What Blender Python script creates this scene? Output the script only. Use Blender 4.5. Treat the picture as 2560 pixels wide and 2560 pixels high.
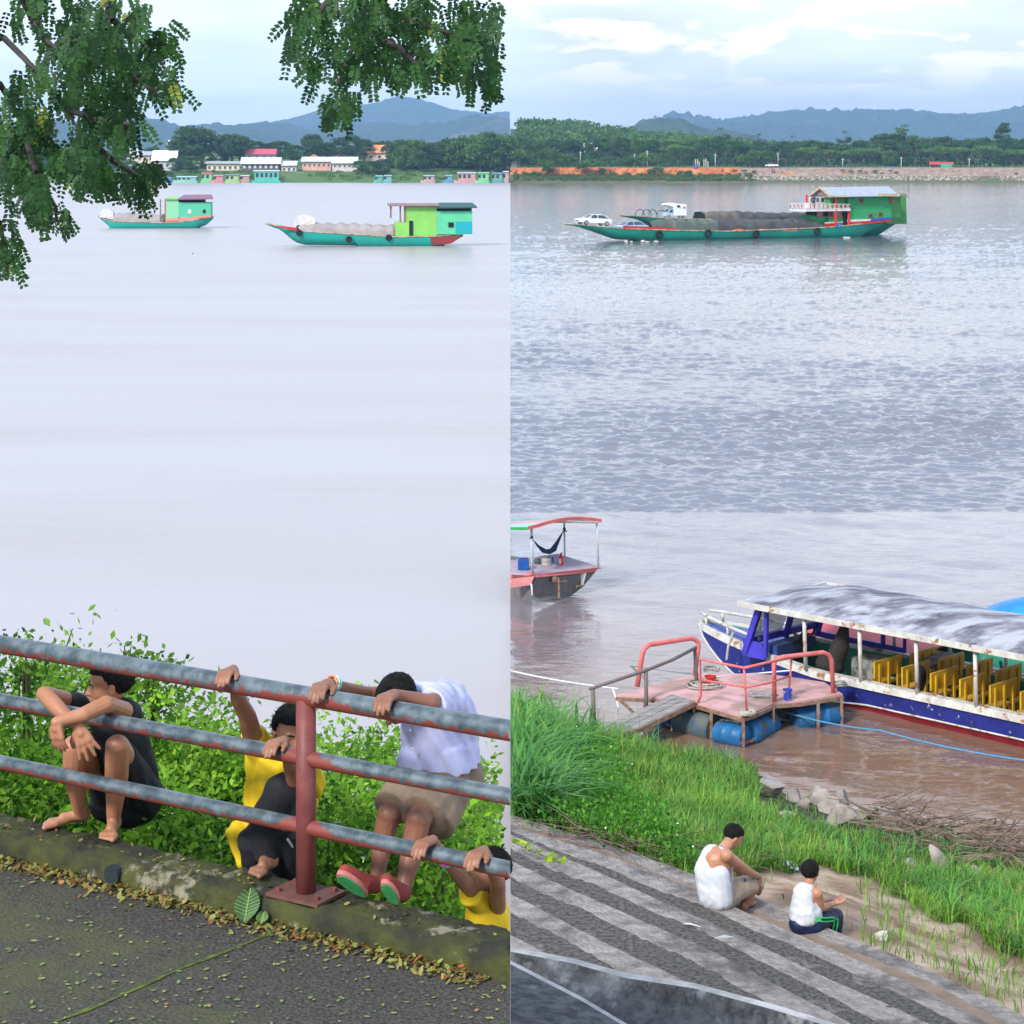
import bpy, math, random
import numpy as np
from mathutils import Vector as V, Matrix
random.seed(7); RNG=np.random.default_rng(7)
R=math.radians
for o in list(bpy.data.objects): bpy.data.objects.remove(o,do_unlink=True)
scene=bpy.context.scene; COL=scene.collection
# ------------------------------------------------ camera, sky, sun, exposure
FP=5300.0; CX=1276.0; HY=400.0; CH=10.0      # focal length, principal column, horizon row, height of the eye above the river
cam=bpy.data.cameras.new('camera'); co=bpy.data.objects.new('camera',cam); COL.objects.link(co)
cam.sensor_width=36; cam.lens=36*FP/2560; cam.shift_x=4/2560; cam.shift_y=-880/2560
co.location=(0,0,CH); co.rotation_euler=(R(90),0,0); cam.clip_start=0.1; cam.clip_end=40000
scene.camera=co
scene.view_settings.view_transform='Standard'; scene.view_settings.look='None'
scene.view_settings.exposure=0.53; scene.view_settings.gamma=1
SUN_EL=38; SUN_AZ=215      # degrees, azimuth clockwise from +Y
def build_world():
    w=bpy.data.worlds.new('World'); scene.world=w; w.use_nodes=True
    nt=w.node_tree; N=nt.nodes; L=nt.links; N.clear()
    out=N.new('ShaderNodeOutputWorld'); bg=N.new('ShaderNodeBackground'); bg.inputs[1].default_value=0.12
    sky=N.new('ShaderNodeTexSky'); sky.sky_type='NISHITA'; sky.sun_disc=False
    sky.sun_elevation=R(SUN_EL); sky.sun_rotation=R(SUN_AZ); sky.air_density=1.2; sky.dust_density=1.0
    tc=N.new('ShaderNodeTexCoord'); sep=N.new('ShaderNodeSeparateXYZ'); L.new(tc.outputs['Generated'],sep.inputs[0])
    # cloud deck: soft grey-blue layer with brighter warm cumulus heads
    mp=N.new('ShaderNodeMapping'); mp.inputs['Scale'].default_value=(19,19,70); L.new(tc.outputs['Generated'],mp.inputs[0])
    mp.inputs['Location'].default_value=(2.3,0.7,1.1)
    n1=N.new('ShaderNodeTexNoise'); n1.inputs['Scale'].default_value=1.0; n1.inputs['Detail'].default_value=9; n1.inputs['Roughness'].default_value=.52; n1.inputs['Distortion'].default_value=.5
    L.new(mp.outputs[0],n1.inputs[0])
    cr=N.new('ShaderNodeValToRGB'); cr.color_ramp.elements[0].position=.485; cr.color_ramp.elements[1].position=.56
    L.new(n1.outputs[0],cr.inputs[0])
    # warm heads only east of the river bend and above the haze
    mx=N.new('ShaderNodeMapRange'); mx.inputs[1].default_value=-.005; mx.inputs[2].default_value=.03; L.new(sep.outputs[0],mx.inputs[0])
    mz=N.new('ShaderNodeMapRange'); mz.inputs[1].default_value=.022; mz.inputs[2].default_value=.055; L.new(sep.outputs[2],mz.inputs[0])
    m1=N.new('ShaderNodeMath'); m1.operation='MULTIPLY'; L.new(mx.outputs[0],m1.inputs[0]); L.new(mz.outputs[0],m1.inputs[1])
    m2=N.new('ShaderNodeMath'); m2.operation='MULTIPLY'; L.new(m1.outputs[0],m2.inputs[0]); L.new(cr.outputs[0],m2.inputs[1])
    base=N.new('ShaderNodeMixRGB'); base.inputs[1].default_value=(8.7,9.7,11.0,1); base.inputs[2].default_value=(7.9,8.3,9.0,1)
    L.new(mx.outputs[0],base.inputs[0])
    # faint broad streaks
    mp2=N.new('ShaderNodeMapping'); mp2.inputs['Scale'].default_value=(5,5,26); L.new(tc.outputs['Generated'],mp2.inputs[0])
    n2=N.new('ShaderNodeTexNoise'); n2.inputs['Scale'].default_value=1.3; n2.inputs['Detail'].default_value=6; L.new(mp2.outputs[0],n2.inputs[0])
    c2=N.new('ShaderNodeMapRange'); c2.inputs[1].default_value=.35; c2.inputs[2].default_value=.65; c2.inputs[3].default_value=.84; c2.inputs[4].default_value=1.08; L.new(n2.outputs[0],c2.inputs[0])
    b2=N.new('ShaderNodeVectorMath'); b2.operation='SCALE'; L.new(base.outputs[0],b2.inputs[0]); L.new(c2.outputs[0],b2.inputs[3])
    warm=N.new('ShaderNodeMixRGB'); warm.inputs[2].default_value=(11.6,10.4,9.1,1); L.new(m2.outputs[0],warm.inputs[0]); L.new(b2.outputs[0],warm.inputs[1])
    # the overhead sky is a deeper grey-blue than the bright band over the horizon
    up=N.new('ShaderNodeMapRange'); up.inputs[1].default_value=.10; up.inputs[2].default_value=.55; L.new(sep.outputs[2],up.inputs[0])
    hi=N.new('ShaderNodeMixRGB'); hi.inputs[2].default_value=(5.0,6.15,8.0,1); L.new(up.outputs[0],hi.inputs[0]); L.new(warm.outputs[0],hi.inputs[1]); warm=hi
    mix=N.new('ShaderNodeMixRGB'); mix.inputs[0].default_value=.93; L.new(sky.outputs[0],mix.inputs[1]); L.new(warm.outputs[0],mix.inputs[2])
    L.new(mix.outputs[0],bg.inputs[0]); L.new(bg.outputs[0],out.inputs[0])
build_world()
sd=bpy.data.lights.new('sun','SUN'); sd.energy=3.4; sd.angle=R(10); sd.color=(1,.95,.87)
so=bpy.data.objects.new('sun',sd); COL.objects.link(so)
az=R(SUN_AZ); el=R(SUN_EL)
dv=V((math.sin(az)*math.cos(el),math.cos(az)*math.cos(el),math.sin(el)))
so.rotation_euler=dv.to_track_quat('Z','Y').to_euler()
# ------------------------------------------------ helpers
def P(x,y,d): return V(((x-CX)*d/FP, d, CH-(y-HY)*d/FP))
def PZ(x,y,z):
    d=FP*(CH-z)/(y-HY); return V(((x-CX)*d/FP,d,z))
def lin(c):
    return tuple(((v/255)/12.92 if v/255<=.04045 else ((v/255+.055)/1.055)**2.4) for v in c)
def interp(pts,x):
    return float(np.interp(x,[p[0] for p in pts],[p[1] for p in pts]))
MATS={}
def mat(name,c,c2=None,scale=5,rough=.7,bump=0,bscale=None,metal=0,tr=0,spec=.3,lo=.4,hi=.6,detail=6,stretch=None,dist=.02,c3=None,s3=1.5,l3=.55,h3=.65,alpha=1,coat=0):
    """procedural surface: base colour, noise-mixed second (and third) colour, bump"""
    if name in MATS: return MATS[name]
    m=bpy.data.materials.new(name); m.use_nodes=True; nt=m.node_tree; N=nt.nodes; L=nt.links
    b=N['Principled BSDF']; b.inputs['Roughness'].default_value=rough; b.inputs['Metallic'].default_value=metal
    b.inputs['Specular IOR Level'].default_value=spec; b.inputs['Base Color'].default_value=(*c,1)
    if coat: b.inputs['Coat Weight'].default_value=coat; b.inputs['Coat Roughness'].default_value=.08
    if tr: b.inputs['Transmission Weight'].default_value=tr
    if alpha<1: b.inputs['Alpha'].default_value=alpha
    tc=N.new('ShaderNodeTexCoord'); src=tc.outputs['Object']
    if stretch:
        mp=N.new('ShaderNodeMapping'); mp.inputs['Scale'].default_value=stretch; L.new(src,mp.inputs[0]); src=mp.outputs[0]
    if c2 is not None:
        n=N.new('ShaderNodeTexNoise'); n.inputs['Scale'].default_value=scale; n.inputs['Detail'].default_value=detail; n.inputs['Roughness'].default_value=.6; L.new(src,n.inputs[0])
        mr=N.new('ShaderNodeMapRange'); mr.inputs[1].default_value=lo; mr.inputs[2].default_value=hi; L.new(n.outputs[0],mr.inputs[0])
        mx=N.new('ShaderNodeMixRGB'); mx.inputs[1].default_value=(*c,1); mx.inputs[2].default_value=(*c2,1); L.new(mr.outputs[0],mx.inputs[0])
        last=mx.outputs[0]
        if c3 is not None:
            n3=N.new('ShaderNodeTexNoise'); n3.inputs['Scale'].default_value=s3; n3.inputs['Detail'].default_value=7; n3.inputs['Roughness'].default_value=.65; L.new(src,n3.inputs[0])
            r3=N.new('ShaderNodeMapRange'); r3.inputs[1].default_value=l3; r3.inputs[2].default_value=h3; L.new(n3.outputs[0],r3.inputs[0])
            x3=N.new('ShaderNodeMixRGB'); x3.inputs[2].default_value=(*c3,1); L.new(r3.outputs[0],x3.inputs[0]); L.new(last,x3.inputs[1]); last=x3.outputs[0]
        L.new(last,b.inputs['Base Color'])
    if bump:
        nb=N.new('ShaderNodeTexNoise'); nb.inputs['Scale'].default_value=bscale or scale*3; nb.inputs['Detail'].default_value=5; L.new(src,nb.inputs[0])
        bp=N.new('ShaderNodeBump'); bp.inputs['Strength'].default_value=bump; bp.inputs['Distance'].default_value=dist; L.new(nb.outputs[0],bp.inputs['Height']); L.new(bp.outputs[0],b.inputs['Normal'])
    MATS[name]=m; return m
def leafmat(name,dark,light,yellow=None,tl=.35,rough=.55):
    m=bpy.data.materials.new(name); m.use_nodes=True; nt=m.node_tree; N=nt.nodes; L=nt.links
    b=N['Principled BSDF']; b.inputs['Roughness'].default_value=rough; b.inputs['Specular IOR Level'].default_value=.25
    at=N.new('ShaderNodeAttribute'); at.attribute_name='tint'
    cr=N.new('ShaderNodeValToRGB'); e=cr.color_ramp.elements; e[0].color=(*dark,1); e[1].color=(*light,1); e[1].position=.93 if yellow else 1
    if yellow: k=e.new(.985); k.color=(*yellow,1)
    L.new(at.outputs['Fac'],cr.inputs[0]); L.new(cr.outputs[0],b.inputs['Base Color'])
    t=N.new('ShaderNodeBsdfTranslucent'); L.new(cr.outputs[0],t.inputs[0]); ms=N.new('ShaderNodeMixShader'); ms.inputs[0].default_value=tl
    L.new(b.outputs[0],ms.inputs[1]); L.new(t.outputs[0],ms.inputs[2]); L.new(ms.outputs[0],N['Material Output'].inputs[0])
    return m
class MB:
    def __init__(s): s.v=[]; s.f=[]; s.m=[]; s.mi=0
    def add(s,vs,fs):
        o=len(s.v); s.v+= [tuple(v) for v in vs]; s.f+=[tuple(i+o for i in f) for f in fs]; s.m+=[s.mi]*len(fs); return s
    def box(s,c,d,rz=0,M=None):
        vs=[V((x*d[0]/2,y*d[1]/2,z*d[2]/2)) for x in(-1,1) for y in(-1,1) for z in(-1,1)]
        q=M if M else Matrix.Rotation(rz,3,'Z'); c=V(c)
        return s.add([q@v+c for v in vs],[(0,1,3,2),(4,6,7,5),(0,4,5,1),(2,3,7,6),(0,2,6,4),(1,5,7,3)])
    def beam(s,a,b,w,h=None):
        a=V(a); b=V(b); d=(b-a); q=d.to_track_quat('X','Z').to_matrix(); return s.box((a+b)/2,(d.length,w,h or w),M=q)
    def tube(s,pts,r,seg=10,cap=True):
        pts=[V(p) for p in pts]; n=len(pts); rs=r if isinstance(r,(list,tuple)) else [r]*n
        vs=[];ref=None
        for i,p in enumerate(pts):
            t=(pts[min(i+1,n-1)]-pts[max(i-1,0)]).normalized()
            if ref is None: ref=V((0,0,1)) if abs(t.z)<.9 else V((0,1,0))
            u=t.cross(ref).normalized(); w=u.cross(t).normalized(); ref=w
            for k in range(seg):
                a=2*math.pi*k/seg; vs.append(p+(u*math.cos(a)+w*math.sin(a))*rs[i])
        fs=[(i*seg+k,i*seg+(k+1)%seg,(i+1)*seg+(k+1)%seg,(i+1)*seg+k) for i in range(n-1) for k in range(seg)]
        if cap: fs+=[tuple(range(seg-1,-1,-1)),tuple((n-1)*seg+k for k in range(seg))]
        return s.add(vs,fs)
    def ell(s,c,r,M=None,nu=16,nv=10):
        M=M or Matrix.Identity(3); c=V(c); vs=[c+M@V((0,0,r[2]))]
        for j in range(1,nv):
            ph=math.pi*j/nv
            for i in range(nu):
                th=2*math.pi*i/nu; vs.append(c+M@V((r[0]*math.sin(ph)*math.cos(th),r[1]*math.sin(ph)*math.sin(th),r[2]*math.cos(ph))))
        vs.append(c+M@V((0,0,-r[2]))); e=len(vs)-1; fs=[(0,1+i,1+(i+1)%nu) for i in range(nu)]
        for j in range(nv-2):
            for i in range(nu):
                a=1+j*nu+i;b=1+j*nu+(i+1)%nu; fs.append((a,a+nu,b+nu,b))
        fs+=[(1+(nv-2)*nu+i,e,1+(nv-2)*nu+(i+1)%nu) for i in range(nu)]
        return s.add(vs,fs)
    def cap(s,a,ra,b,rb,seg=12):
        a=V(a);b=V(b);d=b-a;l=d.length
        if l<1e-6: return s.ell(a,(ra,)*3)
        t=d/l; pts=[];rs=[]
        for k in range(4): q=k/4*math.pi/2; pts.append(a-t*ra*math.cos(q)); rs.append(max(ra*math.sin(q),ra*.05))
        pts.append(a);rs.append(ra);pts.append(b);rs.append(rb)
        for k in range(1,5): q=k/4*math.pi/2; pts.append(b+t*rb*math.sin(q)); rs.append(max(rb*math.cos(q),rb*.05))
        return s.tube(pts,rs,seg)
    def loft(s,secs,closed=False,caps=False):
        n=len(secs[0]); o=[p for q in secs for p in q]; fs=[]
        for i in range(len(secs)-1):
            for k in range(n if closed else n-1):
                fs.append((i*n+k,i*n+(k+1)%n,(i+1)*n+(k+1)%n,(i+1)*n+k))
        if caps: fs+=[tuple(range(n-1,-1,-1)),tuple((len(secs)-1)*n+k for k in range(n))]
        return s.add(o,fs)
    def slab(s,top,th):
        """polygon (world points) with thickness th downwards"""
        n=len(top); vs=list(top)+[V(p)-V((0,0,th)) for p in top]
        return s.add(vs,[tuple(range(n)),tuple(range(2*n-1,n-1,-1))]+[(i,i+n,(i+1)%n+n,(i+1)%n) for i in range(n)])
    def prism(s,poly,vec):
        n=len(poly); vec=V(vec); vs=[V(p) for p in poly]+[V(p)+vec for p in poly]
        return s.add(vs,[tuple(range(n)),tuple(range(2*n-1,n-1,-1))]+[(i,i+n,(i+1)%n+n,(i+1)%n) for i in range(n)])
    def build(s,name,ms,parent=None,smooth=False,ang=None):
        me=bpy.data.meshes.new(name); off=V(parent_origin(parent)) if parent else V((0,0,0))
        me.from_pydata([tuple(V(v)-off) for v in s.v],[],s.f)
        ms=ms if isinstance(ms,(list,tuple)) else [ms]
        for m in ms: me.materials.append(m)
        me.polygons.foreach_set('material_index',s.m)
        if smooth: me.polygons.foreach_set('use_smooth',[True]*len(me.polygons))
        me.update()
        import bmesh
        bm=bmesh.new(); bm.from_mesh(me); bmesh.ops.recalc_face_normals(bm,faces=bm.faces); bm.to_mesh(me); bm.free()
        if ang:
            me.polygons.foreach_set('use_smooth',[True]*len(me.polygons))
            try: me.set_sharp_from_angle(angle=R(ang))
            except Exception: pass
        o=bpy.data.objects.new(name,me); COL.objects.link(o)
        if parent: o.parent=parent
        return o
def parent_origin(p):
    o=V((0,0,0))
    while p is not None: o=o+p.location; p=p.parent
    return o
def tag(o,label=None,cat=None,group=None,kind=None):
    if label: o['label']=label
    if cat: o['category']=cat
    if group: o['group']=group
    if kind: o['kind']=kind
    return o
def thing(name,label,cat,loc,group=None):
    o=bpy.data.objects.new(name,None); COL.objects.link(o); o.location=loc; o.empty_display_size=.2
    return tag(o,label,cat,group)
def one(name,mb,m,label,cat,group=None,**k): return tag(mb.build(name,m,None,**k),label,cat,group)
def copy_tree(o,parent=None):
    c=o.copy(); COL.objects.link(c); c.parent=parent
    for ch in [x for x in bpy.data.objects if x.parent==o]: copy_tree(ch,c)
    return c
def rawmesh(name,verts,faces4,m,tint=None,parent=None,smooth=False):
    """verts Nx3 numpy (world), faces Mx4 or Mx3 numpy; tint per vertex"""
    me=bpy.data.meshes.new(name); off=np.array(parent_origin(parent)) if parent else np.zeros(3)
    verts=np.asarray(verts,dtype=np.float32)-off.astype(np.float32); k=faces4.shape[1]
    me.vertices.add(len(verts)); me.vertices.foreach_set('co',verts.ravel())
    me.loops.add(faces4.size); me.loops.foreach_set('vertex_index',faces4.ravel().astype(np.int32))
    me.polygons.add(len(faces4)); me.polygons.foreach_set('loop_start',(np.arange(len(faces4))*k).astype(np.int32))
    me.update(calc_edges=True)
    if smooth: me.polygons.foreach_set('use_smooth',np.ones(len(faces4),dtype=bool))
    if tint is not None:
        a=me.attributes.new('tint','FLOAT','POINT'); a.data.foreach_set('value',np.asarray(tint,dtype=np.float32))
    me.materials.append(m); me.validate()
    o=bpy.data.objects.new(name,me); COL.objects.link(o)
    if parent: o.parent=parent
    return o
def quads(cent,size,aspect=.5,up=.0,rng=RNG,droop=None):
    """leaf quads (pointed rhombus) at cent (N,3) with size (N,)"""
    n=len(cent); a=rng.normal(size=(n,3)); a[:,2]*=.7
    if droop is not None: a=a*.45+np.array(droop)
    a/=np.linalg.norm(a,axis=1)[:,None]
    b=rng.normal(size=(n,3)); b-= (b*a).sum(1)[:,None]*a; b/=np.linalg.norm(b,axis=1)[:,None]
    s=size[:,None]; w=b*s*aspect*.5
    v=np.stack([cent,cent+a*s*.5+w,cent+a*s,cent+a*s*.5-w],1).reshape(-1,3)
    f=np.arange(n*4).reshape(n,4); return v,f
def blob(parts,voxel=.008,sm=3):
    """list of ('c',a,ra,b,rb) / ('e',c,r,M) fused into one continuous skin"""
    mb=MB()
    for p in parts:
        if p[0]=='c': mb.cap(*p[1:])
        elif p[0]=='f': mb.tube([p[1],p[3]],[p[2],p[4]],14)
        else: mb.ell(*p[1:])
    me=bpy.data.meshes.new('tmp'); me.from_pydata(mb.v,[],mb.f)
    o=bpy.data.objects.new('tmp',me); COL.objects.link(o)
    md=o.modifiers.new('r','REMESH'); md.mode='VOXEL'; md.voxel_size=voxel; md.use_smooth_shade=True
    if sm: ms=o.modifiers.new('s','SMOOTH'); ms.iterations=sm; ms.factor=.5
    dg=bpy.context.evaluated_depsgraph_get(); ev=o.evaluated_get(dg); out=bpy.data.meshes.new_from_object(ev)
    bpy.data.objects.remove(o,do_unlink=True); bpy.data.meshes.remove(me); return out
def blobobj(name,parts,m,parent,voxel=.008,sm=3,noise=0,nscale=8,label=None):
    me=blob(parts,voxel,sm); me.name=name; off=parent_origin(parent)
    n=len(me.vertices); co_=np.zeros(n*3,dtype=np.float32); me.vertices.foreach_get('co',co_); co_=co_.reshape(-1,3)
    if noise:   # cloth folds
        nr=np.zeros(n*3,dtype=np.float32); me.vertices.foreach_get('normal',nr); nr=nr.reshape(-1,3)
        q=co_*nscale; h=np.sin(q[:,0]*3.1+2*np.sin(q[:,2]*1.3))*np.sin(q[:,2]*2.3+q[:,1]*1.7+1.5*np.sin(q[:,0]*2))+.5*np.sin(q[:,0]*7+q[:,2]*5+q[:,1]*6)
        co_=co_+nr*(h*noise)[:,None]
    co_=co_-np.array(off,dtype=np.float32); me.vertices.foreach_set('co',co_.ravel())
    me.materials.clear(); me.materials.append(m); me.polygons.foreach_set('use_smooth',[True]*len(me.polygons)); me.update()
    o=bpy.data.objects.new(name,me); COL.objects.link(o); o.parent=parent
    if label: o['label']=label
    return o
# ================================================= WATER, LAND, AIR
def watermat(name,base,base2,rough,layers,ior=1.33,spec=.5,patch=None):
    m=bpy.data.materials.new(name); m.use_nodes=True; nt=m.node_tree; N=nt.nodes; L=nt.links
    b=N['Principled BSDF']; b.inputs['Roughness'].default_value=rough; b.inputs['IOR'].default_value=ior; b.inputs['Specular IOR Level'].default_value=spec
    tc=N.new('ShaderNodeTexCoord'); h=None
    for (sx,sy,amp,dist) in layers:
        mp=N.new('ShaderNodeMapping'); mp.inputs['Scale'].default_value=(sx,sy,1); mp.inputs['Rotation'].default_value=(0,0,R(7)); L.new(tc.outputs['Object'],mp.inputs[0])
        n=N.new('ShaderNodeTexNoise'); n.inputs['Scale'].default_value=1; n.inputs['Detail'].default_value=3; n.inputs['Distortion'].default_value=dist; L.new(mp.outputs[0],n.inputs[0])
        s=N.new('ShaderNodeMath'); s.operation='MULTIPLY'; s.inputs[1].default_value=amp; L.new(n.outputs[0],s.inputs[0])
        if h is None: h=s.outputs[0]
        else: a=N.new('ShaderNodeMath'); a.operation='ADD'; L.new(h,a.inputs[0]); L.new(s.outputs[0],a.inputs[1]); h=a.outputs[0]
    # calmer and rougher patches
    mp=N.new('ShaderNodeMapping'); mp.inputs['Scale'].default_value=patch or (.02,.035,1); L.new(tc.outputs['Object'],mp.inputs[0])
    n=N.new('ShaderNodeTexNoise'); n.inputs['Scale'].default_value=1; n.inputs['Detail'].default_value=5; L.new(mp.outputs[0],n.inputs[0])
    r=N.new('ShaderNodeMapRange'); r.inputs[1].default_value=.35; r.inputs[2].default_value=.65; L.new(n.outputs[0],r.inputs[0])
    r2=N.new('ShaderNodeMapRange'); r2.inputs[3].default_value=.55; r2.inputs[4].default_value=1.2; L.new(r.outputs[0],r2.inputs[0])
    mu=N.new('ShaderNodeMath'); mu.operation='MULTIPLY'; L.new(h,mu.inputs[0]); L.new(r2.outputs[0],mu.inputs[1])
    bp=N.new('ShaderNodeBump'); bp.inputs['Strength'].default_value=1; bp.inputs['Distance'].default_value=1; L.new(mu.outputs[0],bp.inputs['Height']); L.new(bp.outputs[0],b.inputs['Normal'])
    mx=N.new('ShaderNodeMixRGB'); mx.inputs[1].default_value=(*base,1); mx.inputs[2].default_value=(*base2,1); L.new(r.outputs[0],mx.inputs[0]); L.new(mx.outputs[0],b.inputs['Base Color'])
    return m
def sheet(name,pts,m,kind='structure'):
    mb=MB(); mb.add(pts,[tuple(range(len(pts)))]); return tag(mb.build(name,m),kind=kind)
SEAM_Y=FP*CH/(1281-HY)
wl=watermat('river_west_mat',(.37,.345,.355),(.345,.305,.305),.32,[(.12,.6,.05,.5),(.5,1.6,.014,.2),(1.4,3,.004,0)],spec=.6,patch=(.03,.12,1))
wr=watermat('river_east_mat',(.26,.26,.30),(.22,.215,.25),.05,[(.55,1.0,.20,.8),(1.9,3.2,.055,.5),(.06,.2,.12,0)],ior=1.5,spec=.6)
wb=watermat('eddy_mat',(.27,.17,.125),(.22,.13,.09),.09,[(.5,1.4,.045,.8),(1.6,3.5,.022,.6),(.1,.4,.05,0)],spec=.75,patch=(.12,.25,1))
sheet('river',[(-900,2,0),(-.0005,2,0),(-.0005,960,0),(-900,960,0)],wl)
sheet('river',[(240,60,0),(900,60,0),(900,960,0),(240,960,0)],wr)
# --- far land
G=(.045,.085,.02)
land_m=mat('far_grass',(.06,.13,.025),(.10,.15,.04),.12,.9)
def strip(name,xs,prof,m,jit=0):
    """ground strip: prof(x)->list of (Y,z)"""
    secs=[]
    for x in xs: secs.append([(x,y+ (random.uniform(-jit,jit) if 0<i<len(prof(x))-1 else 0),z+ (random.uniform(-jit,jit)*.3 if 0<i<len(prof(x))-1 else 0)) for i,(y,z) in enumerate(prof(x))])
    mb=MB(); mb.loft(secs); return tag(mb.build(name,m,smooth=False),kind='structure')
strip('far_shore',[-3900,-900,-500,-260,-200,-150,-100,-60,-30,-.01],lambda x:[(929,-.3),(931,.4),(960,4),(1000,7),(1060,9.5),(1200,12),(1600,14),(10150,20)],land_m)
strip('far_shore',[.01,300,900,3900],lambda x:[(953.5,6.5),(975,6.7),(1150,7),(1600,12),(10150,20)],land_m)
strip('far_beach',list(np.linspace(.01,260,80))+[900],lambda x:[(929,-.3),(931,.3),(936,1.0),(946,2.8),(950,3.3)],mat('far_silt',(.13,.09,.055),(.07,.11,.03),.25,.9,lo=.42,hi=.55),.5)
cliff=mat('orange_earth',(.50,.18,.06),(.36,.11,.04),.3,.95,bump=.6,dist=.5,c3=(.42,.27,.13),s3=.12)
gravel=mat('bank_gravel',(.30,.225,.18),(.22,.15,.11),.4,.95,bump=.5,dist=.4,c3=(.38,.2,.1),s3=.06,l3=.58,h3=.62)
xc_=(1850-CX)*950/FP
strip('earth_cliff',list(np.linspace(.01,xc_,90)),lambda x:[(950,3.3),(951.2,4.4),(952,5.4),(953.5,6.5)],cliff,.7)
strip('gravel_bank',list(np.linspace(xc_,260,100))+[900],lambda x:[(945,2.7),(949,4.2),(952,5.6),(953.5,6.5)],gravel,.6)
road=mat('dirt_road',(.33,.27,.23),(.25,.2,.17),.2,.9)
sheet('riverside_road',[(.01,955,6.56),(300,955,6.56),(300,961,6.64),(.01,961,6.64)],road)
# --- hills
def hills(name,Y,prof,m,depth=900,x0=None,x1=None,n=140,rough=4,top=0):
    xs=np.linspace(x0,x1,n); secs=[]; ph=RNG.uniform(0,6,8)
    for x in xs:
        px=CX+x*FP/Y; h=CH-(interp(prof,px)-HY)*Y/FP; s=[]
        for j,t in enumerate(np.linspace(0,1,13)):
            z=h*math.sin(t*math.pi/2)**.9
            nz=sum(math.sin(x*(.7+.5*i)/60*(2400/Y*1.2)+t*5*(i+1)+ph[i])/(i+1) for i in range(6))*rough*(.15+.85*math.sin(math.pi*t)) if 0<t<1 else 0
            s.append((x,Y-depth*(1-t)+ (20*math.sin(x/70+t*6) if 0<t<1 else 0),z+nz + RNG.uniform(-1,1)*rough*.3))
        s.append((x,Y+depth*.8,0)); secs.append(s)
    mb=MB(); mb.loft(secs); return tag(mb.build(name,m,smooth=True),kind='structure')
hm=mat('hill_forest',(.02,.045,.028),(.04,.075,.045),.025,.95,detail=9,c3=(.12,.11,.10),s3=.006,l3=.58,h3=.68,bump=1,bscale=.05,dist=12)
hills('hills',7500,[(1200,420),(1620,400),(1600,310),(1640,292),(1700,296),(1760,308),(1830,300),(1890,290),(1960,283),(2010,280),(2090,283),(2170,287),(2240,290),(2300,300),(2360,308),(2420,298),(2480,285),(2540,268),(2600,258),(2750,240)],hm,x0=2,x1=2200,rough=30,n=260,depth=1900)
hills('hills',3200,[(1240,330),(1560,330),(1600,302),(1640,297),(1700,303),(1735,325),(1790,334),(1850,345),(1950,390)],hm,depth=600,x0=20,x1=440,n=90,rough=7)
hills('hills',6000,[(-200,330),(0,315),(150,318),(330,305),(390,295),(450,312),(520,330),(580,316),(660,303),(720,308),(780,325),(850,310),(900,318),(960,318),(1040,326),(1120,328),(1180,308),(1230,312),(1276,318),(1320,330)],hm,x0=-2000,x1=-1,rough=18,depth=1500)
hills('hills',9000,[(-200,330),(600,320),(720,300),(820,275),(940,262),(1000,243),(1060,250),(1140,275),(1220,282),(1276,280),(1400,300)],hm,x0=-2600,x1=-3,depth=900,rough=12)
# --- haze: real air over the whole scene
def haze():
    mb=MB(); mb.box((0,5100,154),(8000,10600,310)); m=bpy.data.materials.new('haze'); m.use_nodes=True; nt=m.node_tree; nt.nodes.clear()
    o=nt.nodes.new('ShaderNodeOutputMaterial'); v=nt.nodes.new('ShaderNodeVolumePrincipled'); v.inputs['Density'].default_value=HAZE; v.inputs['Color'].default_value=(.38,.64,1,1); v.inputs['Anisotropy'].default_value=.2
    nt.links.new(v.outputs[0],o.inputs['Volume']); h=mb.build('haze',m); tag(h,kind='stuff')
HAZE=1.3e-4
haze()
# ================================================= TREES
bark=mat('bark',(.11,.085,.06),(.06,.05,.04),3,.9)
L_green=leafmat('leaves_green',(.03,.085,.012),(.13,.26,.04))
L_dark=leafmat('leaves_dark',(.02,.06,.015),(.08,.18,.035))
L_pale=leafmat('leaves_pale',(.04,.11,.014),(.15,.28,.04))
def clumps(cl,per,size,rng,asp=.8):
    """cl: list of (x,y,z,rx,ry,rz); leaf clump shells, tint varies by clump"""
    Vs=[];Ts=[]
    for (x,y,z,a,b,c) in cl:
        d=rng.normal(size=(per,3)); d/=np.linalg.norm(d,axis=1)[:,None]; d[:,2]=np.where(d[:,2]<-.35,-d[:,2]*.5,d[:,2])
        r=rng.uniform(.72,1.05,per)[:,None]; Vs.append(np.array([x,y,z])+d*r*np.array([a,b,c])); Ts.append(np.clip(rng.uniform(.2,.75)+rng.normal(0,.14,per),0,.92))
    c=np.concatenate(Vs); t=np.concatenate(Ts); v,f=quads(c,rng.uniform(.7,1.3,len(c))*size,asp,rng=rng); return v,f,np.repeat(t,4)
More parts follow.
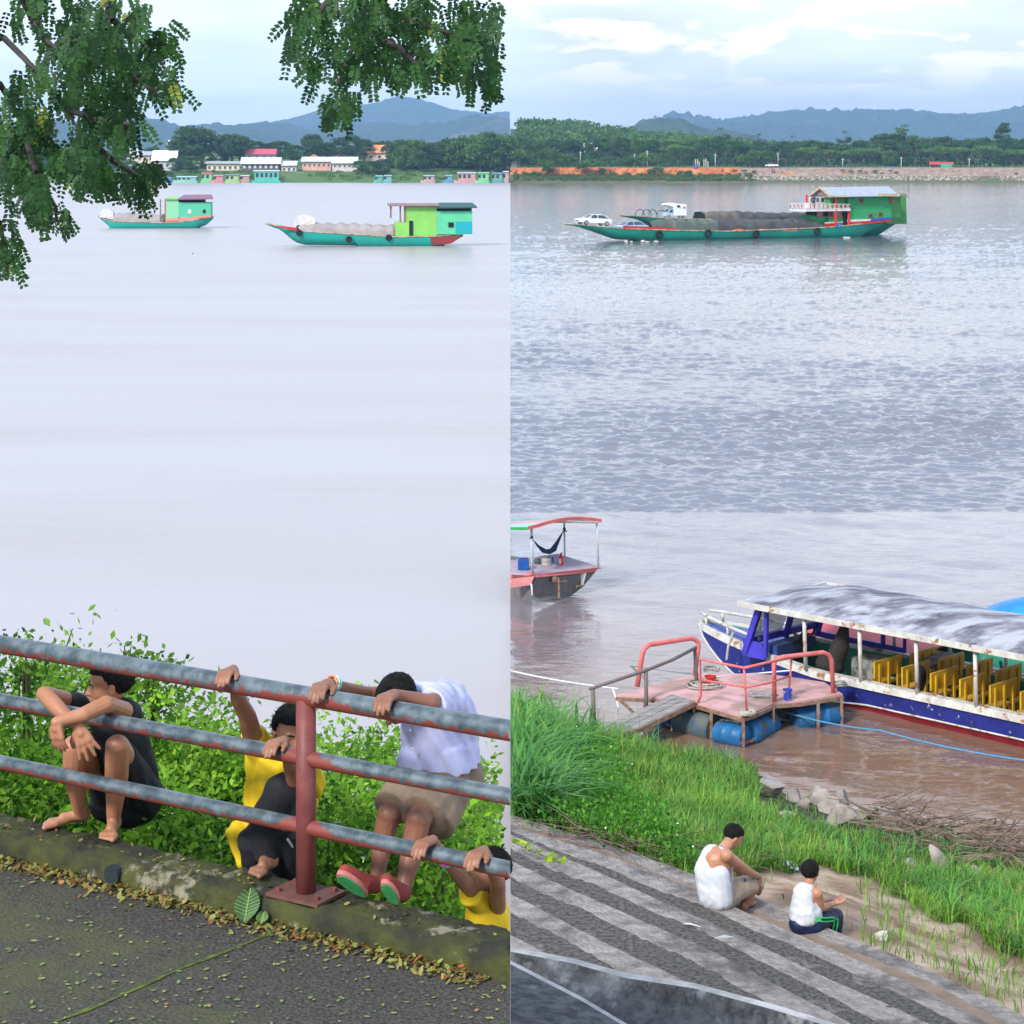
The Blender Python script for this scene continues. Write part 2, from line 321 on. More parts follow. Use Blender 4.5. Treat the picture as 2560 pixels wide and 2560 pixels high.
def proto_tree(name,kind,label,cat,lm,seed):
    rng=np.random.default_rng(seed); t=thing(name,label,cat,(0,0,0)); mb=MB(); cl=[]
    if kind=='umbrella':
        H=11; mb.tube([(0,0,-.5),(.1,0,2),(.3,.1,4)],[.45,.35,.3],7)
        for k in range(6):
            a=k*1.05+rng.uniform(0,.5); r=rng.uniform(2.5,4.5); mb.tube([(.3,.1,3.6),(r*.5*math.cos(a),r*.5*math.sin(a),6),(r*math.cos(a),r*math.sin(a),8.2)],[.22,.15,.06],5)
        for k in range(30):
            a=rng.uniform(0,6.3); r=6.3*math.sqrt(rng.uniform()); cl.append((r*math.cos(a),r*math.sin(a),9.4-r*r*.045+rng.uniform(-.9,.5),rng.uniform(1.1,1.9),rng.uniform(1.1,1.9),rng.uniform(.5,.9)))
        per=70;sz=.55
    elif kind=='round':
        H=11; mb.tube([(0,0,-.5),(0,0,3),(.2,0,6)],[.4,.3,.2],7)
        for k in range(4): a=k*1.6; mb.tube([(0,0,2.5),(1.8*math.cos(a),1.8*math.sin(a),6)],[.18,.07],5)
        for k in range(34):
            d=rng.normal(size=3); d/=np.linalg.norm(d); cl.append((d[0]*3.3,d[1]*3.3,6.6+d[2]*3.4,rng.uniform(1,1.9),rng.uniform(1,1.9),rng.uniform(.9,1.5)))
        per=75;sz=.6
    elif kind=='tall':
        H=20; mb.tube([(0,0,-.5),(.2,0,9),(0,.2,17)],[.45,.32,.12],7)
        for k in range(9):
            a=rng.uniform(0,6.3); z=rng.uniform(9,17); r=rng.uniform(1.5,4); mb.tube([(.1,0,z-1.5),(r*math.cos(a),r*math.sin(a),z+.8)],[.14,.05],5)
            for q in range(2): cl.append((r*math.cos(a)+rng.uniform(-1,1),r*math.sin(a),z+1+rng.uniform(-.6,.8),rng.uniform(.9,1.8),rng.uniform(.9,1.8),rng.uniform(.7,1.2)))
        cl.append((0,0,18.5,1.6,1.6,1.3)); per=60;sz=.6
    elif kind=='cone':
        H=14; mb.tube([(0,0,-.5),(0,0,12)],[.35,.08],7)
        for k in range(30):
            z=rng.uniform(4,13.4); r=(14.2-z)*.42*rng.uniform(.4,1); a=rng.uniform(0,6.3); cl.append((r*math.cos(a),r*math.sin(a),z,1.3,1.3,.5))
        per=60;sz=.6
    else:
        H=4; mb.tube([(0,0,-.3),(0,0,1.5)],[.15,.08],5)
        for k in range(16):
            d=rng.normal(size=3); d/=np.linalg.norm(d); cl.append((d[0]*1.7,d[1]*1.7,1.7+abs(d[2])*1.5-.3,rng.uniform(.7,1.2),rng.uniform(.7,1.2),rng.uniform(.6,1)))
        per=60;sz=.4
    mb.build('trunk',bark,t,smooth=True); v,f,ti=clumps(cl,per,sz,rng); rawmesh('crown',v,f,lm,ti,t)
    return t
PT={}
def tree(kind,px,ytop,ybase,Y,lm='g',label=None,group=None,name=None,cat='tree',wide=1):
    key=(kind,lm)
    Hs={'umbrella':10.4,'round':11.3,'tall':20,'cone':14,'shrub':4}
    z0=CH-(ybase-HY)*Y/FP; z1=CH-(ytop-HY)*Y/FP; s=(z1-z0)/Hs[kind]
    nm=name or {'umbrella':'rain_tree','round':'round_tree','tall':'tall_tree','cone':'conifer','shrub':'shrub'}[kind]
    if key not in PT:
        o=proto_tree(nm,kind,label,cat,{'g':L_green,'d':L_dark,'p':L_pale}[lm],hash_(kind+lm)); PT[key]=o
    else: o=copy_tree(PT[key]); o.name=nm
    o.location=((px-CX)*Y/FP,Y,z0); w=s*wide; o.scale=(w*random.uniform(.9,1.1),w,s); o.rotation_euler=(0,0,random.uniform(0,6.28))
    o['label']=label; o['category']=cat
    if group: o['group']=group
    elif 'group' in o: del o['group']
    return o
def ordinals(group,fmt):
    os_=sorted([o for o in bpy.data.objects if o.get('group')==group],key=lambda o:o.location.x/o.location.y)
    W1=['first','second','third','fourth','fifth','sixth','seventh','eighth','ninth','tenth']
    for i,o in enumerate(os_):
        n=i+1; suf='th' if 10<n%100<14 else {1:'st',2:'nd',3:'rd'}.get(n%10,'th'); o['label']=fmt.replace('#',W1[i] if i<10 else '%d%s'%(n,suf))
def hash_(s): return sum(ord(c)*(i+3) for i,c in enumerate(s))
# road-side row, right
g='rain trees in the row behind the riverside road'; lb='umbrella-shaped rain tree with bare forking trunk in the row behind the riverside road'
for px,yt in [(1694,359),(2021,366),(2061,372),(2130,372),(2152,370),(2182,368),(2347,364),(2404,366),(2470,362),(2534,372)]:
    tree('umbrella',px,yt,421,985,'p',lb,g,wide=random.uniform(1,1.25))
tree('umbrella',1620,380,419,972,'p','small thin umbrella-shaped tree standing at the edge of the orange earth cliff',wide=.9)
g='dark rain trees deeper in the roadside grove'; lb='broad dark umbrella-shaped tree in the grove behind the roadside row'
for px,yt in [(1767,346),(1800,346),(1833,352),(1735,352),(1300,346),(1345,350),(1372,344),(1870,366),(1905,366),(1940,360),(1965,352),(2000,356),(2035,350),(2075,352),(2100,362),(2160,352),(2200,350),(2235,348),(2262,352),(2290,344),(2320,346),(2368,342),(2395,350),(2440,350),(2460,345),(2500,350),(2530,342),(2556,350),(2585,346),(2620,350)]:
    tree('umbrella',px,yt+random.uniform(-2,3),419,1015+random.uniform(-12,25),'d',lb,g,wide=random.uniform(.8,1.1))
g='dense round trees behind the far grove'; lb='dense round-crowned tree behind the umbrella-shaped grove on the far bank'
for k in range(46):
    px=1290+k*29+random.uniform(-8,8); yt=interp([(1276,352),(1500,338),(1700,345),(1850,352),(1950,358),(2000,352),(2150,352),(2220,345),(2300,342),(2400,348),(2600,340)],px)+random.uniform(-4,6)
    tree('round',px,yt,414,1080+random.uniform(-20,50),random.choice('dg'),lb,g,wide=random.uniform(.9,1.3))
tree('round',2226,373,423,974,'p','pale green willow-like tree with drooping round crown by the riverside road',wide=1.1,name='willow_tree')
tree('tall',2262,308,415,1060,'p','large bright green spreading tree rising above the grove',wide=1.25)
tree('round',2222,330,415,1062,'d','large dark dome-shaped tree beside the bright green one above the grove',wide=1.5)
tree('cone',2509,302,415,1050,'d','tall dark conical tree standing above the grove near the right edge',wide=1.0,name='conical_tree')
tree('tall',1800,316,418,1040,'d','tall feathery tree rising above the dark grove in front of the blue hills')
tree('tall',1896,332,418,1050,'d','slim dark tree rising between the grove and the blue hills',wide=.8)
tree('tall',1982,337,418,1050,'d','tree with two ragged tufts above the grove left of centre of the hills',wide=.9)
tree('tall',2112,325,418,1060,'d','open-crowned tall tree above the grove before the middle of the hills',wide=.9)
tree('tall',1530,322,418,1000,'g','tall tree with pale trunk in front of the wooded hill',wide=1.1)
tree('tall',1590,335,418,1000,'g','tall light-trunked tree standing beside the wooded hill',wide=1.0)
g='bushes on the far bank'; lb='rounded bright green bush on the bank between forest and cliff'
for px,yt,yb in [(1295,370,412),(1350,370,412),(1372,366,412),(1408,378,415),(1426,383,415),(1366,396,425),(1455,405,432),(1462,398,430),(1500,400,425),(1505,420,438),(1370,415,436),(1318,428,448),(1340,426,448),(1640,415,440),(1575,392,416),(1546,395,416),(1700,425,440),(1720,424,442),(1600,384,416),(1660,380,416),(1880,374,418),(1905,372,418)]:
    tree('shrub',px,yt,yb,960 if yb<420 else 948,random.choice('gp'),lb,g,name='bush',cat='bush',wide=random.uniform(1,1.5))
g='small bushes dotted on the gravel bank'; lb='small round green bush growing on the gravel bank'
for px,yt,yb in [(2107,423,430),(2128,425,433),(2150,424,432),(2165,428,433),(2188,424,433),(2205,431,436),(2225,424,430),(2240,428,434),(2490,433,440),(2540,431,438),(2160,444,453),(2190,444,452),(2280,445,456),(2500,446,455),(1838,424,432),(1860,423,431),(1885,425,433)]:
    tree('shrub',px,yt,yb,948,'g',lb,g,name='bush',cat='bush',wide=1.5)
# forest mass climbing the low hill (a far wood) and reeds along the water
def mass(name,items,per,size,m,seed,kind='stuff'):
    rng=np.random.default_rng(seed); v,f,t=clumps(items,per,size,rng); o=rawmesh(name,v,f,m,t); return tag(o,kind=kind)
it=[]
for k in range(620):
    Y=random.uniform(1120,1420); px=random.uniform(1276,1960); u=(Y-1120)/300
    top=interp([(1276,301),(1330,300),(1400,300),(1450,305),(1500,310),(1560,322),(1610,331),(1700,335),(1800,345),(1960,360)],px)
    y=360+(top-360)*min(1,u*1.15)+random.uniform(-3,5); X=(px-CX)*Y/FP
    if X<6: continue
    it.append((X,Y,CH-(y-HY)*Y/FP-3.5,random.uniform(3,5.5),random.uniform(3,5),random.uniform(3,5)))
mass('forest',it,85,1.9,L_green,3)
hill=[]; 
strip('wooded_hill',[.02,60,120,180,230],lambda x:[(1100,6),(1150,10),(1300,max(8,24-x*.09)),(1420,max(9,31-x*.12)),(1700,14)],mat('forest_floor',(.03,.06,.015)))
it=[]
for k in range(420):
    px=random.uniform(1276,1885); Y=random.uniform(934,949); X=max(2.5,(px-CX)*Y/FP); z=(Y-931)*.17; it.append((X,Y,z+.4,random.uniform(.7,1.8),1,random.uniform(.5,1.3)))
mass('reeds',it,36,.6,leafmat('reed',(.05,.10,.02),(.13,.20,.05)),5)
it=[]
for k in range(160):
    px=random.uniform(1276,2600); Y=random.uniform(958,972); it.append((max(2,(px-CX)*Y/FP),Y,6.9,random.uniform(1,2.6),1,random.uniform(.4,.8)))
mass('roadside_grass',it,30,.5,L_pale,6)
it=[]
for k in range(420):
    px=random.uniform(1276,2640); Y=random.uniform(1030,1075); it.append((max(4,(px-CX)*Y/FP),Y,random.uniform(7,11),random.uniform(2.5,4.5),1.5,random.uniform(1.5,3)))
mass('undergrowth_far',it,50,1.1,L_dark,16)
# riprap stones
def rocks(name,pts,m,seed):
    rng=np.random.default_rng(seed); mb=MB()
    for (x,y,z,s) in pts:
        M=Matrix.Rotation(rng.uniform(0,6),3,'Z')@Matrix.Rotation(rng.uniform(0,2),3,'X'); r=[s*rng.uniform(.6,1.2) for _ in range(3)]
        vs=[V((a,b,c)) for a in(-1,1) for b in(-1,1) for c in(-1,1)]; vs=[V((x,y,z))+M@V((p.x*r[0]*rng.uniform(.5,.9),p.y*r[1]*rng.uniform(.5,.9),p.z*r[2]*rng.uniform(.5,.9))) for p in vs]
        mb.add(vs,[(0,1,3,2),(4,6,7,5),(0,4,5,1),(2,3,7,6),(0,2,6,4),(1,5,7,3)])
    return tag(mb.build(name,m),kind='stuff')
pts=[]
for k in range(1500):
    px=random.uniform(1850,2600); 
    if 2440<px<2500 and random.random()<.8: continue
    Y=random.uniform(936,949.5); z=interp([(930,0),(936,1),(946,2.8),(950,4.3)],Y); pts.append(((px-CX)*Y/FP,Y,z,random.uniform(.22,.55)))
rocks('riprap_stones',pts,mat('riprap',(.50,.44,.38),(.26,.2,.17),.6,.9,lo=.45,hi=.55,c3=(.4,.22,.12),s3=.5,l3=.6,h3=.65),4)
# power poles and posts
def pole(px,yt,yb,Y,label,wires=True,w=.16,name='utility_pole',c=(.5,.5,.48)):
    a=P(px,yb,Y); b=P(px,yt,Y); t=thing(name,label,'pole',a)
    mb=MB(); mb.tube([a-V((0,0,.5)),b],[w*1.2,w*.8],8); mb.build('pole_shaft',mat('pole_'+name,c),t,smooth=True)
    if wires: mb=MB(); mb.box(b-V((0,0,.6)),(1.6,.12,.12)); mb.build('crossarm',mat('pole_'+name,c),t)
for px,yt,yb,l in [(1451,378,404,'concrete utility pole in front of the wooded hill, leftmost of the poles'),(1586,384,419,'slim utility pole beside small tree at the cliff edge, with dark band'),(1618,376,419,'utility pole just right of small umbrella tree at cliff edge'),(1788,384,414,'thick pale pole behind the bare posts on the orange cliff'),(1945,381,418,'tall pole beside the white pickup truck'),(2107,395,420,'pole in the tree row just left of the paired forking trunks'),(2253,392,422,'pole standing right of the pale willow-like tree'),(2423,395,426,'pole right of the green-tarp shelter')]:
    pole(px,yt,yb,962,l)
for px,yt in [(1739,398),(1744,398),(1748,404),(1760,398),(1765,397),(1770,403)]:
    pole(px,yt,421,954,{1739:'leftmost bare concrete post on the orange cliff edge, rising behind the blue tarp bundle',1744:'tall bare post just right of the blue tarp bundle on the cliff edge',1748:'short bare post, third from left on the orange cliff edge',1760:'tall bare post, fourth from left on the cliff edge, after the gap',1765:'tallest of the three bare posts nearest the thick utility pole',1770:'short bare post nearest the thick utility pole on the cliff edge'}[px],False,.2,'bare_post',(.5,.46,.38))
    [o for o in bpy.data.objects if o.name.startswith('bare_post')][-1]['group']='bare posts on the cliff edge'
for o in bpy.data.objects:
    if o.name.startswith('bare_post'): o['group']='bare posts on the cliff edge'
# ================================================= FAR BUILDINGS
def house(name,label,px0,px1,ytop,yeave,ybase,Y,wall,roof,cat='house',deep=9,wins=0,gable=False,wc=(.05,.06,.08)):
    k=Y/FP; x0=(px0-CX)*k; x1=(px1-CX)*k; zt=CH-(ytop-HY)*k; ze=CH-(yeave-HY)*k; zb=CH-(ybase-HY)*k
    t=thing(name,label,cat,((x0+x1)/2,Y+deep/2,zb)); w=x1-x0; ov=.04*w
    mb=MB(); mb.box(((x0+x1)/2,Y+deep/2,(zb-3+ze)/2),(w-2*ov,deep-1,ze-zb+3)); mb.build('wall',mat('wall%s'%(wall,),wall,tuple(c*.8 for c in wall),.5,.85),t)
    mb=MB(); th=.25
    if gable: mb.prism([(x0,Y-.5,ze),((x0+x1)/2,Y-.5,zt),(x1,Y-.5,ze)],(0,deep+1,0))
    else: mb.prism([(x0,Y-.6,ze),(x0,Y+deep/2,zt),(x0,Y+deep+.6,ze)],(w,0,0))
    mb.build('roof',mat('roof%s'%(roof,),roof,tuple(c*.75 for c in roof),.6,.7,stretch=(6,1,1)),t)
    for i in range(wins):
        cx_=x0+ov+(w-2*ov)*(i+.5)/wins; mb=MB(); h=(ze-zb); mb.box((cx_,Y+.42,zb+h*.58),((w/wins)*.42,.2,h*.38)); f=mb.build('window',mat('wframe',(.6,.58,.55)),t)
        mb=MB(); mb.box((cx_,Y+.36,zb+h*.58),((w/wins)*.34,.2,h*.3)); mb.build('pane',mat('wpane%s'%(wc,),wc,rough=.2),f)
    return t
W=(.72,.68,.62); 
house('house','white house with lavender-grey roof, leftmost of the town, partly behind hanging leaves',300,352,371,384,406,1010,W,(.5,.48,.58),wins=3)
house('house','tan-fronted house with dark eaves beside the white round-roofed hall',340,384,378,388,408,985,(.62,.52,.4),(.42,.42,.55),wins=3)
house('hall','large hall with bright white roof left of the big dark tree',378,442,376,402,428,975,(.55,.53,.58),(.85,.85,.88),'hall',wins=4)
house('house','small pale house high among trees behind the white-roofed hall',416,432,350,356,366,1080,W,(.7,.7,.7))
house('long_building','long cream two-storey building with grey roof behind the moored boats',512,625,403,409,432,975,(.70,.62,.5),(.42,.44,.46),'building',wins=8)
house('pavilion','riverside hall with tall red roof above a lavender one',612,690,372,386,400,1000,(.45,.42,.5),(.55,.10,.14),'hall',wins=4)
house('house','wide building with pale lavender roof and dark open front below the red roof',600,702,393,410,428,970,(.10,.11,.13),(.62,.62,.75),wins=7,wc=(.6,.5,.45))
house('house','grey-white house between the lavender-roofed hall and the sandy ramp',702,742,402,414,436,970,(.6,.56,.52),(.58,.58,.6),wins=3)
house('temple','temple building with pinkish roof beside a white spire',510,554,364,372,382,1070,(.6,.55,.5),(.6,.33,.27),'temple')
mb=MB(); mb.tube([P(520,372,1065),P(520,360,1065),P(520,350,1065),P(520,318,1065)],[1.3,.9,.35,.05],10); one('spire',mb,mat('white_spire',(.8,.8,.78)),'slender white spire rising among trees beside the temple roof','spire',smooth=True)
house('house','salmon-walled building with pale blue roof right of the sandy ramp',752,830,392,404,424,975,(.68,.38,.3),(.6,.66,.75),wins=6)
house('house','small orange-gabled house peeping above the pale blue roof',772,794,386,392,400,1010,(.6,.3,.2),(.6,.25,.15),gable=True)
house('house','pink-roofed house behind the long pale roofs',840,862,382,390,400,1010,(.6,.4,.4),(.5,.12,.2),gable=True)
house('house','long white-roofed building with orange gable end, nearest to the orange-roofed villa',828,894,392,408,424,970,(.62,.55,.55),(.75,.77,.8),wins=5)
house('villa','villa with bright orange hipped roof standing above the trees',914,982,362,382,404,1060,(.72,.55,.45),(.85,.30,.12),'villa',wins=3,deep=12)
house('shed','small grey block building at the left end of the cliff top',1277,1295,402,405,418,962,(.4,.4,.42),(.5,.5,.52),'shed',deep=5)
house('house','white long house among forest trees above the bushes',1458,1496,357,360,366,1095,(.75,.75,.75),(.7,.72,.75),wins=3)
house('house','pink-roofed house half hidden in the forest',1378,1398,354,361,365,1110,(.3,.25,.25),(.6,.12,.2))
house('house','tiny red-roofed house beside the white long house in the forest',1436,1444,358,364,372,1100,(.4,.3,.3),(.6,.12,.12),gable=True)
house('shelter','low white shed under the boat-town trees near left edge',180,240,398,406,420,1000,(.6,.6,.6),(.7,.7,.75),'shed')
# sandy ramp in the town
sheet('sandy_ramp',[P(716,457,931),P(768,457,931),P(760,432,962),P(738,432,962)],mat('ramp_sand',(.5,.4,.32),rough=.9))
# shelter with red roof & green tarp on the right bank
t=thing('roadside_shelter','open roadside shelter with flat red roof and green tarp front','shelter',P(2350,425,965))
mb=MB(); mb.slab([P(2323,409,965),P(2384,410,965),P(2384,405,972),P(2323,404,972)],.5); mb.build('roof',mat('red_tin',(.5,.05,.05)),t)
mb=MB(); mb.prism([P(2352,410,964),P(2380,411,964),P(2381,425.5,964),P(2352,426,964)],(0,.6,0)); mb.build('tarp',mat('green_tarp',(.04,.42,.27),(.03,.32,.2),1,.7),t)
for px in (2325,2345,2383): mb=MB(); mb.tube([P(px,426,966),P(px,408,966)],.14,6); mb.build('post',mat('postg',(.4,.4,.4)),t)
mb=MB(); mb.box(P(2335,422,969)+V((0,0,0)),(7,1,1.6)); mb.build('counter',mat('orange_panel',(.7,.22,.03)),t)
def crate(name,label,px0,px1,y0,y1,Y,c):
    a=P(px0,y1,Y); b=P(px1,y0,Y); mb=MB(); mb.box(((a.x+b.x)/2,Y,(a.z+b.z)/2),(b.x-a.x,1.2,b.z-a.z)); mb.box(((a.x+b.x)/2,Y,b.z+.05),((b.x-a.x)*1.08,1.4,.12)); 
    for s in(-1,1): mb.box(((a.x+b.x)/2+s*(b.x-a.x)*.45,Y-.62,(a.z+b.z)/2),(.12,.1,b.z-a.z))
    one(name,mb,mat('c%s'%(c,),c,rough=.6),label,'stall')
crate('stall','orange market stall beside the road left of the shelter',2267,2281,419,424,962,(.75,.25,.02))
crate('stall','blue covered stall under the willow-like tree',2219,2236,416,421,962,(.03,.12,.5))
crate('tarp_bale','purple-blue tarp bundle at foot of the bare posts',1735,1743,411,419,953,(.12,.1,.5))
# ---- trees left bank
g='dark trees around the far town'; lb='dark bushy tree among the houses of the far town'
for px,yt,yb,Y in [(380,365,425,1030),(455,345,430,985),(476,310,420,990),(505,318,415,995),(460,330,425,990),(440,392,440,965),(480,388,440,960),(520,380,432,985),(560,385,410,1010),(580,332,410,1000),(600,338,410,1010),(560,345,410,1020),(640,350,405,1040),(670,355,405,1040),(700,350,410,1040),(735,360,415,1020),(780,332,405,1030),(785,345,410,1025),(820,355,405,1030),(850,340,405,1040),(880,335,405,1045),(910,345,405,1060),(940,352,410,1075),(965,350,410,1075),(870,362,412,1010),(900,400,445,960),(930,400,448,955),(960,395,448,955),(990,355,440,990),(1010,345,440,990),(1035,348,440,990),(1060,352,440,990),(300,375,440,990),(330,400,445,960),(360,405,445,960),(400,425,450,950),(425,428,450,950),(30,370,440,980),(90,372,440,985),(150,368,440,990),(200,375,445,980),(250,378,445,970)]:
    tree('round',px,yt,yb,Y,'d',lb,g,wide=random.uniform(1.0,1.35))
g='trees in the dense wood right of the villa'; lb='bushy green tree in the dense wood between the villa and the right of the left bank'
for k in range(30):
    px=990+k*9.6; yt=interp([(990,360),(1040,345),(1080,356),(1120,345),(1180,335),(1220,330),(1276,332)],px)+random.uniform(-5,12)
    X=(px-CX)*980/FP
    tree('round',min(px,1262),yt,446,960+random.uniform(0,50),random.choice('dg'),lb,g,wide=random.uniform(.7,1.0))
it=[]
for k in range(420):
    px=random.uniform(-60,1266); Y=random.uniform(1090,1300); it.append(((px-CX)*Y/FP,Y,CH-(interp([(0,372),(600,378),(980,365),(1276,352)],px)-HY+random.uniform(0,28))*Y/FP-4,random.uniform(3,5),4,random.uniform(3,5)))
it=[q for q in it if q[0]<-6]
mass('far_wood',it,60,1.9,L_dark,8)
it=[]
for k in range(240):
    px=random.uniform(-20,1270); Y=random.uniform(934,962)
    if 705<px<775: continue
    it.append((min(-3,(px-CX)*Y/FP),Y,(Y-930)*.13+.6,random.uniform(1.2,3),1.5,random.uniform(.5,1.2)))
mass('bank_grass',it,30,.7,L_pale,9)
# moored boats & house-boats at the far town
def mooring(px0,px1,yt,yb,Y,c,rc,label):
    k=Y/FP; x0=(px0-CX)*k; x1=min((px1-CX)*k,-.6); zt=CH-(yt-HY)*k; w=x1-x0
    t=thing('moored_boat',label,'boat',((x0+x1)/2,Y,0),'boats moored along the far town'); mb=MB()
    secs=[[(x0+w*u,Y-1.6*q,h),(x0+w*u,Y-1.3*q,-.2),(x0+w*u,Y+1.3*q,-.2),(x0+w*u,Y+1.6*q,h)] for u,q,h in [(0,.15,1.5),(.1,.7,1.0),(.3,1,.8),(.8,1,.8),(1,.7,1.0)]]
    mb.loft(secs,True,True); mb.build('hull',mat('h%s'%(c,),c),t)
    mb=MB(); mb.box(((x0+x1)/2+w*.08,Y,(zt+.8)/2),(w*.72,2.2,zt-.8)); cb=mb.build('cabin',mat('hc%s'%(c,),tuple(q*.75+.05 for q in c),tuple(q*.5+.08 for q in c),.6),t)
    for i in range(int(max(1,w*.7/2.0))): mb=MB(); mb.box((x0+w*.30+i*2.0,Y-1.12,.8+(zt-.8)*.6),(1.2,.1,(zt-.8)*.45)); mb.build('window',mat('boat_window',(.03,.035,.04)),cb)
    mb=MB(); mb.slab([(x0+w*.18,Y-1.6,zt+.25),(x1-w*.02,Y-1.6,zt+.25),(x1-w*.02,Y+1.6,zt+.45),(x0+w*.18,Y+1.6,zt+.45)],.25); mb.build('roof',mat('h%s'%(rc,),rc),t)
for a in [(412,430,446,456,928,(.05,.25,.6),(.1,.4,.7),'small bright blue boat at the left end of the far moorings'),(430,494,443,460,928,(.25,.55,.45),(.4,.6,.62),'long pale green boat moored left of the red-roofed one'),(498,532,434,458,930,(.2,.6,.25),(.6,.12,.15),'light green boat with red roof moored before the cream building'),(528,560,440,459,927,(.6,.25,.22),(.45,.3,.35),'salmon boat moored beside the light green one'),(556,600,438,458,928,(.35,.55,.2),(.2,.25,.3),'yellow-green boat with dark roof moored before the town'),(596,625,440,457,929,(.5,.3,.25),(.5,.5,.55),'brown boat with grey roof between green boats'),(619,702,428,455,930,(.05,.5,.4),(.6,.62,.7),'large teal houseboat with pale roof, widest of the moored boats'),(934,958,441,452,929,(.1,.4,.35),(.2,.5,.5),'small teal boat under the green bank right of the villa'),(956,980,440,452,929,(.15,.42,.42),(.3,.5,.5),'second small teal boat under the green bank'),(1052,1088,440,456,928,(.5,.35,.32),(.35,.42,.5),'grey-roofed small boat alone before the wood'),(1108,1132,440,455,928,(.1,.3,.45),(.2,.4,.5),'blue boat left of the long pink houseboat'),(1132,1192,433,456,928,(.6,.3,.3),(.5,.52,.58),'long pink houseboat moored before the wood'),(1188,1224,433,456,927,(.15,.6,.25),(.25,.6,.3),'bright green boat moored right of the pink houseboat'),(1222,1258,434,455,929,(.1,.35,.33),(.15,.3,.35),'dark teal boat moored near the seam of banks'),(1254,1275,430,455,930,(.5,.35,.35),(.55,.5,.55),'pinkish grey boat, last of the moorings on the right')]: mooring(*a)

ordinals('rain trees in the row behind the riverside road','# from left of the pale umbrella-shaped rain trees behind the riverside road')
ordinals('dark rain trees deeper in the roadside grove','broad dark rain tree deeper in the roadside grove, # from the left')
ordinals('dense round trees behind the far grove','dense round-crowned tree behind the roadside grove, # from the left')
ordinals('bushes on the far bank','rounded bright green bush between forest and orange cliff, # from the left')
ordinals('small bushes dotted on the gravel bank','small round green bush on the gravel bank, # from the left')
ordinals('dark trees around the far town','dark bushy tree around the houses of the far town, # from the left')
ordinals('trees in the dense wood right of the villa','bushy green tree in the dense wood right of the orange-roofed villa, # from left')
# ================================================= CARGO BOATS
teal=mat('teal_hull',(.01,.26,.19),(.015,.20,.16),.35,.45,c3=(.10,.16,.12),s3=.9,l3=.62,h3=.7)
teal2=mat('teal_hull_light',(.01,.36,.30),(.02,.30,.26),.3,.5)
green=mat('green_planks',(.025,.30,.10),(.02,.22,.08),1.2,.6,stretch=(.25,1,6),c3=(.28,.22,.14),s3=1.4,l3=.62,h3=.66)
green2=mat('green_sheet',(.06,.28,.07),(.05,.22,.06),.5,.6)
lime=mat('lime_panel',(.22,.52,.10),(.18,.45,.1),.5,.6)
redp=mat('red_paint',(.55,.02,.02),(.42,.02,.02),1,.5)
whitep=mat('white_paint',(.62,.62,.6),(.5,.5,.48),2,.6)
creamw=mat('worn_rail',(.45,.36,.26),(.25,.17,.11),1.5,.8)
tin=mat('roof_tin',(.34,.38,.45),(.28,.31,.37),.8,.5,stretch=(5,1,1))
tarp_d=mat('grey_tarp',(.075,.075,.078),(.045,.045,.05),.7,.8,bump=.5,bscale=1.2,dist=.25)
tarp_g=mat('olive_tarp',(.10,.125,.10),(.07,.09,.075),.7,.75,bump=.5,bscale=1.2,dist=.25)
tarp_b=mat('brown_tarp',(.15,.12,.10),(.10,.085,.07),.7,.8,bump=.5,bscale=1.2,dist=.25)
black=mat('black_rubber',(.012,.012,.013),rough=.7); dark=mat('shaded_inside',(.01,.012,.014),rough=.8); glass=mat('dark_glass',(.03,.05,.06),rough=.08,spec=.8)  # dark: near-black panels that stand in for the shade inside openings
bluep=mat('blue_board',(.01,.08,.45),rough=.6); orangep=mat('orange_sheet',(.75,.12,.03),rough=.7)
class Boat:
    def __init__(s,Yb,xc,yaw): s.Yb=Yb; s.xc=xc; s.k=math.tan(R(yaw)); s.o=V((-math.sin(R(yaw)),math.cos(R(yaw)),0)); s.u=V((math.cos(R(yaw)),math.sin(R(yaw)),0)); s.x0=(xc-CX)*Yb/FP
    def Y(s,x): # depth on the near side plane under column x
        r=(x-CX)/FP; return (s.Yb-s.x0*s.k)/(1-r*s.k)
    def __call__(s,x,y,off=0,z=None):
        Y=s.Y(x); p=P(x,y,Y); 
        if z is not None: p.z=z
        return p+s.o*off
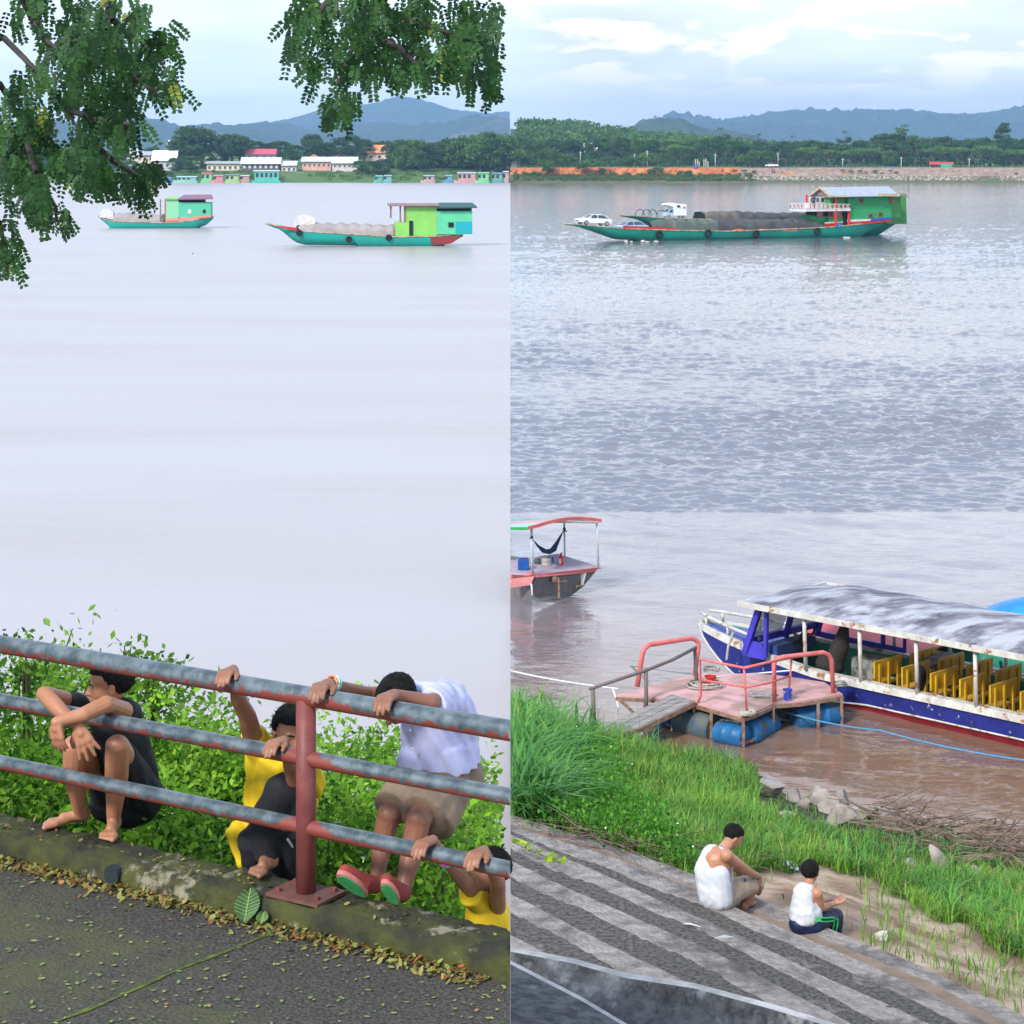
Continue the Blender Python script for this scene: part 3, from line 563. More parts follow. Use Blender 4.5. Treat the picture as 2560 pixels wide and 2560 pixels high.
def hull(b,root,gun,keel,beam,m,name='hull',rail=True,deckm=None,n=44,bowfrac=.22):
    """gun, keel: (px,py) polylines bow to stern; beam in metres"""
    x0=gun[0][0]; x1=gun[-1][0]; secs=[]; decks=[]; rn=[];rf=[]
    for i in range(n+1):
        u=i/n; x=x0+(x1-x0)*u; w=beam*min(1,(u/bowfrac)**.6+.06)*(1 if u<.85 else 1-.5*((u-.85)/.15)**1.5); o=(beam-w)/2
        g0=b(x,interp(gun,x)); yk=interp(keel,x); kz=b(x,yk).z
        if yk>HY+FP*CH/b.Y(x)-2: kz=-.35
        kz=min(kz,g0.z-.08); p=lambda t,z: V((g0.x,g0.y,z))+b.o*(o+w*t)
        zg=g0.z; zm=kz+(zg-kz)*.35
        secs.append([p(0,zg),p(.03,zg*.55+kz*.45),p(.13,zm*.6+kz*.4),p(.3,kz),p(.7,kz),p(.87,zm*.6+kz*.4),p(.97,zg*.55+kz*.45),p(1,zg)])
        rn.append(p(0,zg+.03)); rf.append(p(1,zg+.03)); dz=zg-.25 if u>.03 else zg-.06; decks.append([p(.02,dz),p(.98,dz)])
    mb=MB(); mb.loft(secs,False,True); mb.loft(decks); mb.build(name,m,root,ang=35)
    if rail:
        mb=MB(); mb.tube(rn,.09,6); mb.tube(rf,.09,6); mb.tube([rn[-1],rf[-1]],.09,6); mb.build('gunwale_rail',creamw,root)
    return rn,rf
def tyre(p,root,r=.42,nrm=None,th=.16,name='fender_tyre',m=None,seg=18):
    nrm=(nrm or V((0,1,0))).normalized(); u=nrm.cross(V((0,0,1))).normalized(); w=V((0,0,1)); mb=MB()
    secs=[[p+(u*math.cos(a)+w*math.sin(a))*(r-th+th*math.cos(q)*.9)+nrm*math.sin(q)*th*.8 for q in [k*math.pi/4 for k in range(8)]] for a in [i*2*math.pi/seg for i in range(seg+1)]]
    mb.loft(secs,True); return mb.build(name,m or black,root,smooth=True)
def tarp(b,root,x0,x1,top,base,o0,o1,m,bump=.18,name='tarp_cover',n=40,front_open=False):
    secs=[]
    for i in range(n+1):
        x=x0+(x1-x0)*i/n; t=interp(top,x); g=interp(base,x); s=[]
        hz=b(x,t).z; bz=b(x,g).z; h=(hz-bz)*(1+bump*math.sin(i*1.15)*.5)
        for j in range(13):
            a=math.pi*j/12; c=-math.cos(a); e=math.sin(a)**.6
            q=b(x,g,o0+(o1-o0)*(c+1)/2); q.z=bz+h*e+random.uniform(-.05,.05)*(0<j<12); s.append(q)
        secs.append(s)
    mb=MB(); mb.loft(secs,False,not front_open)
    return mb.build(name,m,root,smooth=True)
def wallpoly(b,root,name,pts,off,m,th=.12,label=None):
    """upright panel on the near-side plane given in picture columns/rows, thickness towards the far side"""
    mb=MB(); mb.prism([b(x,y,off) for x,y in pts],b.o*th); o=mb.build(name,m,root)
    if label: o['label']=label
    return o
def winframe(b,root,x0,x1,y0,y1,off,fm,pm,name='window'):
    f=wallpoly(b,root,name,[(x0,y0),(x1,y0),(x1,y1),(x0,y1)],off,fm,.1); e=(x1-x0)*.16; e2=(y1-y0)*.16
    mb=MB(); mb.prism([b(x,y,off-.03) for x,y in [(x0+e,y0+e2),(x1-e,y0+e2),(x1-e,y1-e2),(x0+e,y1-e2)]],b.o*.1); mb.build('pane',pm,f)
# --- the near right-hand boat -------------------------------------------------
b=Boat(268,1850,24)
B1=thing('cargo_boat','long teal cargo boat with two-storey green cabin, grey tarps and a white car',"boat",b(1850,600,1.5,z=0),'cargo boats on the river')
rn,rf=hull(b,B1,[(1428,561),(1452,562),(1503,567),(1559,572.5),(1688,576.6),(1820,579),(1980,573),(2069,569),(2122,564),(2230,553)],[(1428,563.5),(1455,565),(1517,586),(1557,600),(1700,601),(2100,601),(2140,596),(2175,586),(2200,575),(2230,556)],3.6,teal)
wallpoly(b,B1,'red_bulwark',[(1559,564.5),(1688,570),(1688,576),(1559,571)],.05,redp)
for x,y in [(1647,584),(1769,581),(1889,583),(2042,577)]: tyre(b(x,y,-.15)-V((0,0,.12)),B1,.55,b.o)
tarp(b,B1,1688,1803,[(1637,556),(1670,549),(1700,549),(1803,552)],[(1688,576),(1803,578)],.15,3.4,tarp_g,name='tarp_cover',n=24)['label']='olive green tarp over the forward hold'
tarp(b,B1,1803,1990,[(1803,550),(1830,546),(1880,550),(1950,551),(2020,547),(2070,556)],[(1803,578.5),(1990,574)],.15,3.4,tarp_d,n=40)['label']='dark grey tarp over the middle hold'
tarp(b,B1,1990,2072,[(1803,550),(1990,546),(2040,550),(2060,558),(2072,568)],[(1990,574),(2072,570)],.15,3.0,tarp_d,n=18)['label']='sagging grey tarp end before the cabin'
tarp(b,B1,1637,1690,[(1637,560),(1655,552),(1690,549)],[(1637,574),(1690,576)],.6,3.4,tarp_g,n=12,front_open=True)['label']='open rounded front of the olive tarp'
mb=MB(); mb.prism([b(1636,y,o) for y,o in [(574,.7),(562,.9),(554,1.6),(552,2.2),(556,3),(566,3.4),(574,3.4)]],b.u*.1); mb.build('hold_shade',dark,B1)  # solid dark sheet: shade of the hold put in as colour
for x in (1838,1900,1965): wallpoly(b,B1,'orange_sheet',[(x,573),(x+14,572),(x+30,577.5),(x-8,577.5)],.02,orangep,.1)
# cabin ------------------------------------------------------------------------
def cabin1():
    W=3.6
    # lower storey
    def blk(name,x0,x1,yt0,yt1,yb0,yb1,o0,o1,m):
        mb=MB(); lo=[b(x0,yb0,o0),b(x1,yb1,o0)]; hi=[b(x0,yt0,o0),b(x1,yt1,o0)]; d=b.o*(o1-o0)
        mb.prism([lo[0],lo[1],hi[1],hi[0]],d); return mb.build(name,m,B1)
    blk('upper_wall',2123,2231,489,487,549,545,.2,W-.3,green)
    blk('white_band',2123,2180,549,547.5,555,552,.12,W-.2,whitep); blk('blue_board',2178,2229,548,543,552.5,547.5,.08,.3,bluep)
    blk('red_band',2123,2231,555,547.5,566,552,.16,W-.2,redp)
    blk('lower_wall',2077,2122,541,541,564,563,.5,W-.3,green)
    blk('lower_wall',2036,2078,539,541,560,564,1.0,W-.4,green); blk('red_band',2068,2112,559,557,566,564.5,.46,.6,redp); blk('white_band',2068,2112,556,554,559,557,.44,.6,whitep)
    blk('doorway_shade',2112,2121,531,531,563,562,.4,1.2,dark)
    blk('interior_shade',2050,2110,529,529,541,541,.9,W-.6,dark)  # solid dark block painted as the shade inside the cabin
    blk('inner_wall',2083,2122,494,494,531,531,.75,W-.5,green2); blk('doorway_shade',2091,2098,494,494,511,511,.7,.9,dark)
    blk('stern_cabinet',2231,2262,486,486,543,543,.9,3.4,green2)
    blk('deck_floor',2012,2124,524,521.5,529,527,-.25,W+.1,whitep)
    for x in(2051,2076,2093): winframe(b,B1,x,x+17,528,543,.42 if x>2060 else .9,redp,glass)
    for x0,x1,y0,y1 in [(2149,2161,495,508),(2172,2184,533,546),(2197,2208,529,542)]: winframe(b,B1,x0,x1,y0,y1,.12,mat('brown_frame',(.25,.1,.06)),mat('window_dark',(.03,.06,.04)))
    for x0,x1 in [(2043,2058),(2058,2067),(2069,2082)]: winframe(b,B1,x0,x1,493,508,1.8,whitep,glass)
    blk('inner_wall',2043,2083,508,508,522,522,1.9,W-.4,whitep)
    for x,y0,y1,o in [(2087.5,491,566,-.12),(2052,488,546,3.4),(2229,489,508,-.02),(2123,527,563,.1),(2058,527,560,3.0)]:
        mb=MB(); mb.beam(b(x,y0,o),b(x,y1,o),.26); mb.build('post',redp,B1)
    # roof: ridge along the boat
    yt=474; ye=489
    def rf_(x,y,o): return b(x,y,o)
    mb=MB(); e0,e1=-.75,W+.7; mid=(e0+e1)/2
    zE0=b(2070,491,0).z; zE1=b(2235,488,0).z; zR=zE0+1.15
    def roofp(x,o,z): q=b(x,500,o); q.z=z; return q
    for o0,o1 in ((e0,mid),(e1,mid)):
        tp=[roofp(2070,o0,zE0),roofp(2240,o0,zE1),roofp(2240,o1,zE1+1.15),roofp(2070,o1,zR)]
        mb.slab(tp,.1)
    mb.build('roof',tin,B1)
    mb=MB(); mb.beam(roofp(2070,e0,zE0)-b.u*.1,roofp(2070,mid,zR)-b.u*.1,.12,.3); mb.beam(roofp(2070,e1,zE0)-b.u*.1,roofp(2070,mid,zR)-b.u*.1,.12,.3)
    mb.beam(roofp(2186,e0-.08,zE1+.08),roofp(2240,e0-.08,zE1+.02),.12,.34); mb.beam(roofp(2072,e0-.08,zE0+.02),roofp(2110,e0-.08,zE0+.02),.1,.2); mb.build('fascia',mat('fascia',(.5,.42,.28),(.35,.28,.18),2),B1)
    mb=MB(); mb.prism([roofp(2074,e0+.4,zE0+.05),roofp(2074,e1-.4,zE0+.05),roofp(2074,mid,zR-.1)],b.u*.1); mb.build('gable',mat('gable_boards',(.28,.2,.2),(.14,.1,.1),3),B1)
    mb=MB(); mb.slab([roofp(2238,-.2,zE1+.1),roofp(2270,-.2,zE1-.1),roofp(2270,3.9,zE1+.3),roofp(2238,3.9,zE1+.6)],.12); mb.build('stern_roof',mat('rusty_tin',(.28,.11,.08),(.2,.15,.14),1),B1)
    # balustrade with crosses
    xs=np.linspace(2013,2122,11); nb=len(xs)-1
    mb=MB(); mr=MB()
    mb.beam(b(2012,509.5,-.22),b(2123,510.5,-.22),.1); mb.beam(b(2012,509.5,-.22),b(2012,509.5,W),.1); mb.beam(b(2012,523.3,-.22),b(2123,521,-.22),.1)
    for i in range(nb):
        a,c=xs[i]+.6,xs[i+1]-.6
        mb.beam(b(a,510.5,-.24),b(c,522,-.24),.07); mb.beam(b(c,510.5,-.2),b(a,522,-.2),.07)
        x=xs[i+1]; mr.beam(b(x,509,-.18),b(x,522,-.18),.3,.05)
    for j in range(4):
        a,c=j*.9-.1,(j+1)*.9-.2; mb.beam(b(2012,510,a),b(2012,522,c),.07); mb.beam(b(2012,510,c),b(2012,522,a),.07); mr.beam(b(2012,509,c+.05),b(2012,522,c+.05),.2,.05)
    r=mb.build('balustrade',whitep,B1); mr.build('red_slat',redp,r)
cabin1()
mb=MB(); mb.box(b(2097,564,.0),(.45,.4,.45)); mb.tube([b(2097,560,0),b(2097,558,0)],.18,10); mb.build('blue_drum',mat('blue_plastic',(.01,.16,.5),rough=.4),B1)
# --- cars ---------------------------------------------------------------------
carw=mat('white_car_paint',(.72,.74,.78),rough=.18,coat=.6); carb=mat('blue_car_paint',(.35,.48,.62),rough=.2,coat=.6); lamp=mat('lamp_lens',(.55,.6,.65),rough=.1,spec=.9); redl=mat('tail_lens',(.5,.02,.03),rough=.2); rimm=mat('alloy',(.35,.36,.38),rough=.3,metal=.8)
def car(label,cen,u,paint,L=4.5,W_=1.75,H=1.42,group=None):
    t=thing('parked_car',label,'car',cen,group); v=V((0,0,1)).cross(u).normalized(); q=lambda x,y,z: cen+u*(x*L)+v*(y*W_)+V((0,0,z*H))
    prof=[(-.5,.25),(-.5,.42),(-.47,.52),(-.30,.60),(-.22,.63),(.30,.66),(.44,.64),(.5,.55),(.5,.25)]
    mb=MB(); secs=[]
    for y,s,dz in [(-.5,.96,-.03),(-.46,1,0),(0,1.01,.02),(.46,1,0),(.5,.96,-.03)]: secs.append([q(x*s,y,z+dz*(z>.4)) for x,z in prof])
    mb.loft(secs,True,True); mb.build('body',paint,t,ang=40)
    g=[(-.24,.62),(-.08,.96),(.12,1.0),(.28,.92),(.40,.65)]
    mb=MB(); mb.loft([[q(x,y*(1-.28*(z-.62)/.38),z) for x,z in g] for y in(-.47,.47)],True,True); mb.build('windows',glass,t)
    mb=MB(); g2=[(-.10,.945),(-.07,.985),(.12,1.02),(.27,.945),(.25,.91)]
    mb.loft([[q(x,y,z) for x,z in g2] for y in(-.36,0,.36)],True,True); 
    for y in(-.5,.5):
        for x0,z0,x1,z1 in [(-.24,.63,-.08,.95),(.05,.64,.05,.98),(.40,.66,.26,.94)]: mb.beam(q(x0,y*.93,z0),q(x1,y*.72,z1),.07)
    mb.build('roof_and_pillars',paint,t)
    for x in(-.31,.31):
        for y in(-.47,.47):
            wc=q(x,y,.23); w=tyre(wc,t,.33,v,.11,'wheel',seg=16); mb=MB(); mb.tube([wc-v*.08,wc+v*.08],.21,14); mb.build('rim',rimm,w)
    for y in(-.36,.36):
        mb=MB(); mb.ell(q(-.485,y,.47),(.12,.14,.08)); mb.build('headlight',lamp,t); mb=MB(); mb.ell(q(.49,y,.55),(.08,.16,.09)); mb.build('tail_light',redl,t)
        mb=MB(); mb.ell(q(-.17,y*1.5,.68),(.1,.1,.07)); mb.build('mirror',paint,t)
    mb=MB(); mb.box(q(-.5,0,.36),(.1,.9,.12),M=Matrix((u,v,V((0,0,1)))).transposed()); mb.build('grille',black,t)
    return t
c0=b(1500,566,1.7); c0.z=b(1500,563.5).z+.02
cc=b(1501,568,1.8); cc.z=b(1500,565).z-.02
mb=MB(); mb.slab([b(1452,561,.9),b(1452,561,2.6),b(1560,568,2.9),b(1560,568,.7)],.15); mb.build('car_ramp_deck',mat('ramp_deck',(.03,.28,.2),(.1,.16,.12),1),B1)
uu=(b(1548,568)-b(1455,562.3)).normalized()
car('white saloon car standing on the raised bow deck of the nearest cargo boat',b(1499,564.8,1.7),uu,carw,L=4.5,group='cars on the cargo boats')
car('pale blue car sunk low in the hold behind the white saloon car',b(1590,582,1.8),b.u,carb,L=4.6,group='cars on the cargo boats')
# --- second boat lashed behind -------------------------------------------------
b2=Boat(273.5,1850,24)
B2=thing('cargo_boat','rear green cargo boat with bare tarp hoops and a white truck on its bow','boat',b2(1850,592,1.5,z=0),'cargo boats on the river')
hull(b2,B2,[(1566,539),(1600,541),(1660,546),(1760,549),(1900,552),(2100,552),(2262,546)],[(1566,541),(1610,549),(1640,564),(1665,594),(2200,594),(2262,556)],3.6,teal)
for i,x in enumerate([1590,1603,1622,1640]):
    mb=MB(); mb.tube([b2(x+ (1-math.cos(a))*26+ (i%2)*4,541-17*math.sin(a)+ (x-1590)*.04,.2+3.2*(1-math.cos(a))/2) for a in np.linspace(0,math.pi,14)],.055,5); mb.build('hoop',mat('hoop_steel',(.06,.07,.1)),B2)
tarp(b2,B2,1766,1850,[(1737,536),(1766,531),(1830,529),(1860,530)],[(1766,549),(1900,552)],.1,3.4,tarp_b,n=18,name='tarp_cover')['label']='brownish tarp at the front of the hold'
tarp(b2,B2,1850,2100,[(1850,529),(1900,531),(1960,533),(2030,532),(2100,535)],[(1850,551),(2100,552)],.1,3.4,tarp_d,n=46)['label']='grey ribbed tarp over the hold'
mb=MB(); mb.prism([b2(1765,y,o) for y,o in [(549,.1),(537,.3),(531,1),(529.5,1.8),(532,2.9),(549,3.4)]],b2.u*.1-b2.u*.2); mb.build('hold_shade',dark,B2)  # dark sheet painting the shade under the tarp
wallpoly(b2,B2,'red_bulwark',[(1700,545),(1766,547),(1766,550),(1700,548)],.02,redp)
mb=MB(); mb.prism([b2(2215,560,-.1),b2(2266,560,-.1),b2(2264,484,-.1),b2(2215,484,-.1)],b2.o*3.6); mb.build('cabin_wall',green2,B2)
def van(label,cen,u,box=True):
    t=thing('parked_truck',label,'truck',cen); v=V((0,0,1)).cross(u).normalized(); q=lambda x,y,z: cen+(u*x+v*y+V((0,0,z)))*.64
    mb=MB(); pf=[(0,.35),(0,.95),(.35,1.15),(.85,1.85),(1.7,1.9),(1.7,.35)]; mb.loft([[q(x,y,z) for x,z in pf] for y in(-.8,.8)],True,True); mb.build('cab',mat('silver_blue',(.42,.5,.62),rough=.25,coat=.4),t)
    mb=MB(); mb.loft([[q(x,y,z) for x,z in [(.33,1.2),(.8,1.8),(.84,1.78),(.4,1.2)]] for y in(-.7,.7)],True,True); mb.build('windscreen',glass,t)
    for y in(-.82,.82): mb=MB(); mb.prism([q(.65,y,1.15),q(1.5,y,1.15),q(1.5,y,1.7),q(1.0,y,1.7)],v*(.03 if y>0 else -.03)); mb.build('side_window',glass,t)
    mb=MB(); mb.prism([q(1.75,-.9,.5),q(4.6,-.9,.5),q(4.6,-.9,2.7),q(1.75,-.9,3.0)],v*1.8); mb.prism([q(.1,-.85,2.65),q(1.75,-.85,2.2),q(1.75,-.85,3.0),q(.9,-.85,2.95)],v*1.7); mb.build('cargo_box',mat('white_box',(.75,.76,.78),rough=.4),t)
    for x in(.75,3.8):
        for y in(-.75,.75): tyre(q(x,y,.33),t,.22,v,.07,'wheel',seg=14)
    mb=MB(); mb.box(q(2.6,-.93,2.35),(.55,.05,.25)); mb.build('stickers',black,t)
    for dx,c in ((0,(.02,.35,.08)),(.18,(.8,.55,.02)),(.36,(.6,.02,.03))): mb=MB(); mb.box(q(3.9+dx,-.93,2.1),(.12,.05,.25)); mb.build('colour_mark',mat('mk%s'%(c,),c),t)
van('silver-blue cab truck with tall white cargo box standing on the rear cargo boat',b2(1676,546,1.7),b2.u)
# --- blurred pair on the left ---------------------------------------------------
b3=Boat(245,870,5)
B3=thing('cargo_boat','turquoise cargo boat with lime green cabin and dark red stern before the town','boat',b3(900,613,1.3,z=0),'cargo boats on the river')
hull(b3,B3,[(663,560),(705,568),(747,578),(985,593),(1085,592),(1159,587)],[(663,562),(700,575),(737,606),(760,613),(1090,616),(1128,610),(1159,592)],3.4,teal2)
wallpoly(b3,B3,'red_bow_panel',[(690,564),(740,569),(745,578),(705,570)],-.03,redp)
wallpoly(b3,B3,'stern_panel',[(1075,594),(1156,590),(1130,608),(1080,613)],-.05,mat('maroon',(.22,.03,.03),(.15,.03,.03),.5),.1)
tarp(b3,B3,748,985,[(748,562),(770,559),(860,559),(985,564)],[(748,578),(985,592)],.1,3.2,mat('pale_tarp',(.33,.29,.28),(.26,.23,.23),.6,.8,bump=.4,dist=.2),n=40)
def blk3(bb,root,name,x0,x1,yt,yb,o0,o1,m): mb=MB(); mb.prism([bb(x0,yb,o0),bb(x1,yb,o0),bb(x1,yt,o0),bb(x0,yt,o0)],bb.o*(o1-o0)); return mb.build(name,m,root)
blk3(b3,B3,'cabin_wall',1012,1092,517,590,.1,3.2,lime); blk3(b3,B3,'cabin_wall',1092,1181,528,586,.12,3.2,mat('mint',(.1,.52,.27),(.09,.45,.25),.5)); blk3(b3,B3,'teal_panel',1139,1180,554,583,.06,.2,mat('tealblue',(.01,.32,.38)))
blk3(b3,B3,'lower_cabin',988,1024,556,594,.0,3,lime); blk3(b3,B3,'interior_shade',1094,1180,516,529,.4,3,dark); blk3(b3,B3,'doorway_shade',1023,1032,552,588,-.03,.3,dark); blk3(b3,B3,'window',1121,1134,556,568,.0,.2,dark)
mb=MB(); mb.slab([b3(970,512,-.5),b3(1098,512,-.5),b3(1098,509,3.6),b3(970,509,3.6)],.15); mb.build('roof',mat('brown_roof',(.3,.2,.19),(.2,.13,.13),.8),B3)
mb=MB(); mb.slab([b3(1092,517,-.5),b3(1192,516,-.5),b3(1186,508,3.6),b3(1100,508,3.6)],.18); mb.build('stern_awning',mat('dark_awning',(.03,.09,.1)),B3)
for x in(977,1001,1012): mb=MB(); mb.beam(b3(x,511,.1),b3(x,556 if x>990 else 545,.1),.2); mb.build('post',mat('brown_post',(.22,.13,.1)),B3)
for x,y in[(748,582),(872,598),(972,594)]: tyre(b3(x,y,-.12),B3,.4,b3.o)
tw=thing('wrapped_van','white wrapped vehicle standing on the bow of the turquoise cargo boat with lime cabin','vehicle',b3(760,566,1.5)); mb=MB(); ce=b3(762,556,1.6)
mb.loft([[ce+b3.u*(x*1.25)+b3.o*y+V((0,0,z)) for x,z in [(-1,-.7),(-1,.2),(-.6,.75),(.4,.8),(.9,.4),(1,-.6)]] for y in(-.8,.8)],True,True); mb.build('cover',whitep,tw,smooth=False)
for s in(-.7,.7): tyre(ce+b3.u*s-b3.o*.8-V((0,0,.6)),tw,.3,b3.o,.1,'wheel')
b4=Boat(310,390,3)
B4=thing('cargo_boat','smaller teal cargo boat with green cabin and orange-red trim, farthest left on the river','boat',b4(390,571,1.3,z=0),'cargo boats on the river')
hull(b4,B4,[(242,541),(262,550),(283,554),(410,558),(470,554),(530,543)],[(242,543),(262,560),(275,571),(490,571),(512,564),(530,548)],3.4,teal2)
wallpoly(b4,B4,'red_band',[(415,548),(528,538),(528,543),(415,555)],-.03,mat('salmon_band',(.6,.2,.14)))
tarp(b4,B4,283,408,[(283,537),(300,533),(408,537)],[(283,554),(408,557)],.1,3.2,mat('pale_tarp',(.3,.28,.28)),n=24)
blk3(b4,B4,'cabin_wall',416,446,496,549,.1,3,mat('mint2',(.22,.5,.3))); blk3(b4,B4,'cabin_wall',446,527,506,543,.1,3,mat('mint3',(.08,.42,.26))); blk3(b4,B4,'interior_shade',449,510,496,507,.4,2.8,dark)
blk3(b4,B4,'window',470,478,524,534,.05,.2,whitep); blk3(b4,B4,'window',507,514,524,533,.05,.2,dark)
mb=MB(); mb.slab([b4(446,496,-.5),b4(534,495,-.5),b4(524,487,3.6),b4(454,488,3.6)],.18); mb.build('roof',mat('maroon_roof',(.25,.1,.13),(.2,.12,.2),.8),B4)
mb=MB(); mb.slab([b4(412,496,-.2),b4(450,496,-.2),b4(448,493,3.3),b4(414,493,3.3)],.15); mb.build('roof',lime,B4)
for x in(401,413): mb=MB(); mb.beam(b4(x,498,.1),b4(x,553,.1),.18); mb.build('post',mat('brown_post',(.22,.13,.1)),B4)
tw=thing('wrapped_van','white covered vehicle on the bow of the farthest left cargo boat','vehicle',b4(263,545,1.5)); mb=MB(); ce=b4(264,534,1.6)
mb.loft([[ce+b4.u*(x*1.0)+b4.o*y+V((0,0,z)) for x,z in [(-1,-.6),(-.95,.1),(-.5,.65),(.5,.6),(1,.1),(1,-.6)]] for y in(-.8,.8)],True,True); mb.build('cover',whitep,tw)
# foam at the bows and pale wakes
def foam(name,pts):
    mb=MB()
    for (x,y,w,h) in pts:
        c=PZ(x,y,.06); mb.ell(c,(w,w*.6,h),nu=10,nv=6)
    return tag(mb.build(name,mat('foam',(.5,.49,.48),rough=.6),smooth=True),kind='stuff')
foam('bow_foam',[(1562+random.uniform(0,110),603+random.uniform(-1.5,2),random.uniform(.12,.3),random.uniform(.04,.1)) for _ in range(12)]+[(2112+random.uniform(-3,12),594+random.uniform(-1,1),.18,.08) for _ in range(8)])
# bird on the ridge, pickup on far bank, tiny figures
t=thing('bird_ornament','small brown finial standing on the ridge of the green cabin roof','ornament',b(2086,475,1.8)); q=b(2086,471.5,1.8); mb=MB(); mb.tube([q-V((0,0,.5)),q],.04,5); mb.build('stem',black,t); mb=MB(); mb.ell(q,(.4,.12,.14)); mb.build('ornament_head',mat('brown_o',(.2,.1,.06)),t)
def pickup(cen,u):
    t=thing('parked_truck','white pickup truck with crew cab standing on the far riverside road','pickup',cen); v=V((0,0,1)).cross(u).normalized(); q=lambda x,y,z: cen+u*x+v*y+V((0,0,z))
    mb=MB(); pf=[(-3,.5),(-3,1.1),(-1.6,1.25),(2.9,1.3),(2.9,.5)]; mb.loft([[q(x,y,z) for x,z in pf] for y in(-.95,.95)],True,True); mb.build('body',carw,t)
    mb=MB(); mb.loft([[q(x,y*(1-.2*(z-1.2)),z) for x,z in [(-1.5,1.2),(-.8,1.85),(.8,1.9),(1.1,1.25)]] for y in(-.9,.9)],True,True); mb.build('windows',glass,t)
    mb=MB(); mb.box(q(0,0,1.92),(1.6,1.5,.1)); mb.build('roof',carw,t)
    for x in(-2,1.8):
        for y in(-.9,.9): tyre(q(x,y,.42),t,.42,v,.14,'wheel',seg=14)
pickup(V(P(1929,418,958)),V((1,0,0)))
def tiny(px,yb,Y,h,label,shirt,trous,pose='stand'):
    """small distant person: one continuous body with clothing"""
    f=P(px,yb,Y); t=thing('person',label,'person',f,'people far off'); s=h/1.7; q=lambda x,y,z: f+V((x,y,z))*s
    legs=[('c',q(-.1,0,.05),.06,q(-.09,0,.85),.09),('c',q(.12,.05,.05),.06,q(.09,0,.85),.09)]
    blobobj('body',legs+[('c',q(0,0,.9),.14,q(0,0,1.35),.16),('c',q(0,0,1.35),.07,q(0,0,1.55),.06),('e',q(0,-.01,1.6),(.085*s,.1*s,.12*s)),('c',q(-.2,0,1.35),.05,q(-.26,-.05,.85),.035),('c',q(.2,0,1.35),.05,q(.27,-.08,.88),.035)],mat('skin_far',(.3,.16,.1)),t,.03,1)
    blobobj('shirt',[('c',q(0,0,.9),.17*s,q(0,0,1.36),.19*s),('c',q(-.2,0,1.38),.08*s,q(-.25,0,1.12),.07*s),('c',q(.2,0,1.38),.08*s,q(.25,0,1.12),.07*s)],mat('sh%s'%(shirt,),shirt),t,.03,1)
    blobobj('trousers',[('c',q(-.1,0,.12),.09*s,q(-.09,0,.9),.13*s),('c',q(.12,.05,.12),.09*s,q(.09,0,.9),.13*s)],mat('tr%s'%(trous,),trous),t,.03,1)
    blobobj('hair',[('e',q(0,.02,1.66),(.1*s,.11*s,.1*s))],black,t,.03,1)
tiny(2034.5,519,b.Y(2034)+.9,1.6,'person in a dark top standing at the balustrade of the green boat cabin',(.03,.06,.1),(.03,.04,.08))
for px,yb,c,l in [(1931,433,(.55,.02,.05),'person in red standing on the gravel bank, left of the red pair'),(1936,433,(.6,.05,.08),'person in red standing on the gravel bank, right of the red pair'),(1957,433,(.5,.4,.25),'person in tan standing uphill on the gravel bank'),(1960,439,(.5,.5,.55),'person in pale top lowest on the gravel bank')]: tiny(px,yb,948,2.2,l,c,(.05,.06,.12))
# ================================================= WAVES NEAR THE EASTERN SHORE (real relief)
def waves(name,m,y0,y1,rows,cols,xmax,comps,seed,z0=.0,pw=1.0,skip=None):
    rng=np.random.default_rng(seed); t=np.linspace(0,1,rows)
    inv=1/y0+(1/y1-1/y0)*t; Y=1/inv; c=np.linspace(0,1,cols)**pw
    YY=Y[:,None]*np.ones(cols)[None,:]; XX=c[None,:]*(xmax*YY); Z=np.zeros_like(XX)
    for (lam,amp,n) in comps:
        for _ in range(n):
            a=rng.normal(R(78),.55); l=lam*rng.uniform(.7,1.4); k=2*math.pi/l; ph=rng.uniform(0,6.28)
            s=k*(XX*math.cos(a)+YY*math.sin(a))+ph
            Z+=amp/math.sqrt(n)*(np.sin(s)+.25*np.cos(2*s))
    mod=.65+.35*np.sin(XX*.11+YY*.07+1)*np.sin(YY*.19-XX*.05)
    Z=Z*np.clip(110/YY,.25,1)*mod*np.clip((Y-y0)/.4,0,1)[:,None]*np.clip((y1-Y)/.6,0,1)[:,None]
    v=np.stack([XX,YY,Z+z0],-1).reshape(-1,3); i=np.arange(rows*cols).reshape(rows,cols)
    f=np.stack([i[:-1,:-1],i[:-1,1:],i[1:,1:],i[1:,:-1]],-1).reshape(-1,4)
    o=rawmesh(name,v,f,m,smooth=True); return tag(o,kind='structure')
wmat1=watermat('east_waves_mat',(.14,.145,.175),(.11,.11,.135),.04,[(2.6,4.2,.035,.5)],ior=2.1,spec=.5)
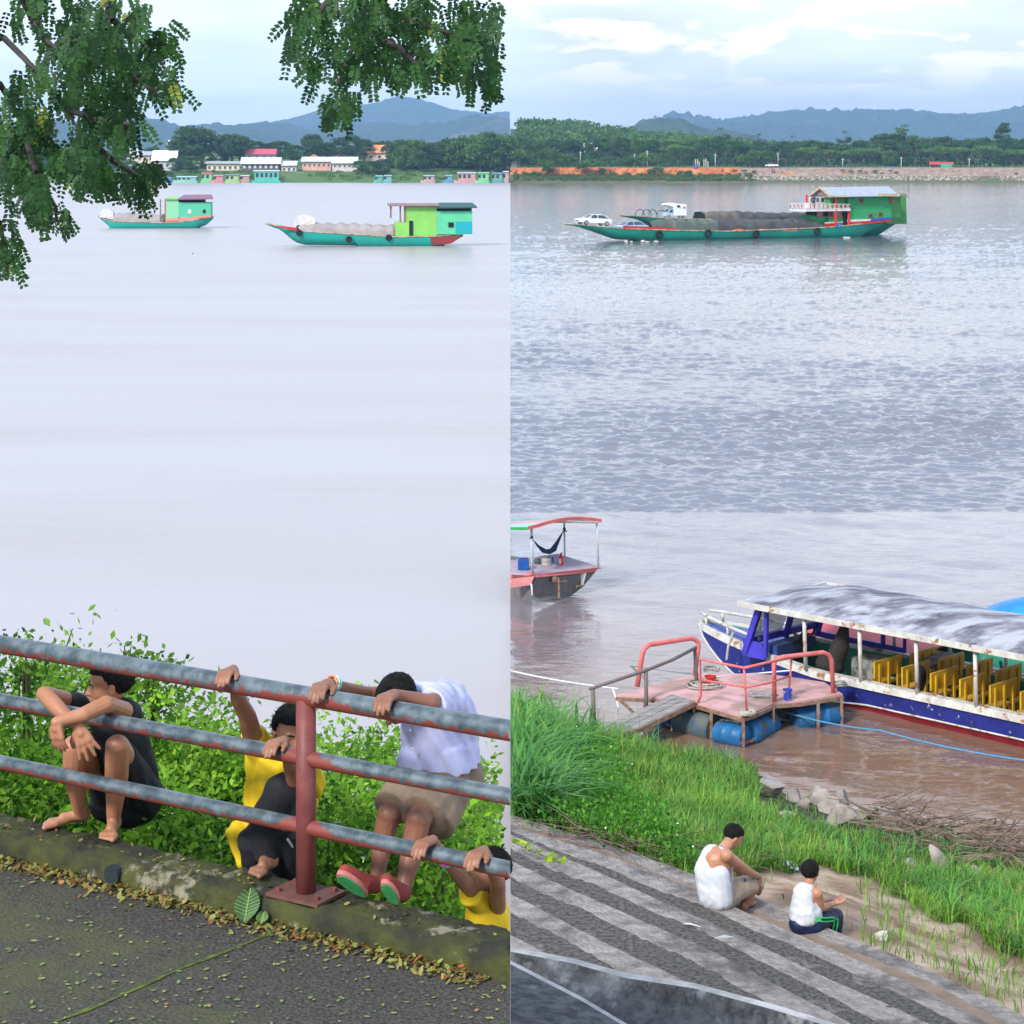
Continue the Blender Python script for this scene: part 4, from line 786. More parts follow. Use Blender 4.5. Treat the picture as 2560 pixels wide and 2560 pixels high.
def paint_sky_sheen(m,near,y0,y1):  # base colour pales offshore, painting in the stronger sky reflection over silty water
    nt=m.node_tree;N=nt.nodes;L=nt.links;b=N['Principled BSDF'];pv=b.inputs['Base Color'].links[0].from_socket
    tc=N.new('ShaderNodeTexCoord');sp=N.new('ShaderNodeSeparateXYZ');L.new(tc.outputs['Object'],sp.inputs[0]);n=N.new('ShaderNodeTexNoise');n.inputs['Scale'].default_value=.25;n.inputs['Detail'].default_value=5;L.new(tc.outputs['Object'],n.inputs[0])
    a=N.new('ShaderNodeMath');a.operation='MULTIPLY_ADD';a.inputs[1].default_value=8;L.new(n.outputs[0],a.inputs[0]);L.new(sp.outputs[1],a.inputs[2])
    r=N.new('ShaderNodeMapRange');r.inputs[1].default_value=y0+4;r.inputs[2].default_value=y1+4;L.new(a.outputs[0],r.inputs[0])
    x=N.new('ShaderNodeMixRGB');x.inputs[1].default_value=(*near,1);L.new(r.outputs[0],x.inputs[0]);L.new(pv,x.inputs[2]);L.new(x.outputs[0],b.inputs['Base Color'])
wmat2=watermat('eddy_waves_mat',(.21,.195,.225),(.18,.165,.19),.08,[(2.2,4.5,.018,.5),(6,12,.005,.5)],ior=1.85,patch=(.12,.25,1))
paint_sky_sheen(wmat2,(.20,.12,.08),36,50)  # brown by the bank, painted reflection-pale farther out
waves('river',wmat1,SEAM_Y+.001,945,640,820,.30,[(9,.05,4),(2.3,.055,12),(.95,.06,24),(.5,.036,30)],21)
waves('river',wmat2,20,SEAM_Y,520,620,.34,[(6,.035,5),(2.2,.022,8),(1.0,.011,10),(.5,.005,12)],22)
# ================================================= TERRACE (west side)
TZ=6.83; KZ=6.93
def railY(X): return 8.3-.63*X
pav=mat('mossy_pavement',(.085,.078,.066),(.026,.025,.023),75,.92,lo=.38,hi=.62,bump=.9,bscale=60,dist=.015,c3=(.075,.078,.034),s3=1.1,l3=.5,h3=.66)
kerbm=mat('mossy_kerb',(.06,.066,.018),(.026,.027,.018),4.5,.95,bump=.8,bscale=25,dist=.02,c3=(.23,.21,.15),s3=5.0,l3=.57,h3=.64)
KX=-7.0
def kp(X,o,z): # point beside the rail line, offset o away from the viewer
    n=V((.533,.846,0)); q=V((X,railY(X),z))+n*o; return q
def cut0(q): # slide along the rail direction so that the terrace ends at x=0
    d=V((1,-.63,0)); 
    return q if q.x<=-.0006 else q-d*(q.x+.0006)
fr,bk=-.125,.16
mb=MB(); a=cut0(kp(.5,fr+.02,TZ)); c=kp(KX,fr+.02,TZ); mb.add([V((-.0006,-4,TZ)),a,c,V((KX,-4,TZ))],[(0,1,2,3)]); tag(mb.build('pavement',pav),kind='structure')
# joint filled with moss
ja=PZ(700,2320,TZ+.004); jb=PZ(90,2575,TZ+.004); d_=(jb-ja).normalized(); nn=V((-d_.y,d_.x,0))
mb=MB(); rows=[[ja+d_*t*(jb-ja).length*1.6+nn*(w*(.7+.3*math.sin(t*40))+.008*math.sin(t*17)) for w in(-.014,.014)] for t in np.linspace(-.04,1,60)]; mb.loft(rows); tag(mb.build('pavement_joint',mat('moss_joint',(.10,.15,.02),(.05,.06,.02),20,.95,bump=.5,dist=.01)),kind='structure')
# kerb with worn, rounded section
secs=[]
for i in range(261):
    X=KX+(.6-KX)*i/260; w=lambda s: .007*math.sin(i*.9*s+s)+.005*math.sin(i*.37*s+2*s)+random.uniform(-.004,.004)
    pr=[(fr,TZ-.3),(fr,TZ-.01),(fr+.004,KZ-.05),(fr+.012,KZ-.014),(fr+.035,KZ),(0,KZ+.002),(bk-.04,KZ),(bk-.01,KZ-.02),(bk,KZ-.06),(bk,KZ-1.2)]
    secs.append([cut0(kp(X,o+ (w(1+j*.3) if 1<j<9 else 0),z+(w(2+j*.2) if 1<j<9 else 0))) for j,(o,z) in enumerate(pr)])
mb=MB(); mb.loft(secs); tag(mb.build('kerb',kerbm,smooth=True),kind='structure')
q=PZ(318,2188,TZ+.07); mb=MB(); n=V((.533,.846,0)); q=q-n*.0
drx=-2.06; q=kp(PZ(318,2190,TZ+.06).x,fr-.004,TZ+.055); mb.tube([q-n*.012,q+n*.02],.042,16); one('drain_pipe',mb,mat('drain',(.02,.03,.035),rough=.5),'round dark drain pipe mouth in the mossy kerb face below the squatting boy in black','drain')
# retaining side and ground below
slope_m=mat('slope_soil',(.05,.07,.02),(.03,.045,.015),1.5,.95)
mb=MB(); 
gx=list(np.linspace(-14,-.0006,16)); 
def westz(X,Y): d=Y-railY(X)-.3; return max(-.4,6.3-.42*d) if d>0 else 6.3
secs=[[V((x,railY(x)+.16+t*26,westz(x,railY(x)+.16+t*26))) for t in np.linspace(0,1,14)] for x in gx]; mb.loft(secs); tag(mb.build('bank_slope',slope_m),kind='structure')
mb=MB(); mb.box((-.14,2.05,3.3),(.2786,12.1,7.0)); one('retaining_wall',mb,mat('wall_concrete',(.2,.19,.17),(.12,.12,.1),1.5,.9),'mossy concrete retaining wall carrying the east edge of the terrace','wall')
# --- railing
def railmat():
    m=mat('galvanised_peeling',(.06,.085,.10),(.15,.185,.205),14,.38,metal=.4,spec=.5,bump=.15,bscale=60,dist=.003); 
    if 'done' in m: return m
    nt=m.node_tree;N=nt.nodes;L=nt.links;b=N['Principled BSDF']; prev=b.inputs['Base Color'].links[0].from_socket
    # old red paint survives on the lower half of each pipe (object-space height stored per vertex) with ragged edge
    at=N.new('ShaderNodeAttribute'); at.attribute_name='under'; tc=N.new('ShaderNodeTexCoord'); n=N.new('ShaderNodeTexNoise'); n.inputs['Scale'].default_value=22; n.inputs['Detail'].default_value=8; n.inputs['Roughness'].default_value=.7; L.new(tc.outputs['Object'],n.inputs[0])
    s=N.new('ShaderNodeMath'); s.operation='MULTIPLY_ADD'; s.inputs[1].default_value=2.6; s.inputs[2].default_value=-1.3; L.new(n.outputs[0],s.inputs[0])
    a=N.new('ShaderNodeMath'); a.operation='ADD'; L.new(at.outputs['Fac'],a.inputs[0]); L.new(s.outputs[0],a.inputs[1])
    r=N.new('ShaderNodeMapRange'); r.inputs[1].default_value=.30; r.inputs[2].default_value=.36; L.new(a.outputs[0],r.inputs[0])
    x=N.new('ShaderNodeMixRGB'); x.inputs[2].default_value=(.20,.045,.035,1); L.new(r.outputs[0],x.inputs[0]); L.new(prev,x.inputs[1]); L.new(x.outputs[0],b.inputs['Base Color'])
    mm=N.new('ShaderNodeMapRange'); mm.inputs[3].default_value=.35; mm.inputs[4].default_value=0; L.new(r.outputs[0],mm.inputs[0]); L.new(mm.outputs[0],b.inputs['Metallic']); m['done']=1
    return m
RMAT=railmat()
postm=mat('red_oxide',(.19,.055,.05),(.15,.04,.038),9,.5,bump=.2,bscale=40,dist=.003,c3=(.25,.30,.34),s3=7,l3=.63,h3=.66)
RAIL=thing('railing','galvanised three-pipe railing with peeling red paint along the mossy kerb','railing',kp(-.852,0,KZ))
PX=-.852
def pipe(zc,r,name):
    a=kp(.25,0,zc); c=kp(KX,0,zc); mb=MB(); pts=[a+(c-a)*(i/60) for i in range(61)]; mb.tube(pts,r,24); mb.v=[tuple(cut0(V(q))) for q in mb.v]; o=mb.build(name,RMAT,RAIL,smooth=True)
    me=o.data; at=me.attributes.new('under','FLOAT','POINT'); ax=kp(PX,0,zc)-parent_origin(RAIL)
    for i,v in enumerate(me.vertices):
        w=(zc-RAIL.location.z-v.co.z)/r; dx=abs(v.co.x); at.data[i].value=w*.75+.12+ (1.2 if (dx<.10 and zc<7.6) else .0)+(.35 if dx<.13 else 0)
    return o
HT=CH-1340/FP*railY(PX); HM=CH-(1895-400)/FP*railY(PX); HB=CH-(2067-400)/FP*railY(PX)
pipe(HT,.041,'top_rail'); pipe(HM,.033,'middle_rail'); pipe(HB,.033,'bottom_rail')
mb=MB(); q=kp(PX,0,0); mb.tube([V((q.x,q.y,KZ)),V((q.x,q.y,HT-.01))],.042,24); mb.build('post',postm,RAIL,smooth=True)
mb=MB(); mb.box((q.x,q.y,KZ+.014),(.27,.20,.014),rz=-.56); pl=mb.build('base_plate',mat('rusty_plate',(.15,.06,.05),(.10,.05,.04),12,.7,bump=.3,dist=.004),RAIL)
for a,c in((-.1,-.06),(.1,-.06),(-.1,.06),(.1,.06)): 
    w=Matrix.Rotation(-.56,3,'Z')@V((a,c,0)); mb=MB(); mb.tube([V((q.x,q.y,KZ+.02))+w,V((q.x,q.y,KZ+.038))+w],.013,6); mb.build('bolt',postm,pl)
# --- litter of fallen leaves
LL=leafmat('litter_leaf',(.10,.20,.05),(.32,.30,.10),(.38,.12,.03),tl=.1,rough=.6)
LB=leafmat('litter_brown',(.14,.06,.02),(.24,.27,.07),(.38,.10,.03),tl=.1)
def litter(name,cent,size,m,seed,flat=.12):
    rng=np.random.default_rng(seed); n=len(cent); th=rng.uniform(0,6.28,n); a=np.stack([np.cos(th),np.sin(th),rng.normal(0,flat,n)],1); b=np.stack([-np.sin(th),np.cos(th),rng.normal(0,flat,n)],1)
    s=size[:,None]; c=cent; prof=[(-.5,0),(-.2,.24),(.2,.22),(.5,0),(.2,-.22),(-.2,-.24)]
    v=np.stack([c+a*s*x+b*s*y for x,y in prof],1).reshape(-1,3); f=np.arange(n*6).reshape(n,6); return tag(rawmesh(name,v,f,m,np.repeat(rng.uniform(0,1,n),6)),kind='stuff')
rng=np.random.default_rng(5); c=[];s=[]
for k in range(520):
    px=rng.uniform(-30,1270); py=rng.uniform(2130,2600); w=PZ(px,py,TZ)
    if w.y>railY(w.x)+ (fr-.03)*1.18: continue
    c.append((w.x,w.y,TZ+.008)); s.append(rng.uniform(.012,.032))
litter('fallen_leaves',np.array(c),np.array(s),LL,6)
c=[];s=[]
for k in range(1500):
    X=rng.uniform(-3,-.01); o=fr-abs(rng.normal(0,.055))-.004; w=kp(X,o,TZ+.008+ .03*math.exp(-abs(o-fr)*25)*rng.uniform(0,1))
    if w.x<-.01: c.append(tuple(w)); s.append(rng.uniform(.018,.036))
for k in range(110):
    X=rng.uniform(-3,-.02); w=kp(X,rng.uniform(fr+.03,bk-.03),KZ+.012); c.append(tuple(w)); s.append(rng.uniform(.015,.03))
litter('leaf_litter',np.array(c),np.array(s),LB,7,.45)
def bigleaf(px,py,size,tilt,label):
    c=kp(PZ(px,py,TZ).x,fr-.03,0); t=thing('fallen_leaf',label,'leaf',V((c.x,c.y,TZ))); mb=MB(); secs=[]
    for i in range(11):
        u=i/10; w=size*.36*math.sin(math.pi*min(1,u*.9+.08))**.8; z=TZ+.01+size*u*math.sin(tilt); y=c.y-.1*size+size*u*math.cos(tilt)*.5
        secs.append([V((c.x+w*k+.15*size*(u-.5),y-abs(k)*.012,z+abs(k)*.012)) for k in(-1,-.5,0,.5,1)])
    mb.loft(secs); mb.build('blade',mat('big_leaf',(.05,.13,.04),(.035,.09,.03),25,.5,bump=.3,dist=.004),t,smooth=True)
    mb=MB(); mb.tube([s[2]+V((0,-.003,.002)) for s in secs],.0025,5)
    for i in range(2,9):
        for k in(0,4): mb.tube([secs[i][2]+V((0,-.003,.002)),secs[min(i+1,10)][k]+V((0,-.003,.001))],.0012,4)
    mb.build('vein',mat('leaf_vein',(.25,.36,.12)),t)
bigleaf(674,2292,.145,1.1,'large veined green leaf leaning against the kerb beside the railing post')
bigleaf(712,2298,.07,.7,'smaller green leaf lying at the kerb foot right of the large veined leaf')
# small things in the air
for px,py,l in [(588,170,'small dark leaf falling in the sky between the two leafy boughs'),(484,634,'tiny falling leaf above the pale water below the left boat'),(487,668,'tiniest falling leaf fragment just under another falling leaf'),(607,906,'dark falling leaf over the middle of the pale water')]:
    c=P(px,py,9); v,f=quads(np.array([tuple(c)]),np.array([.015]),.6); o=rawmesh('falling_leaf',v,f,LL,np.array([.1]*4)); tag(o,l,'leaf')
# ================================================= BOUGHS OVER THE VIEW
L_bough=leafmat('leaves_bough',(.006,.028,.010),(.035,.11,.022),(.22,.26,.03),tl=.25)
TREE=thing('overhanging_tree','tree with drooping feathery dark green leaves hanging over the top of the river view','tree',V((-4.6,9.2,TZ)))
mb=MB(); mb.tube([V((-4.6,9.2,5.9)),V((-4.5,9.2,8.5)),V((-4.3,9.1,11)),V((-3.4,9.1,12.6)),V((-1.2,9,13)),V((-.6,9,12.3)),V((-.5,9,10.9))],[.34,.28,.24,.14,.08,.04,.02],12); mb.build('trunk',bark,TREE,smooth=True)
twigm=mat('twig',(.06,.05,.045),(.04,.03,.03),9,.9)
BL=[[(-60,60),(10,95),(60,145),(110,200),(160,270),(200,330)],[(40,-40),(75,40),(105,90),(160,140)],[(-60,180),(0,210),(40,280),(60,330)],[(160,270),(240,300),(330,310)],[(200,330),(280,400),(340,440),(395,480)],[(60,330),(90,430),(140,520)],[(160,140),(250,150),(330,190),(400,240)],[(250,-40),(280,50),(340,100),(420,130)],[(-50,500),(0,560),(15,640)],[(105,90),(200,200),(260,230)],
    [(975,-40),(955,20),(915,80),(870,140),(845,210)],[(955,20),(1050,60),(1150,90),(1220,140)],[(915,80),(1000,120),(1060,180)],[(850,-40),(800,30),(745,90)],[(1150,90),(1170,160),(1165,210)],[(1220,140),(1235,200)]]
def bp3(x,y): 
    q=P(min(x,1262),y,9.0+.5*math.sin(x*.013+y*.021)); return q
for br in BL:
    pts=[bp3(*p) for p in br]; mb=MB(); mb.tube(pts,[.016*(1-.75*i/len(pts)) for i in range(len(pts))],6); mb.build('branch',twigm,TREE,smooth=True)
EL=[(60,30,70,60,24),(150,50,60,60,22),(240,70,80,80,60),(340,110,75,70,50),(405,185,45,60,22),(300,200,100,70,60),(180,150,80,80,50),(250,260,90,60,56),(90,230,80,60,34),(50,300,80,60,36),(130,350,90,60,50),(30,390,60,70,36),(205,400,70,60,44),(265,440,60,40,30),(330,455,30,30,10),(380,440,22,40,14),(350,480,15,28,8),(60,480,60,50,30),(120,530,50,35,18),(150,555,12,20,5),(20,640,40,40,22),(300,320,55,50,26),(430,235,18,25,8),(420,100,22,40,9),(330,25,50,25,12),(500,20,0,0,0),(20,580,25,20,6),
    (760,35,45,45,24),(860,50,100,70,60),(970,70,100,80,74),(1080,80,110,90,84),(1195,90,80,90,76),(820,150,60,35,22),(900,170,55,40,26),(850,258,38,42,20),(880,240,25,30,8),(1000,180,45,25,16),(1165,195,28,40,13),(1228,205,32,45,17),(738,115,22,30,9),(1060,160,60,30,18),(790,210,14,28,4)]
rng=np.random.default_rng(11); vs=[];ts=[]; stem=MB()
for (ex,ey,rx,ry,n) in EL:
    for _ in range(int(n*.82)):
        a=rng.uniform(0,6.28); r=math.sqrt(rng.uniform()); x=ex+rx*r*math.cos(a); y=ey-18+ry*r*math.sin(a)
        if x>1258: continue
        base=P(x,y,9.0+.5*math.sin(x*.013+y*.021)+rng.normal(0,.22)); L_=rng.uniform(.07,.13); sw=rng.normal(0,.45); d=V((math.sin(sw),rng.normal(0,.35),-math.cos(sw)*1.1)).normalized()
        side=d.cross(V((rng.normal(0,.5),-1,rng.normal(0,.3)))).normalized(); nrm=side.cross(d); tint=rng.uniform(.05,.85) if rng.uniform()>.02 else .98
        for k in range(7):
            u=(k+.5)/7; c=base+d*L_*u+V((0,0,-.012*u*u)); l=.031*rng.uniform(.75,1.2)*(1-.35*abs(u-.45))
            for s in(-1,1):
                e=(side*s*.9+d*.55+nrm*rng.normal(0,.25)).normalized(); w=e.cross(nrm).normalized()*l*.33
                if c.x+l>-.012: continue
                vs+= [c,c+e*l*.5+w,c+e*l,c+e*l*.5-w]; ts+=[min(.99,max(0,tint+rng.normal(0,.06)))]*4
o=rawmesh('foliage',np.array([tuple(q) for q in vs]),np.arange(len(vs)).reshape(-1,4),L_bough,np.array(ts),TREE); 
# ================================================= SHRUBS ON THE SLOPE
L_bush=leafmat('leaves_bush',(.02,.11,.012),(.40,.72,.06),(.6,.7,.12),tl=.5)
def shrub(px,pyt,Y,rx,h,n,label,size=.05,seed=1,m=None,name='shrub',flowers=0):
    rng=np.random.default_rng(seed); top=P(px,pyt,Y); cz=top.z-h; t=thing(name,label,'shrub',V((top.x,Y,westz(top.x,Y))),None)
    mb=MB(); cs=[]
    for k in range(9):
        a=rng.uniform(0,6.28); r=rx*rng.uniform(.2,.8); e=V((top.x+r*math.cos(a),Y+r*.6*math.sin(a),cz+h*rng.uniform(.4,.95)))
        if e.x>-.1: e.x=-.1-rng.uniform(0,.3)
        mb.tube([V((top.x+(.0 if top.x<-.4 else -.2),Y,westz(top.x,Y)-.1)),(V((top.x,Y,cz))+e)/2+V((0,0,.1)),e],[.009,.006,.003],5)
    mb.build('stem',mat('shrub_stem',(.10,.10,.04)),t)
    K=max(8,int(n/170)); C=[]
    for k in range(K):
        a=rng.uniform(0,6.28); r=math.sqrt(rng.uniform()); z=rng.uniform(-.9,1)
        C.append((top.x+rx*r*math.cos(a)*math.sqrt(max(.08,1-z*z*.8)),Y+rx*.6*r*math.sin(a),cz+h*z*.95,rng.uniform(.12,.3),rng.uniform(.1,.9)))
    P_=[];T=[]
    for (x,y,z,r,tt) in C:
        d=rng.normal(size=(int(n/K),3)); d/=np.linalg.norm(d,axis=1)[:,None]; q=np.array([x,y,z])+d*r*rng.uniform(.3,1.1,len(d))[:,None]*np.array([1.2,1,.8]); P_.append(q); T.append(np.clip(tt*.75+rng.normal(0,.13,len(d)),0,.92))
    P_=np.concatenate(P_);T=np.concatenate(T); ok=(P_[:,0]<-.06)&(P_[:,1]>8.3-.63*P_[:,0]+np.where(P_[:,2]>6.35,.95,.45)+np.where(P_[:,0]>-.6,.3,0)); P_=P_[ok];T=T[ok]
    v,f=quads(P_,rng.uniform(.6,1.4,len(P_))*size,.55,rng=rng,droop=(0,-.3,.25)); rawmesh('leaves',v,f,m or L_bush,np.repeat(T,4),t)
    if flowers:
        i=rng.choice(len(P_),flowers); v,f=quads(P_[i]+np.array([0,-.05,.03]),np.full(flowers,.028),.9,rng=rng); rawmesh('blossom',v,f,mat('white_blossom',(.75,.75,.7)),None,t)
k=0
BSH=[(-30,1640,11.6,.9,.9,'leftmost bush behind the railing'),(120,1650,12.6,.7,1.0,'bright bush whose tip rises above the top rail at left'),(330,1680,12.2,.8,.9,'bush behind the head of the boy in black'),(440,1760,11.6,.6,.8,'bush between the boy in black and the raised arm'),(560,1830,11.8,.7,.8,'bush behind the raised arm of the boy in yellow'),(690,1850,12.0,.6,.8,'yellow-green bush behind the railing post'),(860,1810,12.4,.7,.8,'bush left of the boy in the pale shirt, just right of the post'),(1000,1900,11.2,.7,.9,'bush behind the legs of the boy in the pale shirt'),(1150,1900,11.8,.55,.8,'bush right of the boy in khaki shorts'),(1235,1900,12.3,.5,.8,'rightmost bush behind the railing'),
    (40,1850,10.9,.8,.9,'low bush under the middle rail at far left'),(200,1900,10.7,.6,.9,'low leafy bush beneath the squatting boy'),(430,1950,10.4,.7,.9,'low dark bush right of the squatting boy'),(560,2080,10.0,.5,.6,'low bush close behind the kerb left of the boy in yellow'),(820,2000,9.9,.6,.8,'bush just right of the post behind the kerb'),(960,2080,9.7,.5,.7,'low bush between the shoes and the railing'),(1120,2040,9.9,.5,.8,'low bush above the arm of the boy at lower right'),(1220,2020,10.4,.45,.8,'low bush above the head of the boy at lower right'),(100,2020,10.6,.8,.7,'lowest bush at the left edge behind the kerb'),(360,2080,10.2,.6,.6,'low bush right below the feet of the squatting boy')]
for i,(px,py,Y,rx,h,l) in enumerate(BSH): shrub(px,py,Y,rx*1.05,h,8200,'green '+l,.043,20+i,flowers=14)
for i,(px,py,Y) in enumerate([(150,1560,12.6),(318,1600,12.2),(385,1615,12.2),(65,1590,11.8)]):
    shrub(px,py,Y,.1,.45,330,['tall leafy shoot rising above the top rail, highest of four','leafy shoot just above the top rail, left of a pair','leafy shoot just above the top rail, right of a pair','small yellowish shoot tip above the rail at far left'][i],.05,60+i,name='leafy_shoot')
# undergrowth closes the ground between them
rng=np.random.default_rng(3); n=42000; X=-rng.uniform(.05,4.6,n); Yv=railY(X)+rng.uniform(.55,5,n)+np.where(X>-.6,.35,0); z=np.array([westz(x,y) for x,y in zip(X,Yv)])+rng.uniform(0,.75,n)
v,f=quads(np.stack([X,Yv,z],1),rng.uniform(.03,.07,n),.55,rng=rng,droop=(0,-.2,.4)); v[:,0]=np.minimum(v[:,0],-.002); tag(rawmesh('undergrowth',v,f,L_bush,np.repeat(np.clip(rng.beta(2,3,n),0,.92),4)),kind='stuff')
# ================================================= EAST BANK: STEPS AND GROUND
EDG=[(2.43,[(1276,2035),(1600,2135),(1900,2246),(2105,2333),(2303,2412),(2560,2538),(2760,2640)]),
(2.60,[(1276,2062),(1528,2140),(1744,2222),(1900,2296),(2071,2367),(2200,2422),(2378,2507),(2480,2560),(2760,2712)]),
(2.77,[(1276,2085),(1528,2192),(1601,2229),(1701,2272),(1800,2315),(1900,2362),(2071,2446),(2242,2518),(2327,2560),(2760,2792)]),
(2.94,[(1276,2149),(1402,2212),(1535,2269),(1668,2328),(1767,2368),(1900,2439),(2071,2528),(2140,2562),(2760,2890)]),
(3.11,[(1276,2232),(1402,2298),(1502,2351),(1601,2398),(1717,2451),(1900,2545),(2760,2990)]),
(3.28,[(1276,2335),(1346,2371),(1500,2450),(1900,2655),(2760,3100)]),
(3.45,[(1276,2450),(1500,2580),(1900,2790),(2760,3230)])]
def sm(pts,x):
    return sum(interp(pts,x+d)*w for d,w in((-70,.15),(-35,.2),(0,.3),(35,.2),(70,.15))) if 1380<x<2600 else interp(pts,x)
def edge_world(k):
    z,pts=EDG[k]; return [PZ(x,sm(pts,x),z) for x in np.linspace(1276.05,2760,110)]
EW=[edge_world(k) for k in range(7)]
_yc={}
def Yat(line,X):
    k=id(line)
    if k not in _yc: _yc[k]=(np.array([p.x for p in line]),np.array([p.y for p in line]),line)
    return float(np.interp(X,_yc[k][0],_yc[k][1]))
con_l=mat('step_concrete',(.33,.295,.27),(.215,.19,.175),9,.9,bump=1,bscale=26,dist=.04,c3=(.085,.078,.075),s3=1.2,l3=.47,h3=.62)
con_d=mat('step_aggregate',(.05,.045,.04),(.13,.12,.11),22,.92,bump=1,bscale=45,dist=.03,c3=(.24,.22,.21),s3=2.2,l3=.57,h3=.66)
con_t=mat('step_sandy',(.24,.175,.13),(.17,.125,.095),3,.92,bump=.4,bscale=20,dist=.01)
XS=np.linspace(0.0006,6.6,150)
STEPS=[]
for k in range(7):
    z=EDG[k][0]; mb=MB(); rnd=random.Random(k)
    front=[];mid=[];back=[];low=[];rim=[]
    for x in XS:
        yf=Yat(EW[k],x)+.006*math.sin(x*23+k)+rnd.uniform(-.006,.006); yb=(Yat(EW[k+1],x)-.05 if k<6 else yf-1.6); f=.33 if k else .36
        low.append((x,yf,z-.42)); front.append((x,yf,z-.012)); rim.append((x,yf-.02,z)); mid.append((x,yf+(yb-yf)*f+.05*math.sin(x*2.1+k*2)+.03*math.sin(x*7+k)+rnd.uniform(-.03,.03),z)); back.append((x,yb,z))
    mb.loft([low,front,rim,mid]); o=mb.build('stair',con_l,None,ang=40); mb=MB(); mb.loft([mid,back]); d=mb.build('stair_tread',con_t if k==0 else con_d,None)
    # one step = one thing
    t=thing('stone_step',['lowest concrete step, beside the bare sand, with the boy in navy trousers on it','concrete step on which the man in the white vest sits','third concrete step from the sand, just above the seated man','fourth concrete step from the sand, with wet dark blotches','fifth concrete step from the sand, dark and mottled','sixth concrete step, running under the front ledge','topmost concrete step behind the curved ledge'][k],'step',V((XS[70],Yat(EW[k],XS[70])-.5,z)),'riverside steps')
    for q,nm in((o,'nosing'),(d,'tread')):
        for v in q.data.vertices: v.co-=t.location
        q.parent=t; q.name=nm
# curved ledge in front
def pl(pts,z,n=60,x0=1276.05,x1=2700): return [PZ(x,interp(pts,x),z) for x in np.linspace(x0,x1,n)]
TP=[(1276,2366),(1430,2395),(1561,2431),(1734,2457),(1910,2504),(2016,2535),(2100,2562),(2700,2900)]
QP=[(1276,2401),(1452,2491),(1568,2560),(2700,3260)]
A=pl(TP,4.3); B=[p+V((0.0,-.10,0)) for p in A]; Cc=[p+V((-.0,-.55,-.32)) for p in A]; Bq=[p+V((0,-.16,-.10)) for p in A]
led=mat('ledge_concrete',(.12,.12,.125),(.05,.05,.055),9,.9,bump=.9,bscale=14,dist=.03,c3=(.42,.42,.45),s3=2.2,l3=.54,h3=.70)
t=thing('curved_ledge','curved mottled concrete ledge cropped along the bottom of the steps','ledge',A[10])
mb=MB(); mb.loft([[p-V((0,-.03,1.2)) for p in A],A,B]); mb.build('rim',mat('ledge_rim',(.5,.48,.47),(.3,.29,.29),4,.9,bump=.4,dist=.01),t,ang=40)
mb=MB(); mb.loft([B,Bq,Cc,[V((p.x,p.y-1.2,p.z+.12)) for p in Cc],[V((p.x,p.y-9,p.z+.5)) for p in Cc]]); mb.build('gutter_slab',led,t)
A2=pl(QP,4.42); mb=MB(); mb.loft([[p-V((0,0,.5)) for p in A2],A2,[p-V((0,.07,0)) for p in A2]]); mb.build('inner_rim',MATS['ledge_rim'],t,ang=40)
mb=MB(); mb.loft([[p-V((0,.07,0)) for p in A2],[p-V((0,1.0,-.05)) for p in A2],[p-V((0,7,-.4)) for p in A2]]); mb.build('inner_slab',led,t)
# ground falling to the river
WL=[(1276,1800),(1500,1835),(1640,1868),(1770,1890),(1900,1948),(1980,1990),(2100,2025),(2230,2065),(2400,2105),(2560,2150),(2800,2240)]
WW=[PZ(x,interp(WL,x),0) for x in np.linspace(1276.05,2800,80)]
def gz(X,Y):
    yf=Yat(EW[0],X); yw=Yat(WW,X); t=(Y-yf)/(yw-yf)
    base=2.33*(1-max(0,t)**1.12) if t<1 else -1.0*(t-1)*1.5
    return base+.035*math.sin(X*3.1+Y*1.3)+.03*math.sin(X*1.3-Y*2.1),t
def hit(px,py):
    lo,hi=15.0,60.0
    if px<CX: px=CX+.1
    d=15.0
    while d<60:
        q=P(px,py,d); g=gz(q.x,q.y)[0]
        if q.z<g: break
        d+=max(.02,(q.z-g)*1.2)
    return V((q.x,q.y,gz(q.x,q.y)[0]))
rng=np.random.default_rng(2)
gy=np.linspace(-.02,1.35,90); gxs=np.linspace(.0006,12,130); secs=[];sand=[]
def sandf(X,Y):
    q=(X*FP/Y+CX, HY+(CH-gz(X,Y)[0])*FP/Y); x,y=q
    top=interp([(1276,2500),(1690,2300),(1740,2190),(1800,2180),(1950,2170),(2120,2170),(2200,2200),(2280,2265),(2400,2305),(2480,2350),(2560,2400),(2700,2460)],x)
    return max(0,min(1,(y-top+10*math.sin(x*.05)+6*math.sin(x*.021+y*.03))/16))
sandm=mat('ground_soil',(.035,.05,.02),(.06,.05,.03),3,.95,bump=.4,bscale=12,dist=.03)
nt=sandm.node_tree; at=nt.nodes.new('ShaderNodeAttribute'); at.attribute_name='tint'; pb=nt.nodes['Principled BSDF']; pv=pb.inputs['Base Color'].links[0].from_socket
sn=nt.nodes.new('ShaderNodeTexNoise'); sn.inputs['Scale'].default_value=1.6; sn.inputs['Detail'].default_value=9; tcn=nt.nodes.new('ShaderNodeTexCoord'); nt.links.new(tcn.outputs['Object'],sn.inputs[0]); cr=nt.nodes.new('ShaderNodeValToRGB'); cr.color_ramp.elements[0].color=(.20,.125,.08,1); cr.color_ramp.elements[1].color=(.46,.34,.25,1); cr.color_ramp.elements[0].position=.38; cr.color_ramp.elements[1].position=.62; nt.links.new(sn.outputs[0],cr.inputs[0])
mx=nt.nodes.new('ShaderNodeMixRGB'); nt.links.new(at.outputs['Fac'],mx.inputs[0]); nt.links.new(pv,mx.inputs[1]); nt.links.new(cr.outputs[0],mx.inputs[2]); nt.links.new(mx.outputs[0],pb.inputs['Base Color'])
vv=[];ti=[]
